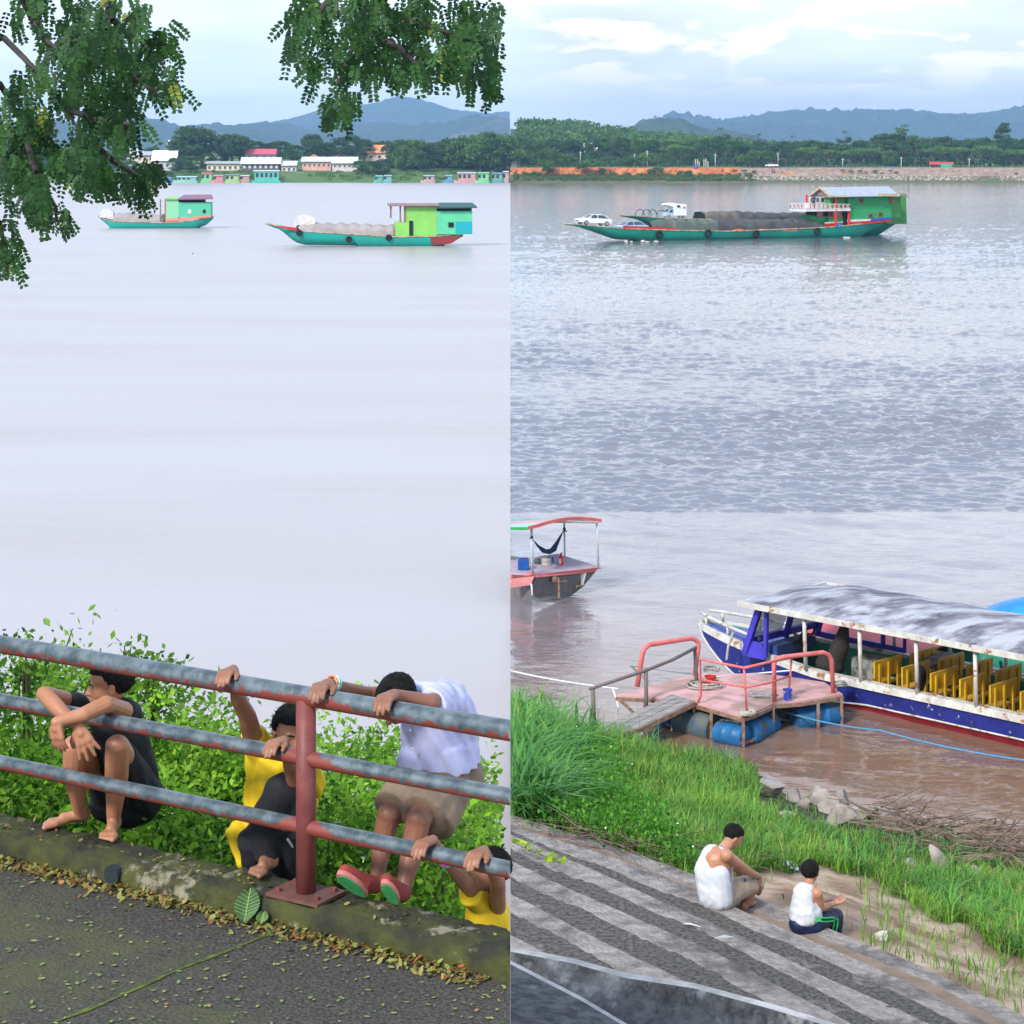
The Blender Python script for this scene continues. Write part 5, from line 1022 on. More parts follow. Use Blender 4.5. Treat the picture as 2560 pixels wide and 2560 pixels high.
for X in gxs:
    yf=Yat(EW[0],X); yw=Yat(WW,X)
    for t_ in gy:
        Y=yf+(yw-yf)*t_; vv.append((X,Y,gz(X,Y)[0]+rng.normal(0,.008))); ti.append(sandf(X,Y))
i=np.arange(len(gxs)*len(gy)).reshape(len(gxs),len(gy)); f=np.stack([i[:-1,:-1],i[1:,:-1],i[1:,1:],i[:-1,1:]],-1).reshape(-1,4)
tag(rawmesh('riverbank',np.array(vv),f,sandm,np.array(ti),smooth=True),kind='structure')
# grass blades
def blades(name,pos,hgt,wid,m,seed,lean=.35,tint=(.1,.9),maxx=None,cat=None):
    rng=np.random.default_rng(seed); n=len(pos); th=rng.uniform(0,6.28,n); d=np.stack([np.cos(th),np.sin(th),np.zeros(n)],1); pw=np.stack([-np.sin(th),np.cos(th),np.zeros(n)],1)
    h=hgt[:,None]; w=wid[:,None]; ln=rng.uniform(.3,1.6,n)[:,None]*lean; up=np.array([0,0,1.0]); rows=[]
    for u,ww,drop in((0,.7,0),(.35,1,.02),(.7,.8,.14),(1,.06,.36)):
        c=pos+up*h*(u-drop*ln*1.2)+d*h*ln*u*u; rows+= [c-pw*w*ww*.5,c+pw*w*ww*.5]
    v=np.stack(rows,1).reshape(-1,3); b=(np.arange(n)*8)[:,None]
    f=np.concatenate([b+np.array([[0,1,3,2]]),b+np.array([[2,3,5,4]]),b+np.array([[4,5,7,6]])],1).reshape(-1,4)
    v[:,0]=np.maximum(v[:,0],.002)
    lo=.5+.5*np.sin(pos[:,0]*2.1+1.3*np.sin(pos[:,1]*1.1))*np.sin(pos[:,1]*1.7+pos[:,0]*.6)
    t=np.repeat(np.clip(rng.uniform(tint[0],tint[1],n)*.62+lo*.36+(rng.uniform(size=n)>.96)*.5,0,1),8); return v,f,t
L_grass=leafmat('grass_blades',(.025,.10,.012),(.26,.48,.06),(.40,.32,.15),tl=.4)
L_tall=leafmat('tall_grass',(.02,.12,.03),(.17,.42,.07),(.35,.38,.1),tl=.35)
def scatter(n,cond,seed,ymax=1.0):
    rng=np.random.default_rng(seed); out=[]
    while len(out)<n:
        x=rng.uniform(1276,2620); y=rng.uniform(1790,2600); q=hitf(x,y)
        if q is None: continue
        if cond(x,y,q,rng): out.append(q)
    return np.array(out)
# fast inverse: table of ground hits
GXp=np.linspace(1276,2640,90); GYp=np.linspace(1790,2640,120); TAB=[[hit(x,y) for y in GYp] for x in GXp]
def hitf(x,y):
    i=(x-GXp[0])/(GXp[1]-GXp[0]); j=(y-GYp[0])/(GYp[1]-GYp[0]); a=int(i);c=int(j)
    if a<0 or c<0 or a>=len(GXp)-1 or c>=len(GYp)-1: return None
    u=i-a;v=j-c; q=TAB[a][c]*(1-u)*(1-v)+TAB[a+1][c]*u*(1-v)+TAB[a][c+1]*(1-u)*v+TAB[a+1][c+1]*u*v
    z,t=gz(q.x,q.y)
    if t<.01 or t>1.0: return None
    return (q.x,q.y,z)
def rocky(x,y): return 1895<x<2370 and y<interp([(1895,2015),(1960,2055),(2100,2095),(2370,2115)],x)
def cg(x,y,q,rng):
    s=sandf(q[0],q[1]); 
    if s>.5: return rng.uniform()<(.055 if x>2150 else .008)
    if rocky(x,y): return rng.uniform()<.07
    if 2180<x and 2040<y<2200 and y<interp([(2180,2150),(2300,2190),(2560,2200)],x): return rng.uniform()<.25
    return True
pos=scatter(36000,cg,31)
rng=np.random.default_rng(8); n=len(pos); pxs=pos[:,0]*FP/pos[:,1]+CX
v,f,t=blades('g',pos,rng.uniform(.08,.26,n)*np.where(pxs<1900,1.35,1),rng.uniform(.008,.018,n),L_grass,9,lean=.5,tint=(.05,.96)); tag(rawmesh('grass',v,f,L_grass,t),kind='stuff')
pos=scatter(260,lambda x,y,q,r: x>1500 and sandf(q[0],q[1])<.4 and not rocky(x,y),37); pos=np.repeat(pos,14,0)+np.random.default_rng(1).normal(0,.05,(260*14,3))*np.array([1,1,0]); n=len(pos); v,f,t=blades('h',pos,np.random.default_rng(2).uniform(.18,.46,n),np.random.default_rng(3).uniform(.008,.02,n),L_tall,14,lean=.8); tag(rawmesh('grass_tufts',v,f,L_tall,t),kind='stuff')
pos=scatter(1300,lambda x,y,q,r: sandf(q[0],q[1])<.6 and not rocky(x,y),38); n=len(pos); v,f,t=blades('d',pos,rng.uniform(.12,.34,n),np.full(n,.007),L_grass,15,lean=.9); tag(rawmesh('dry_stalks',v,f,mat('dry_stalk',(.30,.22,.13),(.2,.13,.09),8)),kind='stuff')
# clump of tall arching grass at left
pos=scatter(1700,lambda x,y,q,r: x<interp([(1800,1500),(1900,1500),(2000,1450),(2100,1380)],y) and sandf(q[0],q[1])<.5 and r.uniform()<max(.04,1-(x-1276)/150),33)
n=len(pos); v,f,t=blades('t',pos,rng.uniform(.4,1.0,n),rng.uniform(.025,.05,n),L_tall,10,lean=.95,tint=(0,.9)); tag(rawmesh('tall_grass',v,f,L_tall,t),kind='stuff')
# thin seed stalks over the water
pos=scatter(90,lambda x,y,q,r: x<1650 and y<1950,35); n=len(pos); v,f,t=blades('s',pos,rng.uniform(.6,1.1,n),np.full(n,.008),L_tall,12,lean=.3); tag(rawmesh('grass_stalks',v,f,L_tall,t),kind='stuff')
# broad-leaved weeds
pos=scatter(800,lambda x,y,q,r: x<interp([(1850,1500),(2000,1560),(2100,1640),(2200,1720)],y) and sandf(q[0],q[1])<.5 and y>1870,36)
P_=[];T=[]
for p in pos:
    k=26; r=rng.uniform(.10,.2); P_.append(p+np.stack([rng.normal(0,r,k),rng.normal(0,r,k),rng.uniform(.03,.34,k)],1)); T.append(np.clip(rng.uniform(.1,.8)+rng.normal(0,.1,k),0,.9))
P_=np.concatenate(P_);P_[:,0]=np.maximum(P_[:,0],.03);T=np.concatenate(T); v,f=quads(P_,rng.uniform(.03,.075,len(P_)),.6,rng=rng,droop=(0,-.2,.5)); v[:,0]=np.maximum(v[:,0],.002)
tag(rawmesh('weeds',v,f,leafmat('weed_leaf',(.02,.12,.012),(.16,.42,.04),(.4,.4,.08),tl=.4),np.repeat(T,4)),kind='stuff')
idx=rng.choice(len(P_),150); v,f=quads(P_[idx]+np.array([0,-.05,.06]),np.full(150,.028),.9,rng=rng); tag(rawmesh('weed_flowers',v,f,mat('flower_white',(.75,.72,.6))),kind='stuff')
# stems of dry twigs at the edge of the steps
def twigs(name,label,cx0,cx1,yf,n,L0,seed,m,cat='twig pile',zup=.12,dirx=None,r0=.006,hi=.25):
    rnd=random.Random(seed); c=hit((cx0+cx1)/2,yf((cx0+cx1)/2)); t=thing(name,label,cat,c); mbs=MB()
    for i in range(n):
        x=rnd.uniform(cx0,cx1); q=hit(x,yf(x)+rnd.gauss(0,10)); a=rnd.gauss(dirx if dirx is not None else -.7,.5)+(math.pi if rnd.random()<.5 else 0); L_=rnd.uniform(.4,1)*L0; pts=[]; p=q+V((0,0,rnd.uniform(.02,hi))); el=rnd.gauss(0,zup)
        for s in range(5): pts.append(p.copy()); a+=rnd.gauss(0,.34); p=p+V((math.cos(a)*math.cos(el),math.sin(a)*math.cos(el),math.sin(el)))*L_/4
        pts=[V((max(q2.x,.02),q2.y,max(q2.z,gz(max(q2.x,.02),q2.y)[0]+.01))) for q2 in pts]; r=rnd.uniform(.5,1.5)*r0; mbs.tube(pts,[r,r,r*.8,r*.6,r*.3],5)
    return mbs,t
tw=mat('dry_twig',(.17,.11,.10),(.10,.065,.06),6,.9)
mbs,t=twigs('twig_pile','long pile of dry purple-brown twigs between the weeds and the steps',1440,1760,lambda x:interp([(1440,2105),(1560,2140),(1700,2165),(1760,2190)],x),90,1.1,3,tw,dirx=-.45); o=mbs.build('twigs',tw,t); o['kind']='stuff'
dm=mat('driftwood',(.22,.155,.12),(.10,.07,.055),5,.9)
mbs,t=twigs('driftwood_pile','tangled heap of grey-brown driftwood and roots between the grass and the river at right',2190,2600,lambda x:interp([(2190,2070),(2300,2110),(2400,2140),(2560,2170)],x)+random.uniform(-25,25),300,.95,4,dm,zup=.3,dirx=-.3,r0=.011,hi=.42); o=mbs.build('branches',dm,t); o['kind']='stuff'
for i,(pts,l) in enumerate([([(2470,2105),(2500,2060),(2530,2026)],'thick forked driftwood stump sticking up from the heap toward the river'),([(2535,2130),(2545,2095),(2560,2070)],'driftwood stake leaning at the right edge of the heap'),([(2530,2110),(2528,2070),(2540,2045)],'thin upright driftwood stick, second from the right edge'),([(2395,2095),(2410,2075),(2418,2062)],'short reddish driftwood snag at the heap middle'),([(2165,2080),(2250,2095),(2330,2100)],'long pale driftwood log lying at the left end of the heap'),([(2240,2120),(2300,2100),(2370,2112)],'pale curved branch lying across the front of the heap')]):
    q0=hit(*pts[0]); d0=q0.y; w=[P(x,y,d0+.0*k) for k,(x,y) in enumerate(pts)]; w[0]=q0-V((0,0,.05)); mb=MB(); mb.tube(w,[.045,.035,.012] if i<5 and i!=2 else .016,8)
    if i in(0,3): mb.tube([w[1],w[1]+V((.12,0,.13))],[.03,.008],6)
    for q in mb.v[:0]: pass
    one('driftwood_branch',mb,dm,l,'driftwood',smooth=True)
# rocks by the waterline
rockm=mat('bank_rock',(.33,.29,.26),(.19,.17,.155),3,.9,bump=.6,bscale=9,dist=.03,c3=(.17,.15,.13),s3=2,l3=.56,h3=.66)
def rock(px,py,wpx,hpx,label,seed,group=None,m=None):
    rnd=np.random.default_rng(seed); q=hit(px,py+hpx*.3); s=q.y/FP; mb=MB(); mb.ell((0,0,0),(1.25,1.25,1.25),nu=26,nv=16)
    pl_=[(v/np.linalg.norm(v),rnd.uniform(.42,.80)) for v in rnd.normal(size=(11,3))]; vs=[]
    for v in mb.v:
        v=np.array(v); k=1.0
        for nrm,dd in pl_:
            dt=v@nrm
            if dt>dd: v=v-nrm*(dt-dd)
        vs.append(V((v[0]*wpx*s*.66,v[1]*wpx*s*.55,v[2]*hpx*s*.85))+q+V((0,0,hpx*s*.42)))
    mb.v=[tuple(v) for v in vs]; return one('rock',mb,m or rockm,label,'rock',group,ang=25)
for i,a in enumerate([(1925,1978,78,40,'large pale boulder at the left end of the rock row by the water'),(1985,2000,40,26,'rock just right of the largest boulder'),(2010,2015,36,24,'rock between the big boulder and the water bend'),(2040,2000,50,34,'rounded grey rock, third along the waterline'),(2075,2020,62,36,'flat-topped rock in the middle of the waterline row'),(2100,2010,56,30,'tan rock at the water behind the flat-topped one'),(2095,2055,66,40,'blue-grey rock nearest the grass in the row'),(2150,2035,60,34,'brownish rock left of the thin weed stalk'),(2190,2030,44,26,'small pale rock behind the weed stalk at the water'),(2215,2050,60,32,'tan rock above the driftwood log'),(2250,2050,56,34,'dark grey rock above the heap of driftwood'),(2290,2065,50,30,'pale rock partly behind driftwood'),(2320,2065,44,26,'last rock of the row beside the driftwood snag'),(2345,2160,40,50,'upright tan rock in front of the driftwood heap'),(2270,2165,50,26,'low flat pale rock in the grass in front of the driftwood'),(2440,2185,50,26,'low rock under the driftwood tangle at right'),(1975,2040,40,20,'small rock showing in the grass below the big boulder')]): rock(*a,40+i,'rocks along the waterline')
rock(2207,2345,42,24,'lone whitish stone lying on the sand beside the lowest step',90,m=mat('white_stone',(.52,.50,.45),(.36,.36,.32),6,.9))
# litter bag, scraps
def bag(px,py,w,label,seed):
    q=hit(px,py); rnd=np.random.default_rng(seed); mb=MB(); n=14; secs=[]
    for i in range(n): secs.append([V((q.x+(i/(n-1)-.5)*w+rnd.normal(0,.012),q.y+(j/7-.5)*w*.6+rnd.normal(0,.01),q.z+.02+.07*math.exp(-((i/(n-1)-.6)**2*9+(j/7-.5)**2*6))+rnd.normal(0,.018))) for j in range(8)])
    mb.loft(secs); return one('plastic_bag',mb,mat('clear_plastic',(.62,.68,.74),(.45,.52,.58),30,.25,spec=.8),label,'bag')
bag(1962,2172,.30,'crumpled clear plastic bag at the grass edge behind the two sitting people',1)
def scrap(px,py,z,pts,label,c,nm='paper_scrap'):
    q=PZ(px,py,z); mb=MB(); mb.slab([q+V((x,y,.014+.008*i)) for i,(x,y) in enumerate(pts)],.006); one(nm,mb,mat('sc%s'%(c,),c,rough=.6),label,'litter')
scrap(1728,2318,2.77,[(-.07,.06),(-.01,.05),(.08,-.06),(-.01,-.02)],'white spoon-shaped scrap lying on the fourth step',(.7,.7,.68))
scrap(1811,2350,2.94,[(-.09,.02),(0,.07),(.09,.0),(.0,-.05)],'pale flat cement splash on the dark tread below the white scrap',(.36,.37,.37),'cement_patch')
scrap(2222,2522,2.94,[(-.02,.02),(.02,.02),(.02,-.04),(-.02,-.04)],'small dark bottle cap object on the steps near bottom right',(.05,.05,.06),'bottle_cap')
# creeping vine on the first step
vm=leafmat('vine_leaf',(.25,.42,.02),(.45,.62,.04),tl=.4); pts=[]
for x,y in [(1282,2100),(1290,2106),(1303,2110),(1312,2115),(1325,2118),(1332,2125),(1345,2132),(1360,2136),(1368,2142),(1380,2142),(1393,2149),(1400,2150)]:
    q=PZ(x,y,2.98); 
    for k in range(3): pts.append((max(.03,q.x+random.uniform(-.03,.03)),q.y+random.uniform(-.03,.03),q.z))
t=thing('creeping_vine','short bright yellow-green vine creeping down the concrete at the left end of the steps','vine',V(pts[0])); v,f=quads(np.array(pts),np.full(len(pts),.07),.9,rng=rng,droop=(.3,-.3,.2)); rawmesh('leaves',v,f,vm,np.repeat(rng.uniform(0,1,len(pts)),4),t)
mb=MB(); mb.tube([V(p)-V((0,0,.02)) for p in pts[::3]],.005,5); mb.build('stem',MATS['shrub_stem'],t)
# ================================================= MOORED BOATS, RAFT, GANGWAY, ROPES
N0=V((7.0,37.7,0)); U=V((.70,-.714,0)); W_=V((.714,.70,0))
def BL(s,t,z): return N0+U*s+W_*t+V((0,0,z))
wornw=mat('worn_white',(.55,.54,.50),(.42,.40,.37),5,.7,c3=(.25,.12,.05),s3=4,l3=.56,h3=.62,bump=.3,dist=.01)
wornb=mat('worn_blue',(.018,.025,.20),(.012,.018,.14),3,.55,c3=(.45,.42,.40),s3=5,l3=.63,h3=.67,bump=.3,dist=.01)
deckb=mat('blue_deck',(.07,.09,.30),(.12,.14,.32),4,.7,c3=(.3,.28,.25),s3=6,l3=.6,h3=.66)
wornr=mat('worn_red',(.33,.015,.03),(.22,.015,.03),4,.6)
ing=mat('green_inside',(.02,.24,.15),(.03,.18,.12),3,.6,c3=(.25,.22,.18),s3=4,l3=.62,h3=.67)
yel=mat('yellow_bench',(.55,.33,.015),(.45,.25,.012),5,.5,c3=(.2,.12,.04),s3=12,l3=.66,h3=.7)
canm=mat('canvas_roof',(.36,.37,.42),(.17,.16,.19),2.6,.8,lo=.42,hi=.62,bump=.4,dist=.02,stretch=(.5,1,1),c3=(.08,.075,.10),s3=2.4,l3=.50,h3=.66)
pinkp=mat('pink_paint',(.62,.16,.15),(.52,.12,.12),6,.5,c3=(.3,.15,.1),s3=11,l3=.64,h3=.68)
def longboat(root,t0,w,s0,s1,zg,m_top,m_low,tipz=.95,inner=ing,rim=wornw,n=60,bowlen=3.8,tc=None):
    tc=tc if tc is not None else t0+w/2; hs=[];reds=[];lines=[];rimn=[];rimf=[];inn=[]
    for i in range(n+1):
        s=s0+(s1-s0)*(i/n); b_=min(1,((s-s0)/bowlen)**.62+.02); z=zg+(tipz-zg)*(1-min(1,(s-s0)/bowlen))**1.5; c=tc+(t0+w/2-tc)*b_
        T=lambda k: c+k*w/2*b_; kz=-.3+ (z-.1+.3)*(1-min(1,(s-s0)/(bowlen*.75)))**2
        m1=kz+(z-kz)*(.06+.44*min(1,max(0,(s-s0-1.2)/3.5)))
        hs.append([BL(s,T(-1),z),BL(s,T(-.97),z*.6+m1*.4),BL(s,T(-.93),m1)]); reds.append([BL(s,T(-.93),m1),BL(s,T(-.75),kz),BL(s,T(.75),kz),BL(s,T(.93),m1),BL(s,T(1),z)])
        lines.append(BL(s,T(-.955),m1+.02)); rimn.append((BL(s,T(-1),z+.02),BL(s,T(-.86),z+.02))); rimf.append((BL(s,T(1),z+.02),BL(s,T(.9),z+.02)))
        inn.append([BL(s,T(-.9),z-.03),BL(s,T(-.84),kz+.2 if b_>.6 else z-.12),BL(s,T(.84),kz+.2 if b_>.6 else z-.12),BL(s,T(.93),z-.03)])
    mb=MB(); mb.loft(hs); mb.build('hull',m_top,root,smooth=True); mb=MB(); mb.loft(reds); mb.build('lower_hull',m_low,root,smooth=True)
    mb=MB(); mb.loft([[a+V((0,0,0)),c,c-V((0,0,.05)),a-V((0,0,.13))+W_*-.02] for a,c in rimn],True,True); mb.loft([[a,c,c-V((0,0,.06)),a-V((0,0,.06))] for a,c in rimf],True,True); mb.build('gunwale',rim,root)
    mb=MB(); mb.tube([p-W_*.012 for p in lines],.018,5); mb.build('waterline_stripe',wornw,root)
    mb=MB(); mb.loft(inn); mb.build('inner_planking',inner,root)
BB=thing('passenger_boat','long blue and white passenger boat with arched grey canopy and yellow bench seats','boat',BL(2,1.2,0),'boats moored by the near bank')
longboat(BB,0,2.4,-5.6,9.5,.55,wornb,wornr,tipz=.80,tc=1.0)
mb=MB(); tri=[]
for s in np.linspace(-5.45,-3.5,12):
    b_=min(1,((s+5.6)/3.8)**.62+.02); z=.55+.25*(1-(s+5.6)/3.8)**1.5-.06; c=1.0+.2*b_; tri.append([BL(s,c-1.05*b_,z),BL(s,c,z+.03),BL(s,c+1.05*b_,z)])
mb.loft(tri); mb.build('bow_deck',deckb,BB)
# bow rail
for sg in(-1,1):
    pts=[]
    for s in np.linspace(-5.5,-3.6,9):
        b_=min(1,((s+5.6)/3.8)**.62+.02); z=.55+.25*(1-(s+5.6)/3.8)**1.5+.2; c=1.0+.2*b_; pts.append(BL(s,c+sg*1.05*b_,z))
    mb=MB(); mb.tube(pts,.032,8); 
    for q in pts[1::3]: mb.tube([q,q-V((0,0,.2))],.028,6)
    mb.build('bow_rail',wornw,BB,smooth=True)
# canopy
secs=[]
for s in np.linspace(-3.6,9.5,50):
    r=[]; e=.30*min(1,(s+3.6)/1.6+.25)
    for j in range(11):
        a=j/10; r.append(BL(s,-.12+2.64*a,1.60+e*math.sin(math.pi*a)**.8+.012*math.sin(s*5+j)))
    secs.append(r)
mb=MB(); mb.loft(secs); mb.loft([[q-V((0,0,.02)) for q in r] for r in secs]); mb.build('canopy',canm,BB,smooth=True)
mb=MB(); mb.beam(BL(-3.7,-.13,1.58),BL(9.5,-.13,1.60),.05,.10); mb.beam(BL(-3.7,2.53,1.58),BL(9.5,2.53,1.60),.05,.09); mb.beam(BL(-3.62,-.1,1.60),BL(-3.62,2.5,1.60),.05,.07); mb.build('canopy_frame',wornw,BB)
for s in(-2.2,-.95,.27,1.49,2.7,3.9):
    mb=MB(); mb.tube([BL(s,.02,.55),BL(s,-.03,1.58)],.038,8); mb.build('canopy_post',wornw,BB,smooth=True)
    mb=MB(); mb.tube([BL(s+.3,2.38,.5),BL(s+.3,2.45,1.58)],.035,8); mb.build('canopy_post',wornw,BB,smooth=True)
wf=mat('windshield_blue',(.05,.04,.42),(.04,.035,.32),3,.5)
ws=thing('w','', '',BL(-3.3,1.2,.6)); bpy.data.objects.remove(ws,do_unlink=True)
mb=MB(); mb.prism([BL(-3.75,.05,.56),BL(-3.2,.05,.56),BL(-3.3,.1,.85),BL(-3.62,.1,.85)],W_*.06); mb.beam(BL(-3.7,.08,.6),BL(-3.35,.12,1.58),.11); mb.beam(BL(-3.2,.08,.6),BL(-3.2,.12,1.58),.07)
mb.beam(BL(-3.7,2.3,.6),BL(-3.35,2.25,1.58),.1); mb.beam(BL(-3.6,1.2,.75),BL(-3.35,1.2,1.58),.09); mb.beam(BL(-3.7,.1,.82),BL(-3.7,2.3,.82),.12); mb.beam(BL(-3.36,.1,1.53),BL(-3.36,2.25,1.53),.08); mb.beam(BL(-2.1,2.3,.6),BL(-2.1,2.3,1.58),.08); mb.beam(BL(-3.6,2.3,.64),BL(-1.6,2.3,.64),.05,.1); mb.beam(BL(-1.6,2.3,.6),BL(-1.6,2.3,1.58),.06)
mb.build('windshield_frame',wf,BB)
gl=mat('hazy_glass',(.45,.52,.55),(.35,.42,.45),4,.15,alpha=.55)
for a,c in((.14,1.14),(1.26,2.2)):
    mb=MB(); mb.prism([BL(-3.66,a,.88),BL(-3.66,c,.88),BL(-3.38,c,1.5),BL(-3.38,a,1.5)],U*.01); mb.build('windscreen',gl,BB)
mb=MB(); mb.prism([BL(-3.2,2.28,.9),BL(-2.15,2.28,.9),BL(-2.15,2.25,1.5),BL(-3.2,2.25,1.5)],W_*.01); mb.build('side_window',gl,BB)
mb=MB(); mb.prism([BL(-3.62,.5,1.36),BL(-3.62,.95,1.36),BL(-3.5,.95,1.47),BL(-3.5,.5,1.47)],U*-.01); mb.build('sticker',mat('sticker_yellow',(.6,.5,.08),(.5,.5,.45),18,.6,lo=.48,hi=.52),BB)
c=BL(-2.75,.75,1.0); d_=(U*-.85+V((0,0,.5))).normalized(); a1=W_; a2=d_.cross(a1).normalized(); mb=MB(); mb.tube([c+(a1*math.cos(q)+a2*math.sin(q))*.2 for q in np.linspace(0,2*math.pi,25)],.018,6)
for q in(0,2.1,4.2): mb.tube([c,c+(a1*math.cos(q)+a2*math.sin(q))*.2],.014,5)
mb.tube([c,c+d_*-.0-U*.3-V((0,0,.2))],.03,6); mb.build('steering_wheel',black,BB,smooth=True)
mb=MB(); mb.box(BL(-3.25,.9,.70),(.3,1.2,.2),rz=-.79); mb.build('dashboard',mat('dash_blue',(.03,.05,.2),(.02,.05,.06),5,.6),BB)
st=mat('seat_fabric',(.02,.018,.017),(.035,.03,.025),30,.9)
q=BL(-1.85,.45,0); blobobj('driver_seat',[('c',q+V((0,0,.72)),.19,q+U*.12+V((0,0,1.0)),.17),('c',q+U*.12+V((0,0,1.0)),.17,q+U*.2+V((0,0,1.32)),.10),('c',q-U*.25+V((0,0,.62)),.17,q+V((0,0,.62)),.18)],st,BB,.025,3)
mb=MB(); mb.box(BL(-1.4,.9,.6),(.5,.45,.35),rz=-.79); mb.build('engine_box',mat('engine_grey',(.22,.24,.22),(.06,.06,.05),6,.7),BB)
mb=MB(); mb.prism([BL(-.9,1.4,.65),BL(-.35,1.4,.65),BL(-.35,2.2,.75),BL(-.9,2.2,.72)],(0,0,.06)); mb.build('folded_cloth',mat('grey_cloth',(.16,.13,.14),(.25,.25,.28),5,.9),BB)
for row,(t0,t1) in enumerate(((.28,1.12),(1.30,2.12))):
    for i in range(9):
        s=-.85+i*.61+(.08 if row else 0)
        mb=MB(); mb.box((BL(s,(t0+t1)/2,.73)),(.035,t1-t0,.31),rz=-.795); bk=mb.build('bench_back',yel,BB)
        mb=MB(); mb.box(BL(s-.17,(t0+t1)/2,.42),(.3,t1-t0,.035),rz=-.795); mb.build('bench_seat',yel,BB)
        mb=MB()
        for t in(t0+.14,(t0+t1)/2,t1-.14): mb.box(BL(s+.03,t,.45),(.03,.06,.75),rz=-.795)
        mb.build('bench_legs',yel,BB)
t=thing('spare_tyre','black tyre leaning on a yellow bench beside the near canopy posts','tyre',BL(.05,.45,.6)); tyre(BL(.05,.45,.72),t,.24,U+W_*.4,.08,'tread',seg=20)
# second boat behind with green inside, short red roof
B5=thing('passenger_boat','green-lined boat with grey gunwale and low curved red roof behind the blue passenger boat','boat',BL(0,3.8,0),'boats moored by the near bank')
longboat(B5,2.85,1.9,-4.9,9.5,.45,mat('grey_hull',(.4,.42,.47),(.3,.3,.33),4,.6),ing,tipz=.6,rim=mat('grey_rim',(.42,.45,.52),(.3,.3,.33),4,.7,c3=(.2,.15,.12),s3=6,l3=.62,h3=.67))
secs=[[BL(s,2.6+1.9*a,.50+.17*math.sin(math.pi*a)+.03*math.cos((s+4.4)*1.2)) for a in np.linspace(0,1,9)] for s in np.linspace(-4.3,-1.4,16)]
mb=MB(); mb.loft(secs); mb.loft([[q-V((0,0,.04)) for q in r] for r in secs]); mb.build('red_roof',mat('red_roof',(.50,.09,.09),(.42,.07,.08),2,.5),B5,smooth=True)
for s in(-4.2,-3,-1.8):
    for t_ in(2.85,4.55): mb=MB(); mb.tube([BL(s,t_,.3),BL(s,t_,.5)],.03,6); mb.build('roof_post',ing,B5)
for s in np.arange(-1,9,.55): mb=MB(); mb.beam(BL(s,2.95,.62),BL(s,3.12,.2),.05); mb.build('rib',ing,B5)
B6=thing('passenger_boat','boat with rounded bright blue tarpaulin top showing over the grey canopy at the right edge','boat',BL(1,6,0),'boats moored by the near bank')
longboat(B6,5.0,1.9,-2.1,6,.6,wornw,wornr,tipz=.65)
secs=[[BL(s,4.95+2.0*a,.6+(.70*min(1,max(.02,(s+2.3)*.7))**.5)*math.sin(math.pi*a)**.7) for a in np.linspace(0,1,11)] for s in np.linspace(-2.25,4,18)]
mb=MB(); mb.loft(secs); mb.build('tarpaulin',mat('blue_tarp',(.01,.16,.62),(.02,.26,.7),1.3,.35,bump=.4,bscale=3,dist=.04),B6,smooth=True)
# ---- raft
RZ_=.52
RAFT=thing('landing_raft','pink checker-plate landing raft on blue drums with pink tube railings','raft',PZ(1820,1745,0))
deckp=[(1539,1738),(1660,1744),(1740,1757),(1855,1790),(1880,1783),(1935,1757),(2000,1752),(2107,1735),(2060,1705),(1960,1690),(1894,1684),(1741,1684)]
plate=mat('pink_plate',(.54,.32,.31),(.46,.25,.24),2.5,.7,c3=(.30,.20,.16),s3=1.3,l3=.48,h3=.64,bump=.4,bscale=70,dist=.006)
rust=mat('rusty_steel',(.18,.085,.05),(.25,.18,.14),9,.8,bump=.3,dist=.01)
mb=MB(); top=[PZ(x,y,RZ_) for x,y in deckp]; mb.slab(top,.05); mb.build('deck',plate,RAFT)
mb=MB()
for i in range(6): mb.beam(top[i]-V((0,.02,.06)),top[i+1]-V((0,.02,.06)),.05,.06)
mb.beam(top[6]-V((0,.02,.06)),top[7]-V((0,.02,.06)),.05,.06); mb.build('edge_frame',rust,RAFT)
drm=mat('blue_drum2',(.01,.13,.33),(.015,.09,.22),3,.45,c3=(.07,.09,.08),s3=2.5,l3=.55,h3=.63)
def drum(a,bq,r=.2,m=drm):
    a=V(a);bq=V(bq); mb=MB(); n=9; mb.tube([a+(bq-a)*u for u in(0,.03,.3,.33,.36,.64,.67,.7,.97,1)],[r*.9,r,r,r*1.06,r,r,r*1.06,r,r,r*.9],16); mb.build('float_drum',m,RAFT,ang=40)
def dp(x,y): q=PZ(x,y,RZ_); q.z=.12; return q
drum(dp(1795,1778)+V((0,.15,0)),dp(1868,1793)+V((0,.2,0)),.20); drum(dp(1872,1788)+V((0,.25,0)),dp(1934,1760)+V((0,.3,0)),.20)
drum(dp(1992,1753)+V((0,.3,0)),dp(2100,1740)+V((0,.25,0)),.22); drum(dp(1610,1744)+V((0,.2,0)),dp(1680,1748)+V((0,.25,0)),.22)
grd=mat('grimy_drum',(.05,.09,.13),(.10,.11,.10),4,.7); drum(dp(1700,1752)+V((0,.2,0)),dp(1788,1775)+V((0,.25,0)),.24,grd); drum(dp(1700,1740)+V((0,1.5,0)),dp(1900,1740)+V((0,1.5,0)),.22,grd); drum(dp(1940,1757)+V((0,.9,0)),dp(1992,1752)+V((0,.8,0)),.2,grd)
mb=MB()
for x,y in((1613,1744),(1735,1757),(1778,1770),(1858,1791),(1933,1760),(2045,1748),(2104,1738)):
    q=PZ(x,y,RZ_); mb=MB(); mb.beam(q-V((0,0,.05)),V((q.x,q.y,.0)),.05); mb.build('frame_leg',rust,RAFT)
mb=MB()
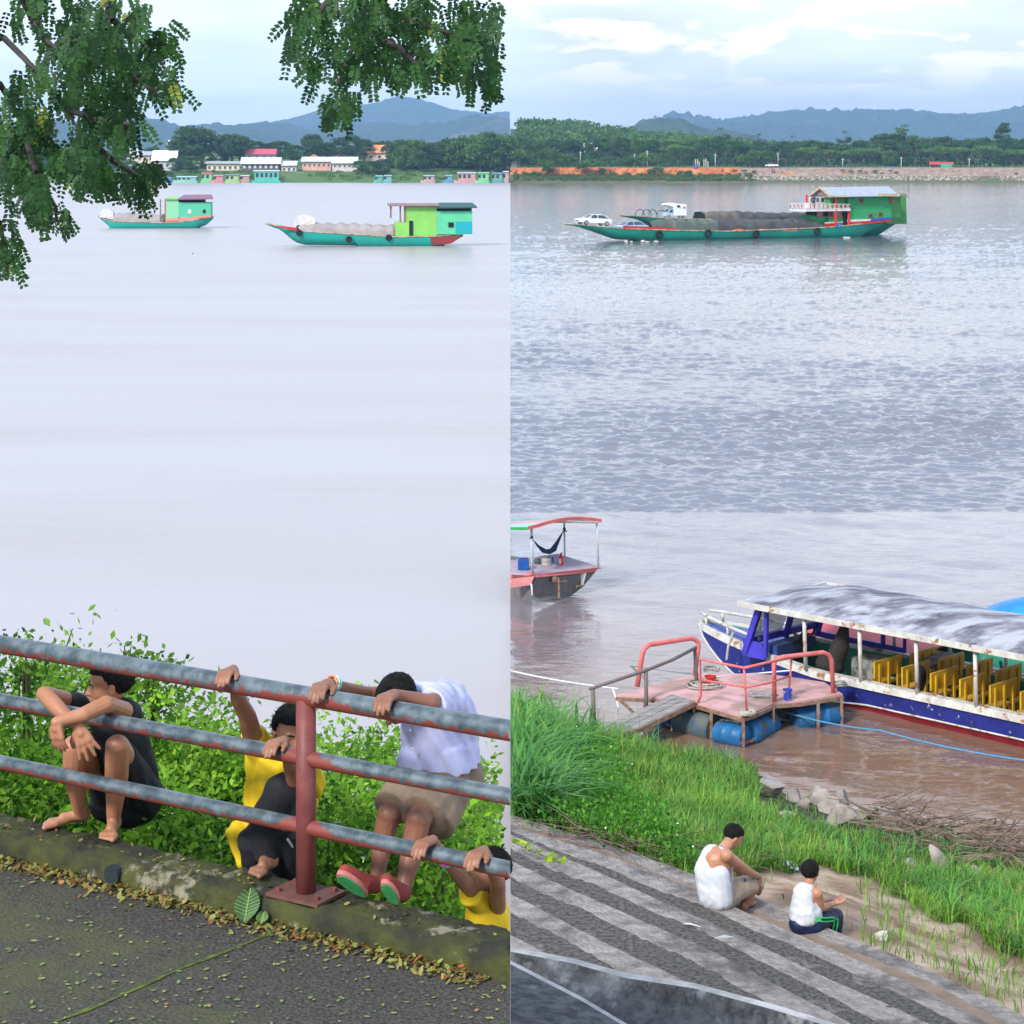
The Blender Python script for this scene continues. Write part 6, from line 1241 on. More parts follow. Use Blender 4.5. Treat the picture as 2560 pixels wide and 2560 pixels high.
q=[PZ(x,y,.52) for x,y in((1545,1739),(1590,1745),(1613,1744))]; mb.beam(q[0]-V((0,0,.05)),q[1]-V((0,0,.3)),.04); mb.beam(q[1]-V((0,0,.3)),q[2]-V((0,0,.3)),.04); mb.build('tip_bracket',rust,RAFT); mb=MB()
for i in(1,2,3,4): mb.beam(V((top[i].x,top[i].y-.02,.06)),V((top[min(i+1,5)].x,top[min(i+1,5)].y-.02,.06)),.04)
mb.build('float_frame',rust,RAFT)
def railing_(name,feet,curve,r,m,parent,extra=()):
    """pixel rows above deck feet: depth interpolated between feet"""
    mb=MB(); mb.tube(curve,r,10); 
    for e in extra: mb.tube(e,r*.8,8)
    return mb.build(name,m,parent,smooth=True)
def at_(foot,x,y): # point at column x,row y at depth of the foot pixel
    d=PZ(foot[0],foot[1],RZ_).y; return P(x,y,d)
def lerpd(f0,f1,pts):
    d0=PZ(*f0,RZ_).y; d1=PZ(*f1,RZ_).y; out=[]
    for x,y in pts:
        u=(x-f0[0])/(f1[0]-f0[0]+1e-6); u=max(0,min(1,u)); out.append(P(x,y,d0+(d1-d0)*u))
    return out
railing_('hoop_rail',None,lerpd((1593,1717),(1737,1688),[(1593,1717),(1606,1634),(1611,1622),(1622,1612),(1640,1609),(1725,1596),(1738,1598),(1746,1608),(1746,1618),(1737,1688)]),.045,pinkp,RAFT)
railing_('hoop_rail',None,lerpd((1936,1754),(2083,1732),[(1936,1754),(1935,1660),(1940,1650),(1955,1643),(2058,1631),(2072,1637),(2079,1650),(2083,1732)]),.04,pinkp,RAFT)
f0,f1,f2=(1745,1757),(1866,1786),(1972,1745)
railing_('side_rail',None,lerpd(f0,f1,[(1743,1762),(1752,1738),(1750,1648),(1860,1670)]),.024,pinkp,RAFT,[lerpd(f0,f1,[(1752,1700),(1866,1718)]),lerpd(f0,f1,[(1860,1670),(1867,1784)])])
railing_('side_rail',None,lerpd(f1,f2,[(1860,1670),(1925,1655),(1980,1643)]),.024,pinkp,RAFT,[lerpd(f1,f2,[(1866,1718),(1920,1708),(1975,1690)]),lerpd(f1,f2,[(1979,1645),(1971,1746)])])
# buckets & ropes on the raft
def bucket(px,py,r,h,m,label):
    q=PZ(px,py,RZ_+.003); t=thing('bucket',label,'bucket',q,'buckets on the raft'); mb=MB(); n=18
    secs=[[q+V((math.cos(a)*rr,math.sin(a)*rr,z)) for a in np.linspace(0,2*math.pi,n,endpoint=False)] for rr,z in((r*.75,0),(r,h),(r*1.06,h),(r*1.06,h-.02),(r*.96,h-.02),(r*.93,h),(r*.7,.02))]
    mb.loft(secs,True,True); mb.build('pail',m,t,ang=40); mb=MB(); mb.tube([q+V((math.cos(a)*r,-.02-abs(math.sin(a))*r*.5,h-.0-math.sin(a)*r*.8)) for a in np.linspace(0,math.pi,12)],.006,5); mb.build('handle',wornw,t)
bucket(1776,1712,.105,.16,mat('red_bucket',(.45,.03,.02),(.35,.03,.02),6,.45),'red bucket standing in the rope coil on the pink raft')
bucket(1969,1750,.085,.19,mat('blue_bucket',(.03,.05,.35),(.35,.3,.35),12,.5,lo=.58,hi=.62),'blue printed bucket at the foot of the right-hand pink rail')
ropm=mat('old_rope',(.42,.40,.35),(.28,.26,.22),30,.9); ropw=mat('white_rope',(.70,.71,.75),(.6,.6,.64),30,.85); ropb=mat('blue_rope',(.10,.26,.42),(.07,.2,.34),30,.8); ropg=mat('grey_rope',(.30,.34,.36),(.2,.22,.24),30,.85)
def coil(px,py,rx,label,n=6,seed=1,m=ropm,parent=None,r=.014):
    rnd=random.Random(seed); q=PZ(px,py,RZ_+.012); mb=MB(); pts=[]
    for i in range(n*20):
        a=i/20*2*math.pi; k=rx*(.55+.45*math.sin(i*.13+seed)*.6+.2*rnd.random()*.3); pts.append(q+V((math.cos(a)*k*1.15,math.sin(a)*k,.012*(i//20)+.006*math.sin(a*3))))
    mb.tube(pts,r,6); one('rope_coil',mb,m,label,'rope',smooth=True)
coil(1762,1716,.34,'coiled pale rope heap round the red bucket on the raft',7,1)
coil(1905,1738,.28,'flat grey rope loops lying between the pink rails on the raft',3,2,ropg,r=.01)
coil(1778,1676,.16,'tangled pale rope standing at the back edge of the raft',5,3)
coil(1868,1786,.13,'thick old rope wound round the near corner post of the raft',5,4,ropm,r=.024)
coil(2100,1712,.12,'old rope lashing between raft corner and blue boat',5,5,ropm,r=.02)
def rope(label,pts,r,m,sag=0):
    mb=MB(); out=[]
    for i in range(len(pts)-1):
        for k in range(10): u=k/10; q=pts[i]+(pts[i+1]-pts[i])*u; q=q-V((0,0,sag*4*u*(1-u))); out.append(q)
    out.append(pts[-1]); mb.tube(out,r,6); one('mooring_rope',mb,m,label,'rope','mooring ropes',smooth=True)
rope('white mooring rope from the left side to the left tip of the raft',[P(1276.5,1677,41),P(1545,1722,PZ(1545,1738,RZ_).y)],.015,ropw,.03)
rope('grey mooring rope running behind the gangway rail to the back of the raft',[P(1276.5,1619,46),P(1450,1642,44.5),P(1740,1685,PZ(1740,1688,RZ_).y)],.018,ropg,.02)
rope('blue mooring rope stretched over brown water from the raft toward the lower right',[P(1932,1770,37.8),P(2200,1826,35.5),P(2620,1908,33)],.015,ropb,.06)
rope('white rope from the blue boat bow to the raft deck',[PZ(1790,1692,RZ_+.03),P(1900,1683,40.0),P(2025,1672,39.4)],.016,ropw,.0)
rope('white rope tail hanging in knots at the left tip of the raft',[P(1532,1722,38.9),P(1540,1745,38.8),P(1546,1770,38.7)],.018,ropw)
rope('slack brown rope from raft corner down to the water',[PZ(1930,1775,.3),PZ(1960,1800,.02),P(2040,1790,37.6),P(2095,1715,38.4)],.018,ropm,.05)
rope('pale knotted rope hanging from the bow rail of the blue boat',[BL(-4.0,.1,.95),BL(-4.0,-.05,.7),BL(-4.0,-.1,.45)],.026,ropm)
# ---- gangway
GW=thing('gangway','plank gangway with grey pipe handrail leading from the grassy bank to the pink raft','gangway',PZ(1500,1835,.3))
g0,g1,g2,g3=P(1480,1832,35.9),P(1540,1846,35.6),PZ(1737,1752,RZ_+.05),PZ(1680,1735,RZ_+.06)
wood=mat('grey_planks',(.27,.25,.24),(.18,.165,.16),4,.85,bump=.4,bscale=20,dist=.01,stretch=(1,3,1))
for k in range(3):
    a,c=k/3+.01,(k+1)/3-.02; mb=MB(); mb.slab([g0+(g1-g0)*a,g0+(g1-g0)*c,g3+(g2-g3)*c,g3+(g2-g3)*a],.03); mb.build('plank',wood,GW)
mb=MB(); mb.beam(g1-V((0,0,.05)),g2-V((0,0,.05)),.05,.08); mb.beam(g0-V((0,0,.05)),g3-V((0,0,.05)),.05,.08); 
for u in np.linspace(.05,.95,9): mb.beam(g0+(g3-g0)*u-V((0,0,.035)),g1+(g2-g1)*u-V((0,0,.035)),.04,.03)
mb.build('frame',rust,GW)
ir=mat('grey_iron',(.12,.13,.15),(.16,.09,.07),9,.6)
d0,d1,d2=36.3,37.2,38.3
mb=MB(); mb.tube([P(1475,1722,d0),P(1612,1677,d1),P(1680,1650,d1+.5),P(1740,1619,d2)],.032,8); mb.tube([P(1482,1724,d0),P(1486,1824,d0)],.036,8); mb.tube([P(1615,1680,d1),P(1616,1800,d1)],.034,8); mb.tube([P(1737,1622,d2),P(1744,1742,d2)],.034,8); mb.build('handrail',ir,GW,smooth=True)
# ---- the boat at left with hammock
def q8(x,y,d=48): return P(1270+x*.1294,1270+y*.1294,d)
HB_=thing('river_boat','boat stern with striped arched roof, pink deck edge and a hammock','boat',V((.9,48,0)),'boats moored by the near bank')
gh=mat('grey_hull_old',(.10,.11,.13),(.16,.13,.11),3,.7,c3=(.22,.12,.08),s3=2.2,l3=.6,h3=.66,bump=.3,dist=.02)
L0=.004/ .0092
tl,trr,bl,bm,br_,br2=q8(520,1340,47.6),q8(1720,1200,49.2),q8(460,1700,47.6),q8(700,1770,47.8),q8(1200,1710,48.6),q8(1440,1530,49.0)
far=lambda q: V((.002,q.y+1.2,q.z))
mb=MB(); poly=[tl,trr,br2,br_,bm,bl]; mb.add(poly,[(0,1,2,3,4,5)]); mb.build('transom',gh,HB_)
lt=V((.002,48.6,tl.z+.02)); lb=V((.002,48.6,-.05)); mb=MB(); mb.add([tl,lt,lb,V((bl.x,bl.y,-.05)),bl],[(0,1,2,3,4)]); mb.add([trr,V((.002,51,trr.z)),V((.002,51,-.1)),br_],[(0,1,2,3)]); mb.build('hull_side',gh,HB_)
pk=mat('pink_side',(.50,.19,.19),(.42,.16,.16),3,.6,c3=(.5,.45,.42),s3=5,l3=.6,h3=.66)
mb=MB(); mb.prism([V((.002,47.75,q8(0,1290).z)),q8(520,1290,47.55),q8(440,1490,47.55),V((.002,47.75,q8(0,1500).z))],(0,.08,0)); mb.build('pink_side_panel',pk,HB_)
mb=MB(); mb.prism([q8(520,1290,47.5),q8(1740,1150,49.1),q8(1700,1230,49.1),q8(540,1345,47.5)],(0,.08,0)); mb.prism([V((.002,47.7,q8(0,1240).z)),q8(520,1240,47.5),q8(530,1290,47.5),V((.002,47.7,q8(0,1290).z))],(0,.08,0)); mb.build('deck_edge',pinkp,HB_)
mb=MB(); dz=q8(520,1270,47.5).z; mb.slab([V((.002,47.6,dz)),q8(520,1270,47.55),q8(1800,1145,49.2),V((1.12,49.75,dz+.03)),V((.002,49.0,dz+.02))],.04); mb.build('deck',mat('lilac_deck',(.40,.33,.42),(.33,.27,.33),3,.7),HB_)
mb=MB(); mb.prism([q8(430,1450,47.45),q8(470,1480,47.45),q8(480,1690,47.45),q8(455,1680,47.45)],(0,.1,0)); mb.prism([q8(1405,1270,48.8),q8(1510,1260,48.8),q8(1450,1500,48.8),q8(1410,1490,48.8)],(0,.1,0)); mb.build('white_bracket',whitep,HB_)
mb=MB(); mb.tube([q8(970,1345,47.9),q8(985,1500,47.9),q8(985,1740,47.9)],.028,8); mb.tube([q8(740,1440,47.95),q8(1140,1412,48.2)],.012,6); mb.box(q8(890,1370,48.0),(.11,.1,.12)); mb.tube([q8(1320,1520,48.6),q8(1440,1505,48.8)],.03,6); mb.build('rudder_gear',rust,HB_)
# roof with coloured bands (arched across)
def rp(x,y,d): return q8(x,y,d)
bands=[(0,.34,mat('roof_green',(.30,.55,.47),(.24,.48,.4),3,.5)),(.34,.62,mat('roof_pink',(.60,.30,.33),(.5,.25,.28),3,.5)),(.62,1,mat('roof_teal',(.12,.38,.38),(.1,.3,.3),3,.5))]
prof=[(380,372,47.3),(560,330,47.5),(760,270,47.8),(960,222,48.1),(1200,190,48.5),(1420,185,48.9),(1650,205,49.2),(1810,232,49.4)]
front=[rp(*p) for p in prof]
for i,(a,c,m) in enumerate(bands):
    mb=MB(); k0=int(a*7+.5);k1=int(c*7+.5); secs=[[front[k],V((.002,front[k].y+front[k].x*1.4+.05,q8(0,[372,345,320,298,262,238,218,207][k],front[k].y+front[k].x*1.4+.05).z))] for k in range(k0,k1+1)]
    mb.loft(secs); mb.loft([[q-V((0,0,.025)) for q in r] for r in secs]); mb.build('roof_panel',m,HB_)
mb=MB(); mb.loft([[q+V((0,-.02,.02)),q+V((0,-.02,-.055)),q+V((0,.03,-.055)),q+V((0,.03,.02))] for q in front],True,True); mb.build('roof_edge',mat('coral_edge',(.70,.16,.12),(.6,.13,.1),4,.5),HB_)
mb=MB(); mb.beam(V((.002,47.3,front[0].z-.03)),front[0]-V((0,0,.03)),.04,.06); mb.build('roof_eave',mat('green_eave',(.03,.28,.08)),HB_)
mb=MB(); mb.beam(rp(740,270,48),rp(1740,282,49.2),.04,.04); mb.build('roof_beam',mat('pale_beam',(.4,.36,.3)),HB_)
for x0,y0,x1,y1,d,r in((455,360,470,1265,47.5,.03),(1085,265,1100,1130,49.6,.022),(1715,255,1745,1145,49.2,.024)):
    mb=MB(); mb.tube([q8(x0,y0,d),q8(x1,y1,d)],r,8); mb.build('roof_post',mat('pale_blue_post',(.45,.52,.55),(.35,.4,.45),6,.6),HB_,smooth=True)
# hammock
hmk=thing('hammock','dark navy hammock slung between two posts of the boat at left','hammock',q8(800,860,48.3)); secs=[]
for i in range(25):
    u=i/24; x=480+600*u; yt=np.interp(u,[0,.2,.42,.55,.75,.9,1],[600,720,795,790,640,500,420]); yb=np.interp(u,[0,.1,.3,.55,.75,.88,1],[610,720,865,895,830,620,430]); secs.append([q8(x,yt,47.6+1.9*u),q8(x,(yt*.5+yb*.5),47.75+1.9*u+.1*math.sin(math.pi*u)),q8(x,yb,47.7+1.9*u),q8(x,(yt*.5+yb*.5),47.6+1.9*u-.1*math.sin(math.pi*u))])
mb=MB(); mb.loft(secs,True,True); mb.build('cloth',mat('navy_cloth',(.012,.022,.06),(.02,.03,.09),6,.9),hmk,smooth=True)
mb=MB(); mb.ell(q8(460,562,47.45),(.035,.035,.035)); mb.ell(q8(1088,410,49.5),(.035,.035,.05)); mb.tube([q8(460,562,47.42),q8(420,600,47.42)],.012,5); mb.tube([q8(1090,410,49.5),q8(1135,460,49.5)],.014,5); mb.build('knot',mat('dark_knot',(.02,.02,.035)),hmk)
def can(label,x0,x1,y0,y1,d,m,cap=None,name='jerrycan',roundy=False):
    a=q8(x0,y1,d);c=q8(x1,y0,d); w=c.x-a.x;h=c.z-a.z; t=thing(name,label,name.replace('_',' '),V(((a.x+c.x)/2,d,a.z)),'cans and drums on the boat deck'); mb=MB(); o=V(((a.x+c.x)/2,d,a.z))
    if roundy: mb.tube([o+V((0,0,h*k)) for k in(0,.05,.3,.33,.36,.66,.7,.95,1)],[w*.46,w*.5,w*.5,w*.52,w*.5,w*.5,w*.52,w*.5,w*.45],16)
    else:
        secs=[[o+V((sx*w*.5*k,sy*.12*k,h*z)) for sx,sy in((-1,-.7),(-.85,-1),(.85,-1),(1,-.7),(1,.7),(.85,1),(-.85,1),(-1,.7))] for z,k in((0,.95),(.04,1),(.85,1),(.95,.9),(1,.6))]; mb.loft(secs,True,True)
    mb.build('can_body',m,t,ang=40)
    mb=MB(); mb.tube([o+V((w*.28,0,h*.97)),o+V((w*.28,0,h*1.06))],w*.09,10); mb.build('cap',cap or black,t)
can('dark blue jerrycan with red cap nearest the left edge on the boat deck',190,405,965,1200,48.0,mat('navy_plastic',(.01,.06,.25),(.015,.09,.32),4,.35),mat('red_cap',(.6,.02,.02)))
can('white grimy drum in the middle of the boat deck',650,835,960,1170,48.6,mat('grimy_white',(.42,.39,.34),(.33,.30,.26),6,.7),None,'drum',True)
can('blue jerrycan half hidden behind the white drum',835,885,950,1100,49.0,mat('mid_blue',(.02,.12,.5)))
can('dark pot-lidded drum behind the left roof post',500,630,985,1160,48.6,mat('dark_pot',(.05,.07,.09),(.10,.11,.12),9,.6),None,'drum',True)
can('small grey tin beside the white drum',855,950,1095,1150,48.4,mat('grey_tin',(.3,.32,.32)),None,'tin',True)
t=thing('fire_extinguisher','red fire extinguisher with black valve strapped beside the middle roof post','extinguisher',q8(1025,1135,48.8)); mb=MB(); mb.tube([q8(1025,y,48.8) for y in(1135,1125,950,925,915)],[.05,.056,.056,.035,.02],14); mb.build('cylinder',mat('ext_red',(.65,.01,.03),rough=.3),t,ang=40)
mb=MB(); mb.tube([q8(1022,920,48.8),q8(1022,880,48.8)],.022,8); mb.beam(q8(1005,890,48.78),q8(1050,860,48.78),.02); mb.build('valve',black,t); mb=MB(); mb.box(q8(1005,1035,48.74),(.05,.01,.11)); mb.build('label_plate',mat('lbl',(.6,.62,.6)),t)
# ================================================= PEOPLE
def skinmat(n,c,c2): return mat(n,c,c2,7,.45,spec=.35,bump=.08,bscale=60,dist=.002)
sk1=skinmat('skin_a',(.40,.185,.105),(.33,.145,.08)); sk2=skinmat('skin_b',(.27,.125,.075),(.21,.095,.055)); sk3=skinmat('skin_c',(.24,.105,.065),(.18,.08,.05)); sk4=skinmat('skin_d',(.45,.22,.14),(.38,.17,.10))
hairm=mat('black_hair',(.005,.0045,.0045),(.010,.009,.008),60,.75,spec=.12,bump=.5,bscale=120,dist=.004)
def rotv(v,ax,a): return Matrix.Rotation(a,3,ax)@v
def hand(w,F,N,size=.14,curl=.6,spread=.15,thumb=1,curls=None):
    """w wrist, F along the palm, N out of the palm face; returns capsules: palm, four jointed fingers, thumb"""
    F=V(F).normalized(); N=(V(N)-F*V(N).dot(F)).normalized(); Rr=F.cross(N).normalized(); s=size; out=[]
    pe=w+F*s*.48; out.append(('c',w,s*.14,w+F*s*.2,s*.16))
    for k in(-1.4,-.5,.5,1.4): out.append(('c',w+F*s*.1+Rr*k*s*.07,s*.11,pe+Rr*k*s*.135,s*.095))
    for i,k in enumerate((-1.45,-.5,.5,1.45)):
        L_=s*[.40,.50,.47,.36][i]*(1); p=pe+Rr*k*s*.135; d=rotv(F,N,-k*spread*thumb*0)+Rr*k*spread; d.normalize(); c=(curls[i] if curls else curl)
        r=s*.072
        for seg,fr in enumerate((.45,.32,.23)):
            d=(d*math.cos(c)+N*math.sin(c)*1.0); d.normalize(); q=p+d*L_*fr*1.05; out.append(('c',p,r,q,r*.9)); p=q; r*=.9; d=(d-Rr*0).normalized(); N2=N-d*N.dot(d); 
            if N2.length>.05: N=N  # keep closing towards the palm side
    tb=w+F*s*.16+Rr*(-thumb)*s*.16; td=(F*.7-Rr*thumb*.75+N*.35).normalized(); t1=tb+td*s*.24; t2=t1+(F*.8-Rr*thumb*.15+N*.5).normalized()*s*.2
    out+= [('c',tb,s*.10,t1,s*.085),('c',t1,s*.085,t2,s*.07)]; return out
def foot(a,heel,toe,r=.03,w=.075):
    """a ankle, heel and toe-tip points"""
    F=(toe-heel); L_=F.length; F.normalize(); up=V((0,0,1)); S=F.cross(up).normalized(); out=[('c',a,r*.95,heel+up*r*.4,r*.95),('c',heel,r*.9,heel+F*L_*.35+up*r*.3,r*.85),('c',a,r*.9,heel+F*L_*.5+up*r*.5,r*.7)]
    for k in(-1,-.3,.4,1): out.append(('c',heel+F*L_*.3,r*.6,heel+F*L_*.74+S*k*w*.36,r*.52))
    for i,k in enumerate((-1.1,-.55,0,.5,1.0)): 
        rr=r*[.46,.33,.31,.29,.26][i]; b0=heel+F*L_*.74+S*k*w*.40; out.append(('c',b0,rr,b0+F*L_*(.26-.035*i)-up*r*.1,rr*.9))
    return out
class Head:
    def __init__(s,c,fwd,up,size,skin):
        s.c=V(c); s.f=V(fwd).normalized(); u=V(up); s.u=(u-s.f*u.dot(s.f)).normalized(); s.r=s.f.cross(s.u).normalized(); s.k=size; s.M=Matrix((s.r,s.f,s.u)).transposed(); s.skin=skin
    def p(s,r,f,u): return s.c+(s.r*r+s.f*f+s.u*u)*s.k
    def parts(s):
        """fused into the body: skull, cheeks, jaw, nose, brow, lips, ears (head height = 1 unit * size)"""
        k=s.k; E=lambda r,f,u,a,b,c:('e',s.p(r,f,u),(a*k,b*k,c*k),s.M); C=lambda a,ra,b,rb:('c',s.p(*a),ra*k,s.p(*b),rb*k)
        o=[E(0,-.04,.13,.345,.42,.365),E(0,.06,-.05,.30,.34,.36),E(0,.16,-.25,.21,.22,.22),E(.13,.2,-.10,.13,.13,.14),E(-.13,.2,-.10,.13,.13,.14),C((0,.37,.03),.035,(0,.435,-.10),.058),E(0,.40,-.115,.08,.055,.045),C((-.16,.335,.07),.05,(.16,.335,.07),.05),C((-.07,.355,-.215),.03,(.07,.355,-.215),.03),C((-.06,.345,-.255),.03,(.06,.345,-.255),.03),E(0,.29,-.34,.09,.09,.07)]
        for sg in(-1,1): o+=[E(sg*.36,-.02,-.02,.035,.075,.11),E(sg*.375,-.03,.03,.03,.06,.06)]
        return o
    def extras(s,root,hairlen=.05,hairline=.18,back=-.2,seed=1,side=True,spike=.05,thin=1.0):
        k=s.k
        for sg in(-1,1):
            mb=MB(); mb.ell(s.p(sg*.135,.318,.005),(.058*k,.035*k,.024*k),s.M); mb.build('eye',mat('eye_white',(.30,.26,.24),rough=.3),root,smooth=True)
            mb=MB(); mb.ell(s.p(sg*.135,.345,.003),(.026*k,.016*k,.024*k),s.M); mb.build('iris',mat('eye_dark',(.01,.007,.005),rough=.15),root,smooth=True)
            mb=MB(); mb.tube([s.p(sg*.06,.385,.085),s.p(sg*.14,.385,.105),s.p(sg*.22,.33,.08)],[.014*k,.019*k,.008*k],6); mb.build('eyebrow',hairm,root)
        mb=MB(); mb.tube([s.p(-.085,.35,-.235),s.p(0,.385,-.237),s.p(.085,.35,-.235)],[.006*k,.013*k,.006*k],6); mb.build('mouth',mat('mouth',(.13,.035,.03)),root)
        rnd=np.random.default_rng(seed); N_=34; M2=22; vs={}; V_=[];F_=[]
        for j in range(M2+1):
            ph=math.pi*j/M2
            for i in range(N_):
                th=2*math.pi*i/N_; d=(math.sin(ph)*math.cos(th),math.sin(ph)*math.sin(th),math.cos(ph))
                lim = hairline if d[1]>.45 else (-.36 if d[1]>-.15 else -.78)   # lowest covered height by facing
                if -.15<d[1]<=.45: lim=-.36+(hairline+.36)*max(0,(d[1]-.05)/.40)**1.3
                zz=d[2]; t=max(0,min(1,(zz-lim)/.42)); th_=hairlen*(t**.5)*(1+rnd.uniform(-.25,.25)) if t>0 else -.08
                V_.append(s.p(d[0]*(.348+th_),-.04+d[1]*(.422+th_),.13+d[2]*(.37+th_*thin)-(0 if d[2]>0 else 0)))
        for j in range(M2):
            for i in range(N_): F_.append((j*N_+i,(j+1)*N_+i,(j+1)*N_+(i+1)%N_,j*N_+(i+1)%N_))
        mb=MB(); mb.add(V_,F_)
        for q in range(420):
            d=rnd.normal(size=3); d/=np.linalg.norm(d)
            lim=hairline+.1 if d[1]>.3 else (-.1 if d[1]>-.15 else -.5)
            if d[2]<lim: continue
            a=s.p(d[0]*.36,-.04+d[1]*.43,.13+d[2]*.385); e=a+(s.r*d[0]+s.f*(d[1]+.25)+s.u*(d[2]+.2)).normalized()*k*(hairlen+spike*rnd.uniform(.3,1)); w=V(rnd.normal(size=3)).normalized()*.014*k
            mb.add([a-w,a+w,e],[(0,1,2)])
        mb.build('hair',hairm,root,smooth=False)
def person(label,base,group=None): return thing('person',label,'person',base,group)
blk=mat('black_cotton',(.010,.011,.015),(.018,.019,.024),6,.85,bump=.3,bscale=14,dist=.01)
yelc=mat('yellow_shirt',(.66,.47,.015),(.56,.38,.01),6,.8,bump=.35,bscale=10,dist=.012)
whc=mat('pale_shirt',(.44,.46,.68),(.36,.38,.58),5,.8,bump=.4,bscale=9,dist=.012)
khaki=mat('khaki',(.21,.155,.11),(.15,.11,.08),6,.85,bump=.3,bscale=14,dist=.008)
vestw=mat('white_vest',(.56,.58,.62),(.47,.49,.54),6,.8,bump=.4,bscale=9,dist=.012)
navy=mat('navy_trousers',(.007,.013,.045),(.012,.02,.07),6,.5,bump=.4,bscale=12,dist=.01)
# ---------- boy A: squatting in black
F3=lambda x,y,d: P(x*.3313,1540+y*.3313,d)
a=person('barefoot boy in black squatting on the kerb with arms over the middle rail',V((F3(700,1640,9.7).x,9.75,KZ)),'children at the railing')
hd=Head(F3(830,520,9.78),(-.97,-.22,-.10),(-.05,0,1),.235,sk1)
zk=KZ
kneeL=F3(560,985,9.62); ankL=F3(610,1500,9.80); kneeR=F3(885,985,9.58); ankR=F3(855,1545,9.68); hip=F3(960,1370,10.08)
toeL=F3(310,1612,9.70); heelL=F3(640,1560,9.84); toeR=F3(795,1690,9.50); heelR=F3(872,1590,9.72)
for q in(toeL,heelL,toeR,heelR): q.z=zk+.026
sh1=F3(560,650,9.85); el1=F3(335,590,9.47); wr1=F3(590,835,9.29); sh2=F3(975,730,9.82); el2=F3(800,665,9.36); wr2=F3(425,800,9.24)
body=hd.parts()+[('c',F3(850,700,9.82),.042,F3(835,600,9.80),.042),('c',F3(880,800,9.85),.10,F3(985,1180,10.02),.105),('c',sh1,.045,sh2,.05),('c',hip+V((-.05,0,0)),.10,hip+V((.06,0,0)),.10),
 ('c',hip+V((-.06,0,0)),.085,kneeL,.052),('c',kneeL,.052,F3(560,1200,9.66),.052),('c',F3(560,1200,9.66),.052,ankL,.030),
 ('c',hip+V((.06,0,0)),.085,kneeR,.056),('c',kneeR,.055,F3(880,1200,9.62),.055),('c',F3(880,1200,9.62),.055,ankR,.031),
 ('c',sh1,.042,el1,.036),('c',el1,.037,F3(440,700,9.38),.036),('c',F3(440,700,9.38),.036,wr1,.023),('c',sh2,.045,el2,.038),('c',el2,.037,F3(640,740,9.28),.034),('c',F3(640,740,9.28),.034,wr2,.024)]
body+=foot(ankL,heelL,toeL)+foot(ankR,heelR,toeR)
body+=hand(wr1,(.35,-.1,-.75),(-.15,.9,-.1),.15,.10,.22,1)+hand(wr2,(.08,-.05,-1),(.5,.8,0),.14,.25,.08,1)
blobobj('body',body,sk1,a,.005,1)
blobobj('shirt',[('c',F3(885,770,9.86),.105,F3(1000,1150,10.02),.122),('c',F3(1000,1150,10.02),.122,F3(1010,1260,10.05),.12),('c',F3(650,700,9.85),.062,sh2,.066),('c',F3(820,780,9.80),.085,F3(960,1000,9.93),.115),('f',sh2,.062,F3(925,715,9.72),.058),('f',F3(640,690,9.85),.058,F3(500,640,9.72),.05),('c',F3(790,870,9.75),.06,F3(800,1120,9.80),.05),('c',F3(1020,900,9.95),.07,F3(1080,1200,10.03),.06)],blk,a,.009,3,noise=.004,nscale=9)
blobobj('shorts',[('e',hip+V((0,0,-.02)),(.165,.13,.125)),('f',hip+V((-.06,0,0)),.10,hip+(kneeL-hip)*.55,.082),('f',hip+V((.07,0,0)),.11,hip+(kneeR-hip)*.82,.078),('c',F3(780,1440,10.0),.07,F3(1090,1420,10.05),.075)],blk,a,.009,3,noise=.004)
hd.extras(a,.05,.30,seed=3,spike=.09)
# ---------- boy B: yellow shirt half hidden by the post
F4=lambda x,y,d: P(500+x*.3364,1600+y*.3364,d)
a=person('boy in yellow shirt and black trousers crouching behind the railing post',V((F4(500,1700,9.2).x,9.25,KZ-.1)),'children at the railing')
hd=Head(F4(690,690,9.32),(.30,-.93,-.12),(0,0,1),.235,sk2)
wA=F4(262,300,9.10); elA=F4(350,560,9.26); shA=F4(430,800,9.42); wB=F4(640,800,9.02); elB=F4(700,1040,9.12); shB=F4(800,960,9.42)
hipB=F4(560,1480,9.58); kn=F4(610,1130,9.16); an=F4(490,1600,9.20); kn2=F4(690,1480,9.25); an2=F4(660,1790,9.35)
rA=V((wA.x-.02,railY(wA.x),HT)); 
body=hd.parts()+[('c',F4(690,830,9.40),.042,F4(690,750,9.35),.042),('c',F4(620,920,9.45),.10,F4(580,1350,9.58),.10),('c',shA,.045,shB,.045),('c',hipB,.10,hipB+V((.08,0,0)),.1),
 ('c',shA,.050,F4(385,690,9.34),.045),('c',F4(385,690,9.34),.045,elA,.040),('c',elA,.040,F4(285,440,9.17),.035),('c',F4(285,440,9.17),.035,wA,.026),('c',shB,.042,elB,.036),('c',elB,.036,F4(670,920,9.06),.032),('c',F4(670,920,9.06),.032,wB,.023),
 ('c',hipB,.08,kn,.055),('c',kn,.055,an,.032),('c',hipB,.08,kn2,.055),('c',kn2,.05,an2,.035)]
tB=F4(390,1720,9.02); hB=F4(540,1680,9.18); tB.z=hB.z=KZ+.03
body+=foot(an,hB,tB)
body+=hand(V((wA.x-.005,wA.y-.03,HT+.052)),(-.35,-.9,.06),(0,-.1,-1),.135,.62,.05,-1)+hand(V((wB.x,railY(wB.x)+.035,HM+.045)),(-.55,-.8,.05),(0,-.1,-1),.135,.62,.05,-1)
body+=[('c',wA,.026,V((wA.x-.005,wA.y-.03,HT+.052)),.024),('c',wB,.023,V((wB.x,railY(wB.x)+.035,HM+.045)),.022)]
blobobj('body',body,sk2,a,.005,1)
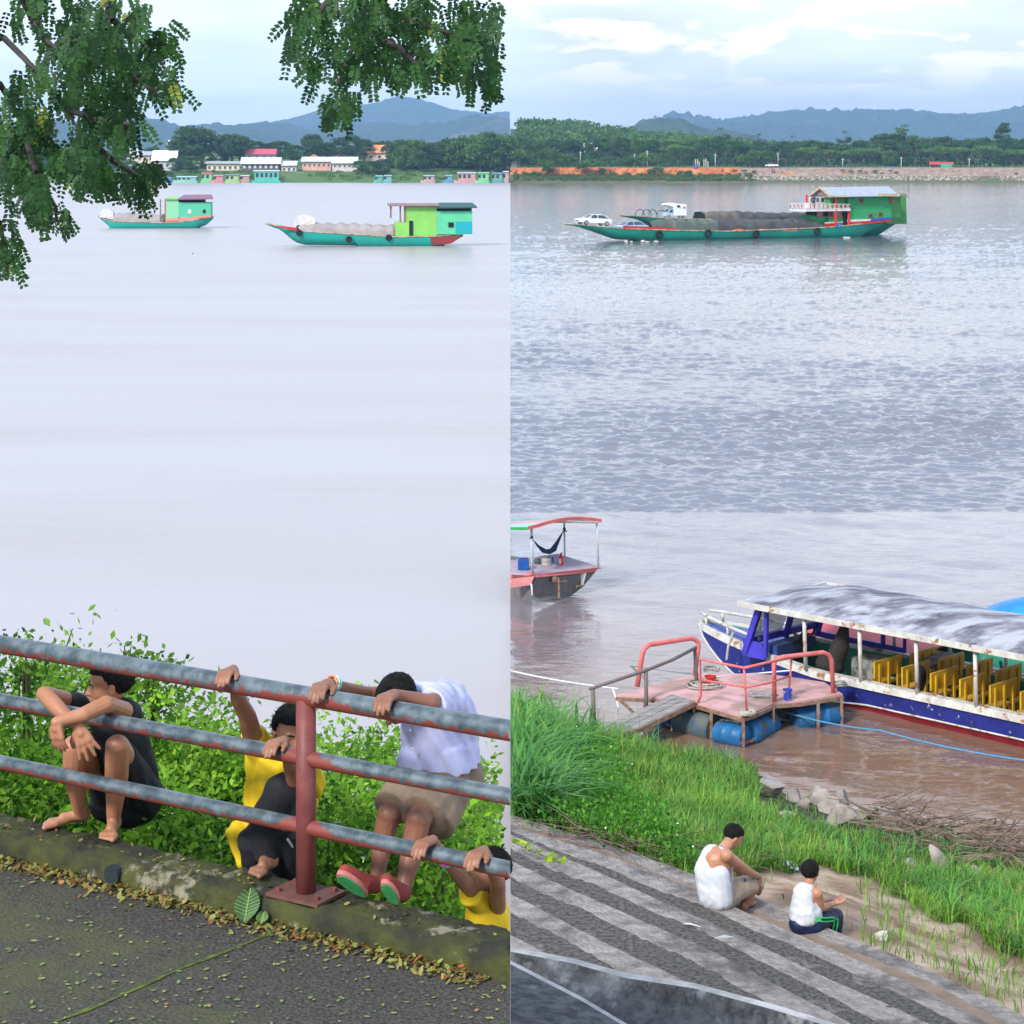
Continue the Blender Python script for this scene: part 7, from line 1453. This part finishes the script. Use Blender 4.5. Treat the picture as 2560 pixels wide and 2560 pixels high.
blobobj('shirt',[('c',F4(610,920,9.43),.125,F4(560,1300,9.55),.135),('c',shA,.062,F4(620,880,9.41),.075),('c',shB,.062,F4(680,890,9.41),.06),('f',F4(480,860,9.45),.07,F4(390,700,9.36),.058),('c',F4(450,840,9.46),.07,F4(450,1250,9.58),.075),('c',F4(450,1250,9.58),.075,F4(330,1400,9.55),.045),('c',F4(330,1400,9.55),.06,F4(240,1440,9.5),.035),('c',F4(240,1440,9.5),.035,F4(310,1660,9.45),.022),('c',F4(330,1420,9.55),.04,F4(320,1650,9.46),.03),('c',F4(790,950,9.47),.07,F4(850,1080,9.42),.055),('c',F4(760,1100,9.5),.09,F4(700,1500,9.45),.05),('c',F4(700,1500,9.45),.045,F4(735,1640,9.38),.02)],yelc,a,.008,2,noise=.006,nscale=11)
blobobj('trousers',[('c',hipB,.12,kn,.082),('c',kn,.082,F4(500,1350,9.2),.078),('f',F4(500,1350,9.2),.078,F4(500,1640,9.2),.058),('c',F4(560,1400,9.3),.10,F4(400,1500,9.3),.075),('c',F4(400,1500,9.3),.07,F4(380,1650,9.3),.045),('c',hipB,.1,kn2,.085),('c',kn2,.085,an2,.065),('c',F4(560,1520,9.35),.09,F4(620,1740,9.35),.07)],blk,a,.009,3,noise=.004)
mb=MB(); mb.tube([F4(650,1480,9.13),F4(690,1540,9.17),F4(670,1680,9.24),F4(680,1780,9.27)],.005,6); mb.build('drawstring',whitep,a)
hd.extras(a,.045,.34,seed=5,spike=.07)
# ---------- boy C: pale shirt, khaki shorts, leaning on the top rail
F5=lambda x,y,d: P(740+x*.3881,1600+y*.3881,d)
a=person('boy in pale lilac shirt, khaki shorts and red shoes leaning head down on the railing',V((F5(600,1650,8.95).x,9.0,KZ)),'children at the railing')
hd=Head(F5(650,385,9.02),(-.42,-.42,-.80),(-.25,-.75,.55),.225,sk3)
w1=F5(222,285,8.86); e1=F5(470,350,9.05); s1=F5(770,350,9.15); w2=F5(640,352,8.72); e2=F5(860,400,8.82); s2=F5(1000,380,9.05)
hipC=F5(930,870,9.28); k1=F5(600,1120,9.02); a1=F5(520,1530,8.98); k2=F5(790,1150,8.96); a2=F5(690,1600,8.86)
h1=V((w1.x-.0,railY(w1.x)+.045,HT+.058)); h2=V((w2.x-.0,railY(w2.x)+.045,HT+.056))
body=hd.parts()+[('c',F5(720,360,9.08),.042,F5(830,380,9.16),.05),('c',F5(860,450,9.18),.10,F5(920,780,9.26),.10),('c',s1,.045,s2,.045),('c',hipC+V((-.07,0,0)),.09,hipC+V((.05,0,0)),.09),
 ('c',s1,.040,e1,.033),('c',e1,.032,w1,.022),('c',w1,.022,h1,.022),('c',s2,.045,e2,.036),('c',e2,.034,w2,.023),('c',w2,.023,h2,.022),
 ('c',hipC+V((-.07,0,0)),.08,k1,.052),('c',k1,.05,F5(560,1300,9.03),.047),('c',F5(560,1300,9.03),.047,a1,.030),('c',hipC+V((.04,0,0)),.085,k2,.056),('c',k2,.054,F5(750,1350,8.95),.051),('c',F5(750,1350,8.95),.051,a2,.031)]
body+=hand(h1,(-.42,-.85,.02),(0,-.15,-1),.15,.60,.05,-1)+hand(h2,(-.42,-.85,.02),(0,-.15,-1),.15,.60,.05,1)
blobobj('body',body,sk3,a,.005,1)
blobobj('shirt',[('c',F5(850,450,9.17),.125,F5(900,700,9.25),.155),('c',s1,.062,s2,.068),('c',F5(880,380,9.15),.07,F5(990,420,9.17),.09),('c',F5(900,700,9.25),.15,F5(800,760,9.2),.10),('c',F5(950,700,9.28),.15,F5(1060,740,9.3),.09),('f',F5(960,390,9.08),.085,F5(880,405,8.86),.062),('c',F5(980,380,9.12),.085,F5(1080,560,9.22),.08),('c',s1+V((0,0,-.01)),.06,F5(830,380,9.18),.07),('c',F5(800,320,9.15),.035,F5(830,420,9.05),.03),('f',F5(930,640,9.26),.17,F5(950,815,9.27),.165)],whc,a,.008,2,noise=.006,nscale=11)
mb=MB(); 
for y,x in((580,735),(700,748)): mb.ell(F5(x,y,9.06),(.007,.004,.007),nu=8,nv=6)
mb.build('button',whitep,a)
blobobj('shorts',[('c',F5(760,860,9.22),.085,F5(1080,880,9.28),.095),('f',F5(800,900,9.20),.115,F5(610,1085,9.03),.085),('f',F5(940,930,9.22),.13,F5(800,1120,8.99),.092),('f',F5(960,930,9.24),.13,F5(870,1190,9.04),.10),('c',F5(960,930,9.24),.12,F5(880,1120,9.08),.09),('c',F5(900,850,9.25),.10,F5(760,990,9.15),.08)],khaki,a,.009,3,noise=.004)
mb=MB(); M=Matrix.Rotation(.3,3,'Y'); c=w1+V((.012,-.0,.004)); d_=(e1-w1).normalized(); u_=d_.cross(V((0,0,1))).normalized(); v_=d_.cross(u_)
for k,cl in((0,(.7,.75,.7)),(-.014,(.75,.25,.12)),(.014,(.15,.6,.5))):
    mb=MB(); mb.tube([c+d_*k+(u_*math.cos(q)+v_*math.sin(q))*.03 for q in np.linspace(0,2*math.pi,19)],.0055,6); mb.build('wristband',mat('wb%s'%(cl,),cl,rough=.5),a,smooth=True)
shm=mat('red_canvas_shoe',(.28,.045,.035),(.2,.035,.03),12,.8,bump=.3,dist=.004); rim_=mat('pink_sole_rim',(.55,.19,.17),(.45,.15,.14),20,.6); sole=mat('green_sole',(.05,.30,.10),(.04,.24,.08),30,.6,bump=.6,bscale=90,dist=.004)
def shoe(heel,toe,nrm,an):
    F=(toe-heel).normalized(); L_=(toe-heel).length; nrm=(V(nrm)-F*V(nrm).dot(F)).normalized(); S=F.cross(nrm); 
    def outline(k,off): return [heel+F*(L_*.5+L_*.52*k*math.cos(q))+S*(L_*.2*k*math.sin(q)*(1+.12*math.cos(q)))+nrm*off for q in np.linspace(0,2*math.pi,24,endpoint=False)]
    sh=thing('x','','',heel); bpy.data.objects.remove(sh,do_unlink=True)
    p_=blobobj('shoe',[('c',heel+F*L_*.15-nrm*.045,.035,an,.036),('c',heel+F*L_*.15-nrm*.045,.034,heel+F*L_*.5-nrm*.047,.034),('c',heel+F*L_*.45-nrm*.045,.034,heel+F*L_*.82-nrm*.038,.029),('c',an,.036,heel+F*L_*.5-nrm*.045,.032)],shm,a,.006,2)
    mb=MB(); mb.loft([outline(1,.0),outline(1,-.022)],True,True); mb.build('sole_rim',rim_,p_,smooth=False)
    mb=MB(); mb.loft([outline(.90,.005),outline(.90,-.01)],True,True); mb.build('sole',sole,p_)
    mb=MB(); 
    for k in(.45,.55,.65): mb.tube([heel+F*L_*k-nrm*.055+S*.02,heel+F*L_*k-nrm*.062,heel+F*L_*k-nrm*.055-S*.02],.004,5)
    mb.build('lace',rim_,p_)
shoe(F5(450,1655,8.80),F5(270,1515,8.74),(-.35,-.85,-.35),F5(510,1580,8.93)); shoe(F5(655,1705,8.72),F5(560,1570,8.66),(-.2,-.95,-.2),F5(690,1630,8.84))
hd.extras(a,.03,.22,seed=7,spike=.02)
# ---------- boy D: yellow shirt, lower right, hanging from the bottom rail
a=person('boy in yellow shirt reaching up to the bottom rail from below the kerb',V((-.25,9.1,westz(-.25,9.1))),'children at the railing')
hd=Head(F5(1245,1492,8.90),(-.75,-.50,.28),(.1,0,1),.195,sk2)
w1=F5(905,1330,8.66); e1=F5(1085,1560,8.80); s1=F5(1190,1655,8.95); w2=F5(1230,1395,8.52); e2=F5(1300,1560,8.70); s2=F5(1298,1720,8.93)
h1=V((w1.x-.01,railY(w1.x)+.03,HB+.047)); h2=V((w2.x-.01,railY(w2.x)+.03,HB+.047))
body=hd.parts()+[('c',F5(1256,1590,8.92),.036,F5(1245,1700,8.96),.045),('c',s1,.042,s2,.036),('c',F5(1232,1780,9.0),.085,F5(1225,2150,9.05),.09),
 ('c',s1,.042,e1,.034),('c',e1,.034,w1,.022),('c',w1,.022,h1,.021),('c',s2,.036,e2,.033),('c',e2,.032,w2,.022),('c',w2,.022,h2,.021),
 ('c',V((-.19,9.08,6.05)),.085,V((-.20,9.1,5.75)),.06),('c',V((-.20,9.1,5.75)),.055,V((-.2,9.15,5.45)),.04),('c',V((-.33,9.08,6.05)),.085,V((-.36,9.1,5.75)),.06),('c',V((-.36,9.1,5.75)),.055,V((-.36,9.15,5.45)),.04)]
body+=hand(h1,(-.55,-.75,.02),(0,-.15,-1),.135,.60,.06,1)+hand(h2,(-.5,-.8,.02),(0,-.15,-1),.135,.60,.06,-1)
blobobj('body',body,sk2,a,.005,1)
blobobj('shirt',[('c',F5(1232,1760,8.98),.095,F5(1225,2050,9.03),.10),('f',F5(1200,1680,8.95),.062,F5(1120,1625,8.86),.060),('c',F5(1210,1690,8.96),.06,F5(1275,1740,8.98),.06)],yelc,a,.009,3,noise=.004)
blobobj('trousers',[('c',V((-.26,9.06,6.12)),.105,V((-.26,9.06,6.0)),.11),('c',V((-.19,9.08,6.05)),.09,V((-.20,9.13,5.55)),.06),('c',V((-.33,9.08,6.05)),.09,V((-.36,9.13,5.55)),.06)],blk,a,.012,2)
mb=MB(); mb.ell(hd.p(0,.345,-.235),(.018,.012,.012),hd.M); mb.build('mouth_opening',mat('mouth_in',(.10,.02,.02)),a)
c=w1+(e1-w1)*.35; d_=(e1-w1).normalized(); u_=d_.cross(V((0,0,1))).normalized(); v_=d_.cross(u_)
for k,cl in((0,(.65,.05,.35)),(.01,(.05,.5,.55))): mb=MB(); mb.tube([c+d_*k+(u_*math.cos(q)+v_*math.sin(q))*.030 for q in np.linspace(0,2*math.pi,19)],.005,6); mb.build('wristband',mat('wb%s'%(cl,),cl,rough=.5),a,smooth=True)
hd.extras(a,.04,.30,seed=9,spike=.04)
# ---------- man on the steps
F6=lambda x,y,d: P(1680+x*.2588,2030+y*.2588,d)
a=person('man in loose white sleeveless vest and khaki shorts sitting bent forward on the concrete steps',F6(450,890,21.1),'people sitting on the steps')
hd=Head(F6(590,240,21.3),(.82,.22,-.52),(.35,.1,.9),.24,sk4)
hipM=F6(430,800,21.12); chM=F6(430,470,21.1); shn=F6(525,420,20.98); shf=F6(450,400,21.38); eln=F6(735,575,21.22); wrn=F6(840,625,21.45); elf=F6(700,600,21.6); wrf=F6(830,640,21.62)
knn=F6(770,700,21.45); ann=F6(680,940,21.40); knf=F6(740,690,21.75); anf=F6(700,930,21.65)
body=hd.parts()+[('c',F6(490,370,21.15),.062,F6(550,290,21.25),.058),('c',chM,.15,hipM,.15),('c',shn,.068,shf,.068),('c',shn,.062,F6(640,500,21.1),.05),('c',F6(640,500,21.1),.05,eln,.043),('c',eln,.043,wrn,.030),('c',shf,.06,elf,.043),('c',elf,.042,wrf,.030),
 ('c',hipM+V((.05,-.02,-.02)),.10,knn,.066),('c',knn,.066,F6(740,820,21.42),.062),('c',F6(740,820,21.42),.062,ann,.038),('c',hipM+V((.05,.25,-.02)),.11,knf,.07),('c',knf,.06,anf,.038)]
th=F6(690,960,21.38); tt=F6(765,985,21.50); th.z=tt.z=2.43+.035; body+=foot(ann,th,tt+ (tt-th)*.5,.036,.09)
th=F6(700,950,21.66); tt=F6(770,975,21.8); th.z=tt.z=2.43+.035; body+=foot(anf,th,tt+(tt-th)*.5,.036,.09)
body+=hand(wrn,(.25,.15,-.95),(-.8,.3,0),.18,.35,.06,1)+hand(wrf,(.2,.1,-.95),(-.6,-.4,0),.18,.4,.06,-1)
blobobj('body',body,sk4,a,.011,2)
blobobj('vest',[('c',F6(460,600,20.99),.10,F6(470,830,21.0),.125),('c',F6(385,420,21.12),.11,F6(350,560,21.09),.14),('c',F6(350,560,21.09),.14,F6(400,800,21.06),.155),('c',F6(440,560,21.2),.14,F6(440,740,21.14),.155),('c',F6(400,360,21.12),.05,F6(495,370,21.06),.028),('c',F6(410,360,21.3),.05,F6(470,360,21.38),.03),('c',F6(505,480,21.25),.09,F6(500,640,21.2),.10),('c',F6(400,800,21.06),.155,F6(440,850,21.06),.10)],vestw,a,.014,4,noise=.003,nscale=12)
blobobj('shorts',[('c',hipM+V((.04,-.04,-.02)),.15,hipM+(knn-hipM)*.5,.13),('f',hipM+(knn-hipM)*.3,.135,knn+(knn-hipM)*.02,.098),('c',hipM+V((.05,.25,-.03)),.135,hipM+V((.04,.25,-.03))+(knf-hipM-V((.04,.25,0)))*.85,.10)],mat('khaki_light',(.40,.32,.24),(.33,.26,.19),6,.85,bump=.3,bscale=10,dist=.01),a,.013,3,noise=.004)
mb=MB(); mb.prism([F6(692,648,21.28),F6(714,644,21.30),F6(718,676,21.30),F6(697,680,21.28)],(0,-.02,.01)); mb.build('patch',mat('blue_patch',(.03,.10,.28)),a)
hd.extras(a,.045,.26,seed=11,spike=.04)
# ---------- boy beside him, seen from behind
a=person('boy in white vest and green-striped navy trousers sitting on the lowest step',F6(1280,1140,20.85),'people sitting on the steps')
hd=Head(F6(1335,585,20.95),(.42,.90,-.10),(0,.05,1),.235,sk4)
hipK=F6(1290,1050,20.86); chK=F6(1290,800,20.85); shn=F6(1400,785,20.80); shf=F6(1215,760,20.98); eln=F6(1440,925,20.88); wrn=F6(1570,885,21.1); hn=F6(1600,872,21.15); elf=F6(1400,870,21.15); wrf=F6(1530,850,21.3)
kn=F6(1580,1010,21.15); an=F6(1545,1170,21.22); knf=F6(1540,1000,21.4); anf=F6(1500,1150,21.45)
body=hd.parts()+[('c',F6(1310,720,20.88),.05,F6(1330,660,20.92),.048),('c',F6(1290,830,20.87),.125,hipK,.13),('c',shn,.06,shf,.058),('c',shn,.055,F6(1420,860,20.83),.05),('c',F6(1420,860,20.83),.05,eln,.042),('c',eln,.040,wrn,.026),('c',shf,.05,elf,.04),('c',elf,.038,wrf,.026),('c',hipK,.11,kn,.07),('c',kn,.06,an,.04),('c',hipK+V((0,.2,0)),.1,knf,.07),('c',knf,.06,anf,.04)]
body+=hand(wrn,(.85,.3,.12),(-.1,.3,.95),.15,.25,.05,1)+hand(wrf,(.8,.05,.1),(0,-.2,.95),.15,.25,.05,-1)
f0=F6(1540,1215,21.2); f1=F6(1600,1215,21.3); f0.z=f1.z=2.30; body+=foot(an-V((0,0,.02)),f0,f1+(f1-f0)*.4,.032,.08)
blobobj('body',body,sk4,a,.010,2)
blobobj('vest',[('c',F6(1275,800,20.85),.118,F6(1270,1000,20.83),.14),('c',F6(1235,760,20.92),.05,F6(1265,720,20.88),.035),('c',F6(1340,730,20.84),.035,F6(1365,760,20.82),.03),('f',F6(1275,940,20.83),.14,F6(1275,1050,20.83),.14),('c',F6(1340,880,20.87),.10,F6(1350,990,20.86),.11)],vestw,a,.013,3,noise=.005,nscale=12)
blobobj('trousers',[('c',F6(1250,1080,20.82),.125,F6(1330,1090,20.86),.125),('c',F6(1330,1070,20.88),.125,kn,.082),('c',kn,.082,F6(1570,1160,21.18),.072),('c',hipK+V((0,.2,0)),.1,knf,.08),('c',knf,.078,anf,.065)],navy,a,.012,3,noise=.004)
for k in(0,.035):
    pts=[F6(1385,1010,20.70),F6(1470,1018,20.82),F6(1560,1012,20.96),F6(1600,1035,21.0),F6(1596,1090,21.0),F6(1572,1180,21.02)]
    mb=MB(); mb.tube([q-V((0,.02,k)) if i<3 else q-V((k,.02,0)) for i,q in enumerate(pts)],.008,6); mb.build('stripe',mat('green_stripe',(.02,.42,.10)),a,smooth=True)
hd.extras(a,.04,.30,seed=13,spike=.03)
